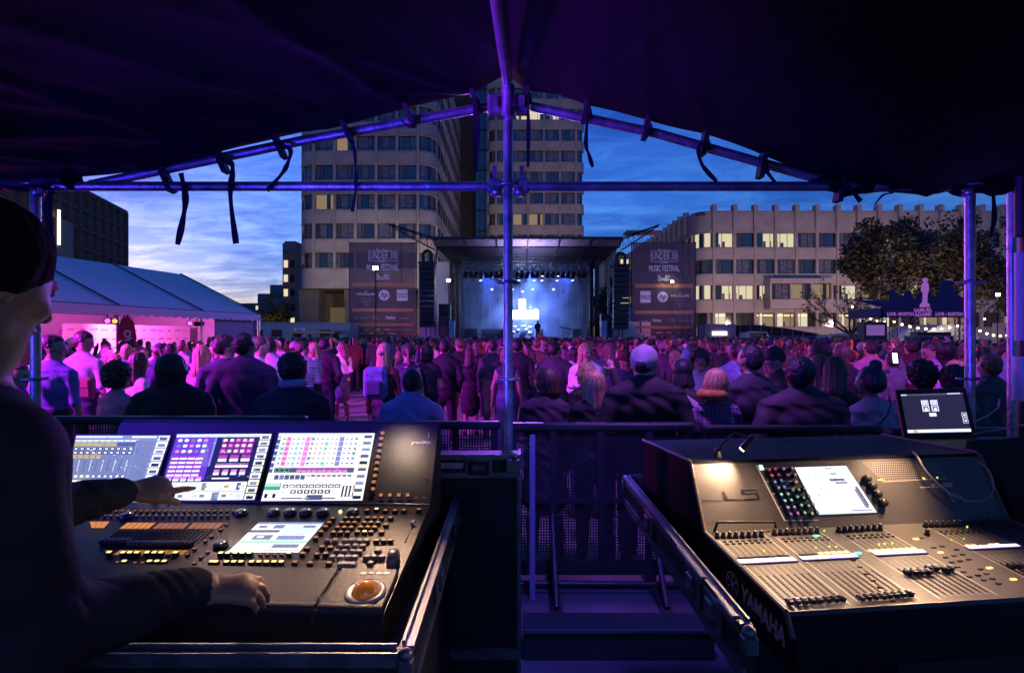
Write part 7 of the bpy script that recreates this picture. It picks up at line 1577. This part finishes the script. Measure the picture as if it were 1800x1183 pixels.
NP(1441,624,5.2,5,'long','brown','brown','woman with straight fair-brown hair behind the broad man in the blazer',R(-15),.8)
NP(1468,630,5.0,6,'long','dark brown','black','woman with long auburn hair, right of the straight-haired woman',R(-25),.7)
NP(1531,645,4.35,5,'bun','black',(.30,.24,.36),'woman in mauve sweater with a thin black bag strap, hair gathered up, at the barrier',R(10),.25,1.28)
NP(1531,598,9.0,0,'short','dark brown','pink','man in light pink shirt, back turned, left of the glowing phone',R(-10),.85,1.05)
NP(1568,618,8.0,8,'bun','dark brown','grey','person in grey holding up a glowing phone',0,.8)
NP(1602,597,9.4,2,'short','dark brown','burgundy','man in dark red jacket right of the glowing phone',R(10),.75,1.1)
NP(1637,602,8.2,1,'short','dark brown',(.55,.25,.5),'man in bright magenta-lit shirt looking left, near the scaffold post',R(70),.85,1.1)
NP(1662,602,8.8,8,'bob','black','black','woman in black left of the right scaffold post',R(-10),.7)
NP(1620,638,5.0,5,'curly','black','black','dark curly-haired person behind the laptop, left',R(0),.2,1.1)
NP(1678,648,4.8,5,'curly','black','charcoal','dark curly-haired person behind the laptop, right',R(5),.2,1.1)
NP(1742,622,5.4,2,'short','brown','charcoal','person in dark jacket beyond the drain pipe at the far right',R(20),.7)
NP(1480,606,7.4,2,'bob','brown','black','woman in black jacket left of the pink-shirted man',R(15),.8)
NP(30,640,5.6,4,'short','brown','purple','man left of the blue left scaffold post, partly behind the operator',R(-30),.8,1.2)
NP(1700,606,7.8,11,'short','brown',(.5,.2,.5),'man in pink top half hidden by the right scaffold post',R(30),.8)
pw_.pass_index=1
# things people carry
def onobj(px,py,Y): return P(px,py,Y)
b=MB(); c=P(660,672,7.35); b.box((0,0,0),(.30,.16,.42),0,None,.05); b.box((0,-.1,-.06),(.22,.07,.2),1,None,.03); b.ribbon([(-.1,.07,.2),(-.1,.2,.24),(-.1,.22,0),(-.1,.08,-.18)],.03,.008,1); b.ribbon([(.1,.07,.2),(.1,.2,.24),(.1,.22,0),(.1,.08,-.18)],.03,.008,1)
o=solo('backpack',b,[mat('bag_blue',(.10,.12,.3),.8,var=.5,vs_=12),mat('bag_dark_blue',(.03,.035,.09),.8)],'blue patterned backpack on the back of the woman in the cap','backpack'); o.location=c
def phone(px,py,Y,label,lit=True,rz=0):
    b=MB(); b.box((0,0,0),(.075,.01,.15),0,None,.002); b.quad((-.033,-.0065,-.068),(.033,-.0065,-.068),(.033,-.0065,.068),(-.033,-.0065,.068),1)
    o=solo('phone',b,[M_black,em('phone_screen',(.85,.92,1),4)],label,'phone'); o.location=P(px,py,Y); o.rotation_euler=(R(-10),0,rz)
phone(1573,628,7.75,'glowing phone held up above the crowd on the right')
b=MB(); b.box((0,0,0),(.15,.01,.08),0,None,.002); o=solo('phone',b,[mat('phone_case',(.4,.42,.5),.3)],'pale phone held up by the man in the finely striped shirt','phone'); o.location=P(188,619,7.1)
b=MB(); b.box((0,0,0),(.14,.003,.05),0,Matrix.Rotation(R(35),3,'Y')); o=solo('paper',b,[mat('paper_white',(.75,.75,.75),.7)],'white folded paper held by the man with dreadlocks','paper'); o.location=P(1214,703,5.1)
b=MB(); b.box((0,0,0),(.36,.12,.26),0,None,.03); b.ribbon([(-.16,-.06,.12),(-.25,-.12,.45),(-.1,-.16,.72)],.035,.006,0); b.box((0,-.065,.06),(.3,.01,.1),1,None,.003); o=solo('satchel',b,[mat('satchel_brown',(.10,.035,.03),.5),mat('satchel_flap',(.16,.05,.04),.45)],'brown satchel hanging at the hip of the man in the finely striped shirt','bag'); o.location=P(140,681,7.0)
b=MB(); b.lathe([(.085,-.03),(.12,-.01),(.125,.02),(.095,.05)],0,24); o=solo('scarf',b,[mat('scarf_mustard',(.32,.17,.03),.85,var=.4,vs_=20)],'mustard scarf round the neck of the plaid-shirted fair woman','scarf'); o.location=P(1252,694,4.66)
b=MB(); b.lathe([(.085,-.03),(.115,-.01),(.11,.02),(.085,.04)],0,24); o=solo('scarf',b,[mat('scarf_pale',(.3,.28,.4),.85,var=.4,vs_=20)],'pale scarf collar on the broad man in the dark sweater','scarf'); o.location=P(515,673,4.58)
b=MB(); b.ribbon([P(1562,693,4.2),P(1566,710,4.15),P(1560,728,4.13),P(1545,745,4.14)],.012,.004,0,side=(1,0,0)); solo('bag_strap',b,[M_black],'thin black bag strap across the mauve sweater','strap')
# musician
person(2,(945-900)/1000*58,58,R(170),1.78,'short','black','black','musician in black standing on the stage beside the drum kit',.6,1,1.7,None)
person(0,(1035-900)/1000*59,59,R(100),1.75,'short','black','black','stage hand at the right side drape of the stage',.6,1,1.7,None)
# ---- the standing crowd
rc=random.Random(42); rows=[(6.3,.9),(7.3,.9),(8.4,.95),(9.6,.95),(10.9,.9),(12.3,.85),(13.8,.8),(15.5,.8),(17.5,.78),(19.8,.75),(22.5,.75),(25.5,.75),(29,.75),(33,.8),(37.5,.9),(42,1.1),(47,1.3)]
def region(px):
    for a,t in ((170,'by the black drape'),(390,'by the press backdrop'),(600,'by the white trailer'),(735,'below the left banner'),(800,'below the left speaker column'),(890,'below the stage, left half'),(1045,'below the stage, right half'),(1110,'below the right speaker column'),(1225,'below the right banner'),(1400,'by the scrim fence'),(1550,'by the bare tree'),(1700,'by the beer booth')):
        if px<a: return t
    return 'by the menu board'
cnt=0; occ=list(near); labs={}
HK=['short']*7+['crop']*2+['long']*4+['bob']*2+['ponytail']*2+['bun','curly','afro','cap','cap','beanie']
for ri,(Y,dx_) in enumerate(rows):
    xl=-.90*Y; xr=.92*Y
    if Y<16: xl,xr=-.86*Y,.86*Y
    # the square ends at the marquee on the left and the fence on the right
    xl=max(xl,-12.4-.168*(29-Y)+ .6) if Y<29 else max(xl,-12.6-(Y-29)*.25); xr=min(xr,.92*Y,20)
    x=xl
    spacing=.62 if Y<24 else (.95 if Y<33 else 1.25)
    while x<xr:
        x+=spacing*rc.uniform(.75,1.45)*(1.0 if Y<24 else 1.0)
        px=900+1000*x/Y; yy=Y+rc.uniform(-.45,.45)
        if cnt>=249: break
        if px<-30 or px>1830: continue
        # open paving left of the central post
        if 540<px<885 and Y<13.5 : continue
        if 555<px<775 and Y<19.5 : continue
        if 885<=px<1020 and Y<7.0: continue
        if 470<px<=540 and Y<9.5: continue
        if Y<8 and px<1000 and rc.random()<.55: continue
        if Y<7 and rc.random()<.5: continue
        if Y<10.5 and px<330 and rc.random()<.3: continue
        if any((x-a)**2+(yy-c_)**2<.36 for a,c_ in occ): continue
        if Y>13 and rc.random()<(.12 if Y<20 else .42): continue
        occ.append((x,yy)); bi=rc.choice([0,0,1,2,2,3,4,5,5,6,7,8,9,10,11,12,13]); inf=BODY[bi][3]
        hk=rc.choice(HK); 
        if inf[0]=='m' and hk in('long','bob','ponytail','bun') and rc.random()<.85: hk=rc.choice(['short','crop','cap','short'])
        if inf[0]=='w' and hk in('short','crop','cap'): hk=rc.choice(['long','bob','ponytail','long'])
        hatk=hk in('cap','beanie','fedora')
        hcn=rc.choice(['black','navy','grey','burgundy','white']) if hatk else rc.choice(['black','black','dark brown','dark brown','brown','brown','blond','grey' if inf[0]=='m' else 'blond'])
        cn=rc.choice(['black']*6+['navy']*4+['charcoal']*4+['grey','grey','burgundy','brown','olive','denim blue','denim blue','light blue','lavender','white','white','pink','purple','pale grey'])
        if px<600: cn=rc.choice([cn,'white','lavender','pink','pale grey','purple','light blue','navy'])
        h=rc.gauss(1.76 if inf[0]=='m' else 1.65,.06); h=min(1.92,max(1.5,h))
        rz=rc.gauss(0,.45) if rc.random()<.62 else rc.uniform(-3.1,3.1)
        if px>1330 and Y>12: rz=rc.uniform(-1.6,1.9)
        rz-=math.atan2(-x+1,58-yy)*-.0
        depth='near rows' if Y<9 else 'middle rows' if Y<16 else 'back rows' if Y<30 else 'front rows by the stage'
        lb='%s in %s %s, %s, %s, %s'%('man' if inf[0]=='m' else 'woman',cn.replace(' ','-'),{'tank':'vest','hoodie':'hoodie'}.get(inf[2],GW[inf[2]]),(HN[hk]%hcn.replace(' ','-')).replace('big ','').replace('hair in a bun','bun'),{'near rows':'near barrier','middle rows':'mid-crowd','back rows':'farther crowd','front rows by the stage':'far crowd'}[depth],region(px))
        chk=inf[2]=='shirt' and rc.random()<.3
        if chk: lb=lb.replace(' shirt',' checked shirt',1)
        q_=person(bi,x,yy,rz,h,hk,hcn,cn,lb,rc.choice([.95,.9,.8,.8,.7,.5,.25,.1]),rc.uniform(.95,1.1)); q_.pass_index=int(chk); cnt+=1
# ---- the packed front of the crowd: nobody could count these heads
def lowbody(sex):
    pr=[]; m=sex=='m'; a=lambda *x:pr.append(x)
    for x in(-1,1):
        a((x*.09,0,.9),(x*.11,0,.08),.085,.05,I3,None,4,.03); a((x*.19,0,1.38),(x*.24,.02,.9),.055,.035,I3,None,0,.03)
    a((0,0,.9),(0,0,1.1),.16,.15,(1,1.4,1),None,0,.04); a((0,0,1.1),(0,0,1.37),.15,.16,(1,1.5,1),None,0,.04); a((-.13,0,1.4),(.13,0,1.4),.06,.06,I3,None,0,.05)
    a((0,0,1.42),(0,.01,1.56),.055,.05,I3,None,1,.02); a((0,.015,1.64),(0,.02,1.60),.082,.07,(1.1,1,.9),None,1,.02)
    a((0,-.022,1.67),(0,-.022,1.67),.094,.094,(1.1,1,.95),None,2,.01)
    if not m: a((0,-.05,1.6),(0,-.07,1.38),.075,.06,(1,1.6,1),None,2,.02)
    return sdf_mesh('lb',pr,.034,[M_black]*5)
LB=[lowbody('m'),lowbody('w')]; LBd=[]
for me in LB:
    v=np.zeros(len(me.vertices)*3); me.vertices.foreach_get('co',v); LBd.append((v.reshape(-1,3),np.array([tuple(p.vertices) for p in me.polygons]),np.array([p.material_index for p in me.polygons])))
tops=[(.015,.015,.018),(.02,.025,.06),(.045,.045,.05),(.14,.14,.15),(.5,.5,.52),(.13,.03,.04),(.09,.06,.04),(.25,.3,.45)]; skins=[(.46,.27,.2),(.3,.17,.12),(.10,.05,.035)]; hairs=[(.012,.01,.01),(.06,.035,.02),(.3,.2,.1)]
cm=[mat('crowd_top_%d'%i,c,.8) for i,c in enumerate(tops)]+[mat('crowd_skin_%d'%i,c,.5) for i,c in enumerate(skins)]+[mat('crowd_hair_%d'%i,c,.6) for i,c in enumerate(hairs)]+[M_black]
VV=[];FF=[];MM=[];off=0; r8=random.Random(99); Y=19.0
while Y<51:
    xl=max(-.9*Y,-12.2-.168*(29-Y) if Y<29 else -13-(Y-29)*.2); x=xl+r8.random(); xr=min(.9*Y,19.5)
    while x<xr:
        yy=Y+r8.uniform(-.3,.3)
        if r8.random()<.8 and not any(abs(x-a)<.42 and abs(yy-c_)<.5 for a,c_ in occ[-260:]):
            V_,F_,M_=LBd[r8.random()<.42]; s_=r8.gauss(1.0,.045); a_=r8.gauss(0,.5); c0,s0=math.cos(a_)*s_,math.sin(a_)*s_
            q=np.stack([V_[:,0]*c0-V_[:,1]*s0+x,V_[:,0]*s0+V_[:,1]*c0+yy,V_[:,2]*s_],1)
            tp=r8.randrange(8); 
            if r8.random()<.4: tp=r8.choice([0,1,2])
            mp3=np.array([tp,8+r8.randrange(3),11+r8.choice([0,0,1,1,2]),0,14]); VV.append(q); FF.append(F_+off); MM.append(mp3[M_]); off+=len(q)
        x+=r8.uniform(.5,.85)
    Y+=.78
V_=np.concatenate(VV);F_=np.concatenate(FF);M_=np.concatenate(MM); me=bpy.data.meshes.new('crowd'); me.vertices.add(len(V_)); me.vertices.foreach_set('co',V_.astype(np.float32).ravel()); me.loops.add(F_.size); me.loops.foreach_set('vertex_index',F_.ravel().astype(np.int32)); me.polygons.add(len(F_)); me.polygons.foreach_set('loop_start',np.arange(0,F_.size,4,dtype=np.int32)); me.polygons.foreach_set('loop_total',np.full(len(F_),4,np.int32))
for m_ in cm: me.materials.append(m_)
me.polygons.foreach_set('material_index',M_.astype(np.int32)); me.polygons.foreach_set('use_smooth',np.ones(len(F_),bool)); me.update(calc_edges=True)
o=bpy.data.objects.new('crowd',me); COL.objects.link(o); o['kind']='stuff'; print('crowd people',len(VV),'polys',len(F_))
# ---- the lighting operator
def V3(*a): return np.array(a,float)
op=[]; oa=lambda a_,b_,ra,rb,s_,m,k,Mx=None: op.append((V3(*a_),V3(*b_),ra,rb,s_,Mx,m,k))
base=V3(-1.04,.94,.3); hip=V3(-1.10,.92,1.22); chest=V3(-1.0,1.02,1.58); nk=V3(-1.01,1.03,1.79)
shR=V3(-.80,.88,1.70); shL=V3(-1.14,1.20,1.70); elR=V3(-.80,.94,1.405); wrR=V3(-.683,1.205,1.362); elL=V3(-1.20,1.42,1.46); wrL=V3(-1.150,1.665,1.442)
fw=V3(.62,.78,0); sdv=V3(.78,-.62,0); Mb=np.stack([sdv,fw,V3(0,0,1)],1)
for s_ in(-1,1):
    hp=hip+sdv*.10*s_; kn=V3(*(base+sdv*.12*s_+fw*.02))+V3(0,0,.48); an=base+sdv*.13*s_+V3(0,0,.09)
    oa(hp,kn,.105,.07,I3,2,.03); oa(kn,an,.07,.055,I3,2,.03); oa(an+V3(0,0,-.04)-fw*.05,an+V3(0,0,-.05)+fw*.15,.045,.04,I3,3,.01)
oa(hip-V3(0,0,.10),hip,.175,.19,(1,1.3,1),1,.04,Mb); oa(hip,hip+(chest-hip)*.5,.19,.18,(1,1.25,1),1,.05,Mb); oa(hip+(chest-hip)*.5,chest,.18,.20,(1,1.3,1),1,.05,Mb)
oa(chest,nk-V3(0,0,.09),.195,.13,(1,1.35,1),1,.05,Mb); oa(shR+V3(-.03,.03,.01),shL+V3(.03,-.03,.01),.088,.088,I3,1,.07)
oa(nk-V3(0,0,.07),nk-V3(0,0,.01),.088,.078,(1,1.05,1),1,.015,Mb)
hd=V3(-.985,1.06,1.985); oa(nk-V3(0,0,.04),hd-V3(0,0,.07),.062,.058,I3,0,.02)
oa(shR,elR,.085,.078,I3,1,.05); oa(elR,wrR,.076,.047,I3,1,.04); oa(wrR-(wrR-elR)*.10,wrR,.049,.046,I3,1,.006)
oa(shL,elL,.085,.070,I3,1,.05); oa(elL,wrL,.068,.044,I3,1,.04)
dR=(wrR-elR)/np.linalg.norm(wrR-elR); dL=(wrL-elL)/np.linalg.norm(wrL-elL)
hR=wrR+V3(.018,.012,-.004); oa(wrR-dR*.02,hR,.033,.034,(1,1,1),0,.012); hand_prims(op,hR-dR*.005,V3(.92,.38,-.10),V3(-.12,.50,-.85),1.02,.82,0,.12,.007,th=(.9,.15,.5))
hL=wrL+dL*.035; oa(wrL-dL*.02,hL,.029,.029,I3,0,.012); hand_prims(op,hL-dL*.01,V3(.55,.83,-.02),V3(-.45,.27,-.85),1.15,1.25,0,.1,.007,True,True,th=(.95,.35,.1))
RH=rotz(-.30)@rotx(-.30); head_prims(op,hd,RH,1.12)
def opfold(V,D):
    V=V.copy(); mi=D.argmin(1) if len(D)==len(V) else None
    c0=hip; c1=chest
    def seg(A,B):
        ab=B-A; t=np.clip(((V-A)@ab)/(ab@ab),0,1); q=V-(A+t[:,None]*ab); return t,q,np.linalg.norm(q,axis=1)
    for A,B,r_,am,fr in ((shR,elR,.11,.006,26),(elR,wrR,.10,.0055,31),(shL,elL,.11,.006,26),(elL,wrL,.10,.0055,33),(hip,chest,.26,.006,17)):
        t,q,dd=seg(A,B); ok=((dd<r_)&(t>.02)&(t<.93)).astype(float); L_=np.linalg.norm(B-A); s_=t*L_
        ph=V[:,0]*26+V[:,2]*41+np.sin(V[:,1]*33)*1.6; w_=am*(np.abs(np.sin(s_*fr+ph+1.5*np.sin(s_*11+V[:,1]*14)))**.6-.5)
        w_*=np.where(t>.5,1.0,.6) if r_<.2 else 1; V+=q/(dd[:,None]+1e-6)*(w_*ok)[:,None]
    return V
M_op=mat('operator_jacket',(.030,.028,.036),.75,var=.25,vs_=10,bump=.12,bs=160,spec=.12); M_opt=mat('operator_trousers',(.09,.06,.045),.8,var=.2); M_osk=bpy.data.materials.new('operator_skin'); M_osk.use_nodes=True
_b=M_osk.node_tree.nodes['Principled BSDF']; _b.inputs['Base Color'].default_value=(.36,.19,.13,1); _b.inputs['Roughness'].default_value=.5; _b.inputs['Subsurface Weight'].default_value=.1; _b.inputs['Subsurface Radius'].default_value=(.01,.004,.002)
ome=sdf_mesh('person',op,.0068,[M_osk,M_op,M_opt,MSH,MEYE,MLIP],opfold)
O=bpy.data.objects.new('person',ome); COL.objects.link(O); ome.transform(Matrix.Translation(-Vector(base))); O.location=base
O['label']='lighting operator in dark jacket at the left desk, one finger pointing at a screen'; O['category']='person'
_hm=MH.copy(); _hm.node_tree.nodes['Principled BSDF'].inputs['Roughness'].default_value=.85; _hm.node_tree.nodes['Principled BSDF'].inputs['Specular IOR Level'].default_value=.08; HAIR['thick'].materials[0]=_hm
q=bpy.data.objects.new('hair',HAIR['thick']); COL.objects.link(q); q.parent=O; q.color=(.012,.009,.009,1); q.matrix_basis=Matrix.Translation(hd-base)@Matrix(RH.tolist()).to_4x4()@Matrix.Scale(1.16,4)
b=MB(); c=hR+V3(.075,.08,-.05); b.lathe([(.022,-.02),(.024,.0),(.016,.012),(.0001,.013)],0,16,tuple(c)); part('held_knob',b,[M_black],LC)
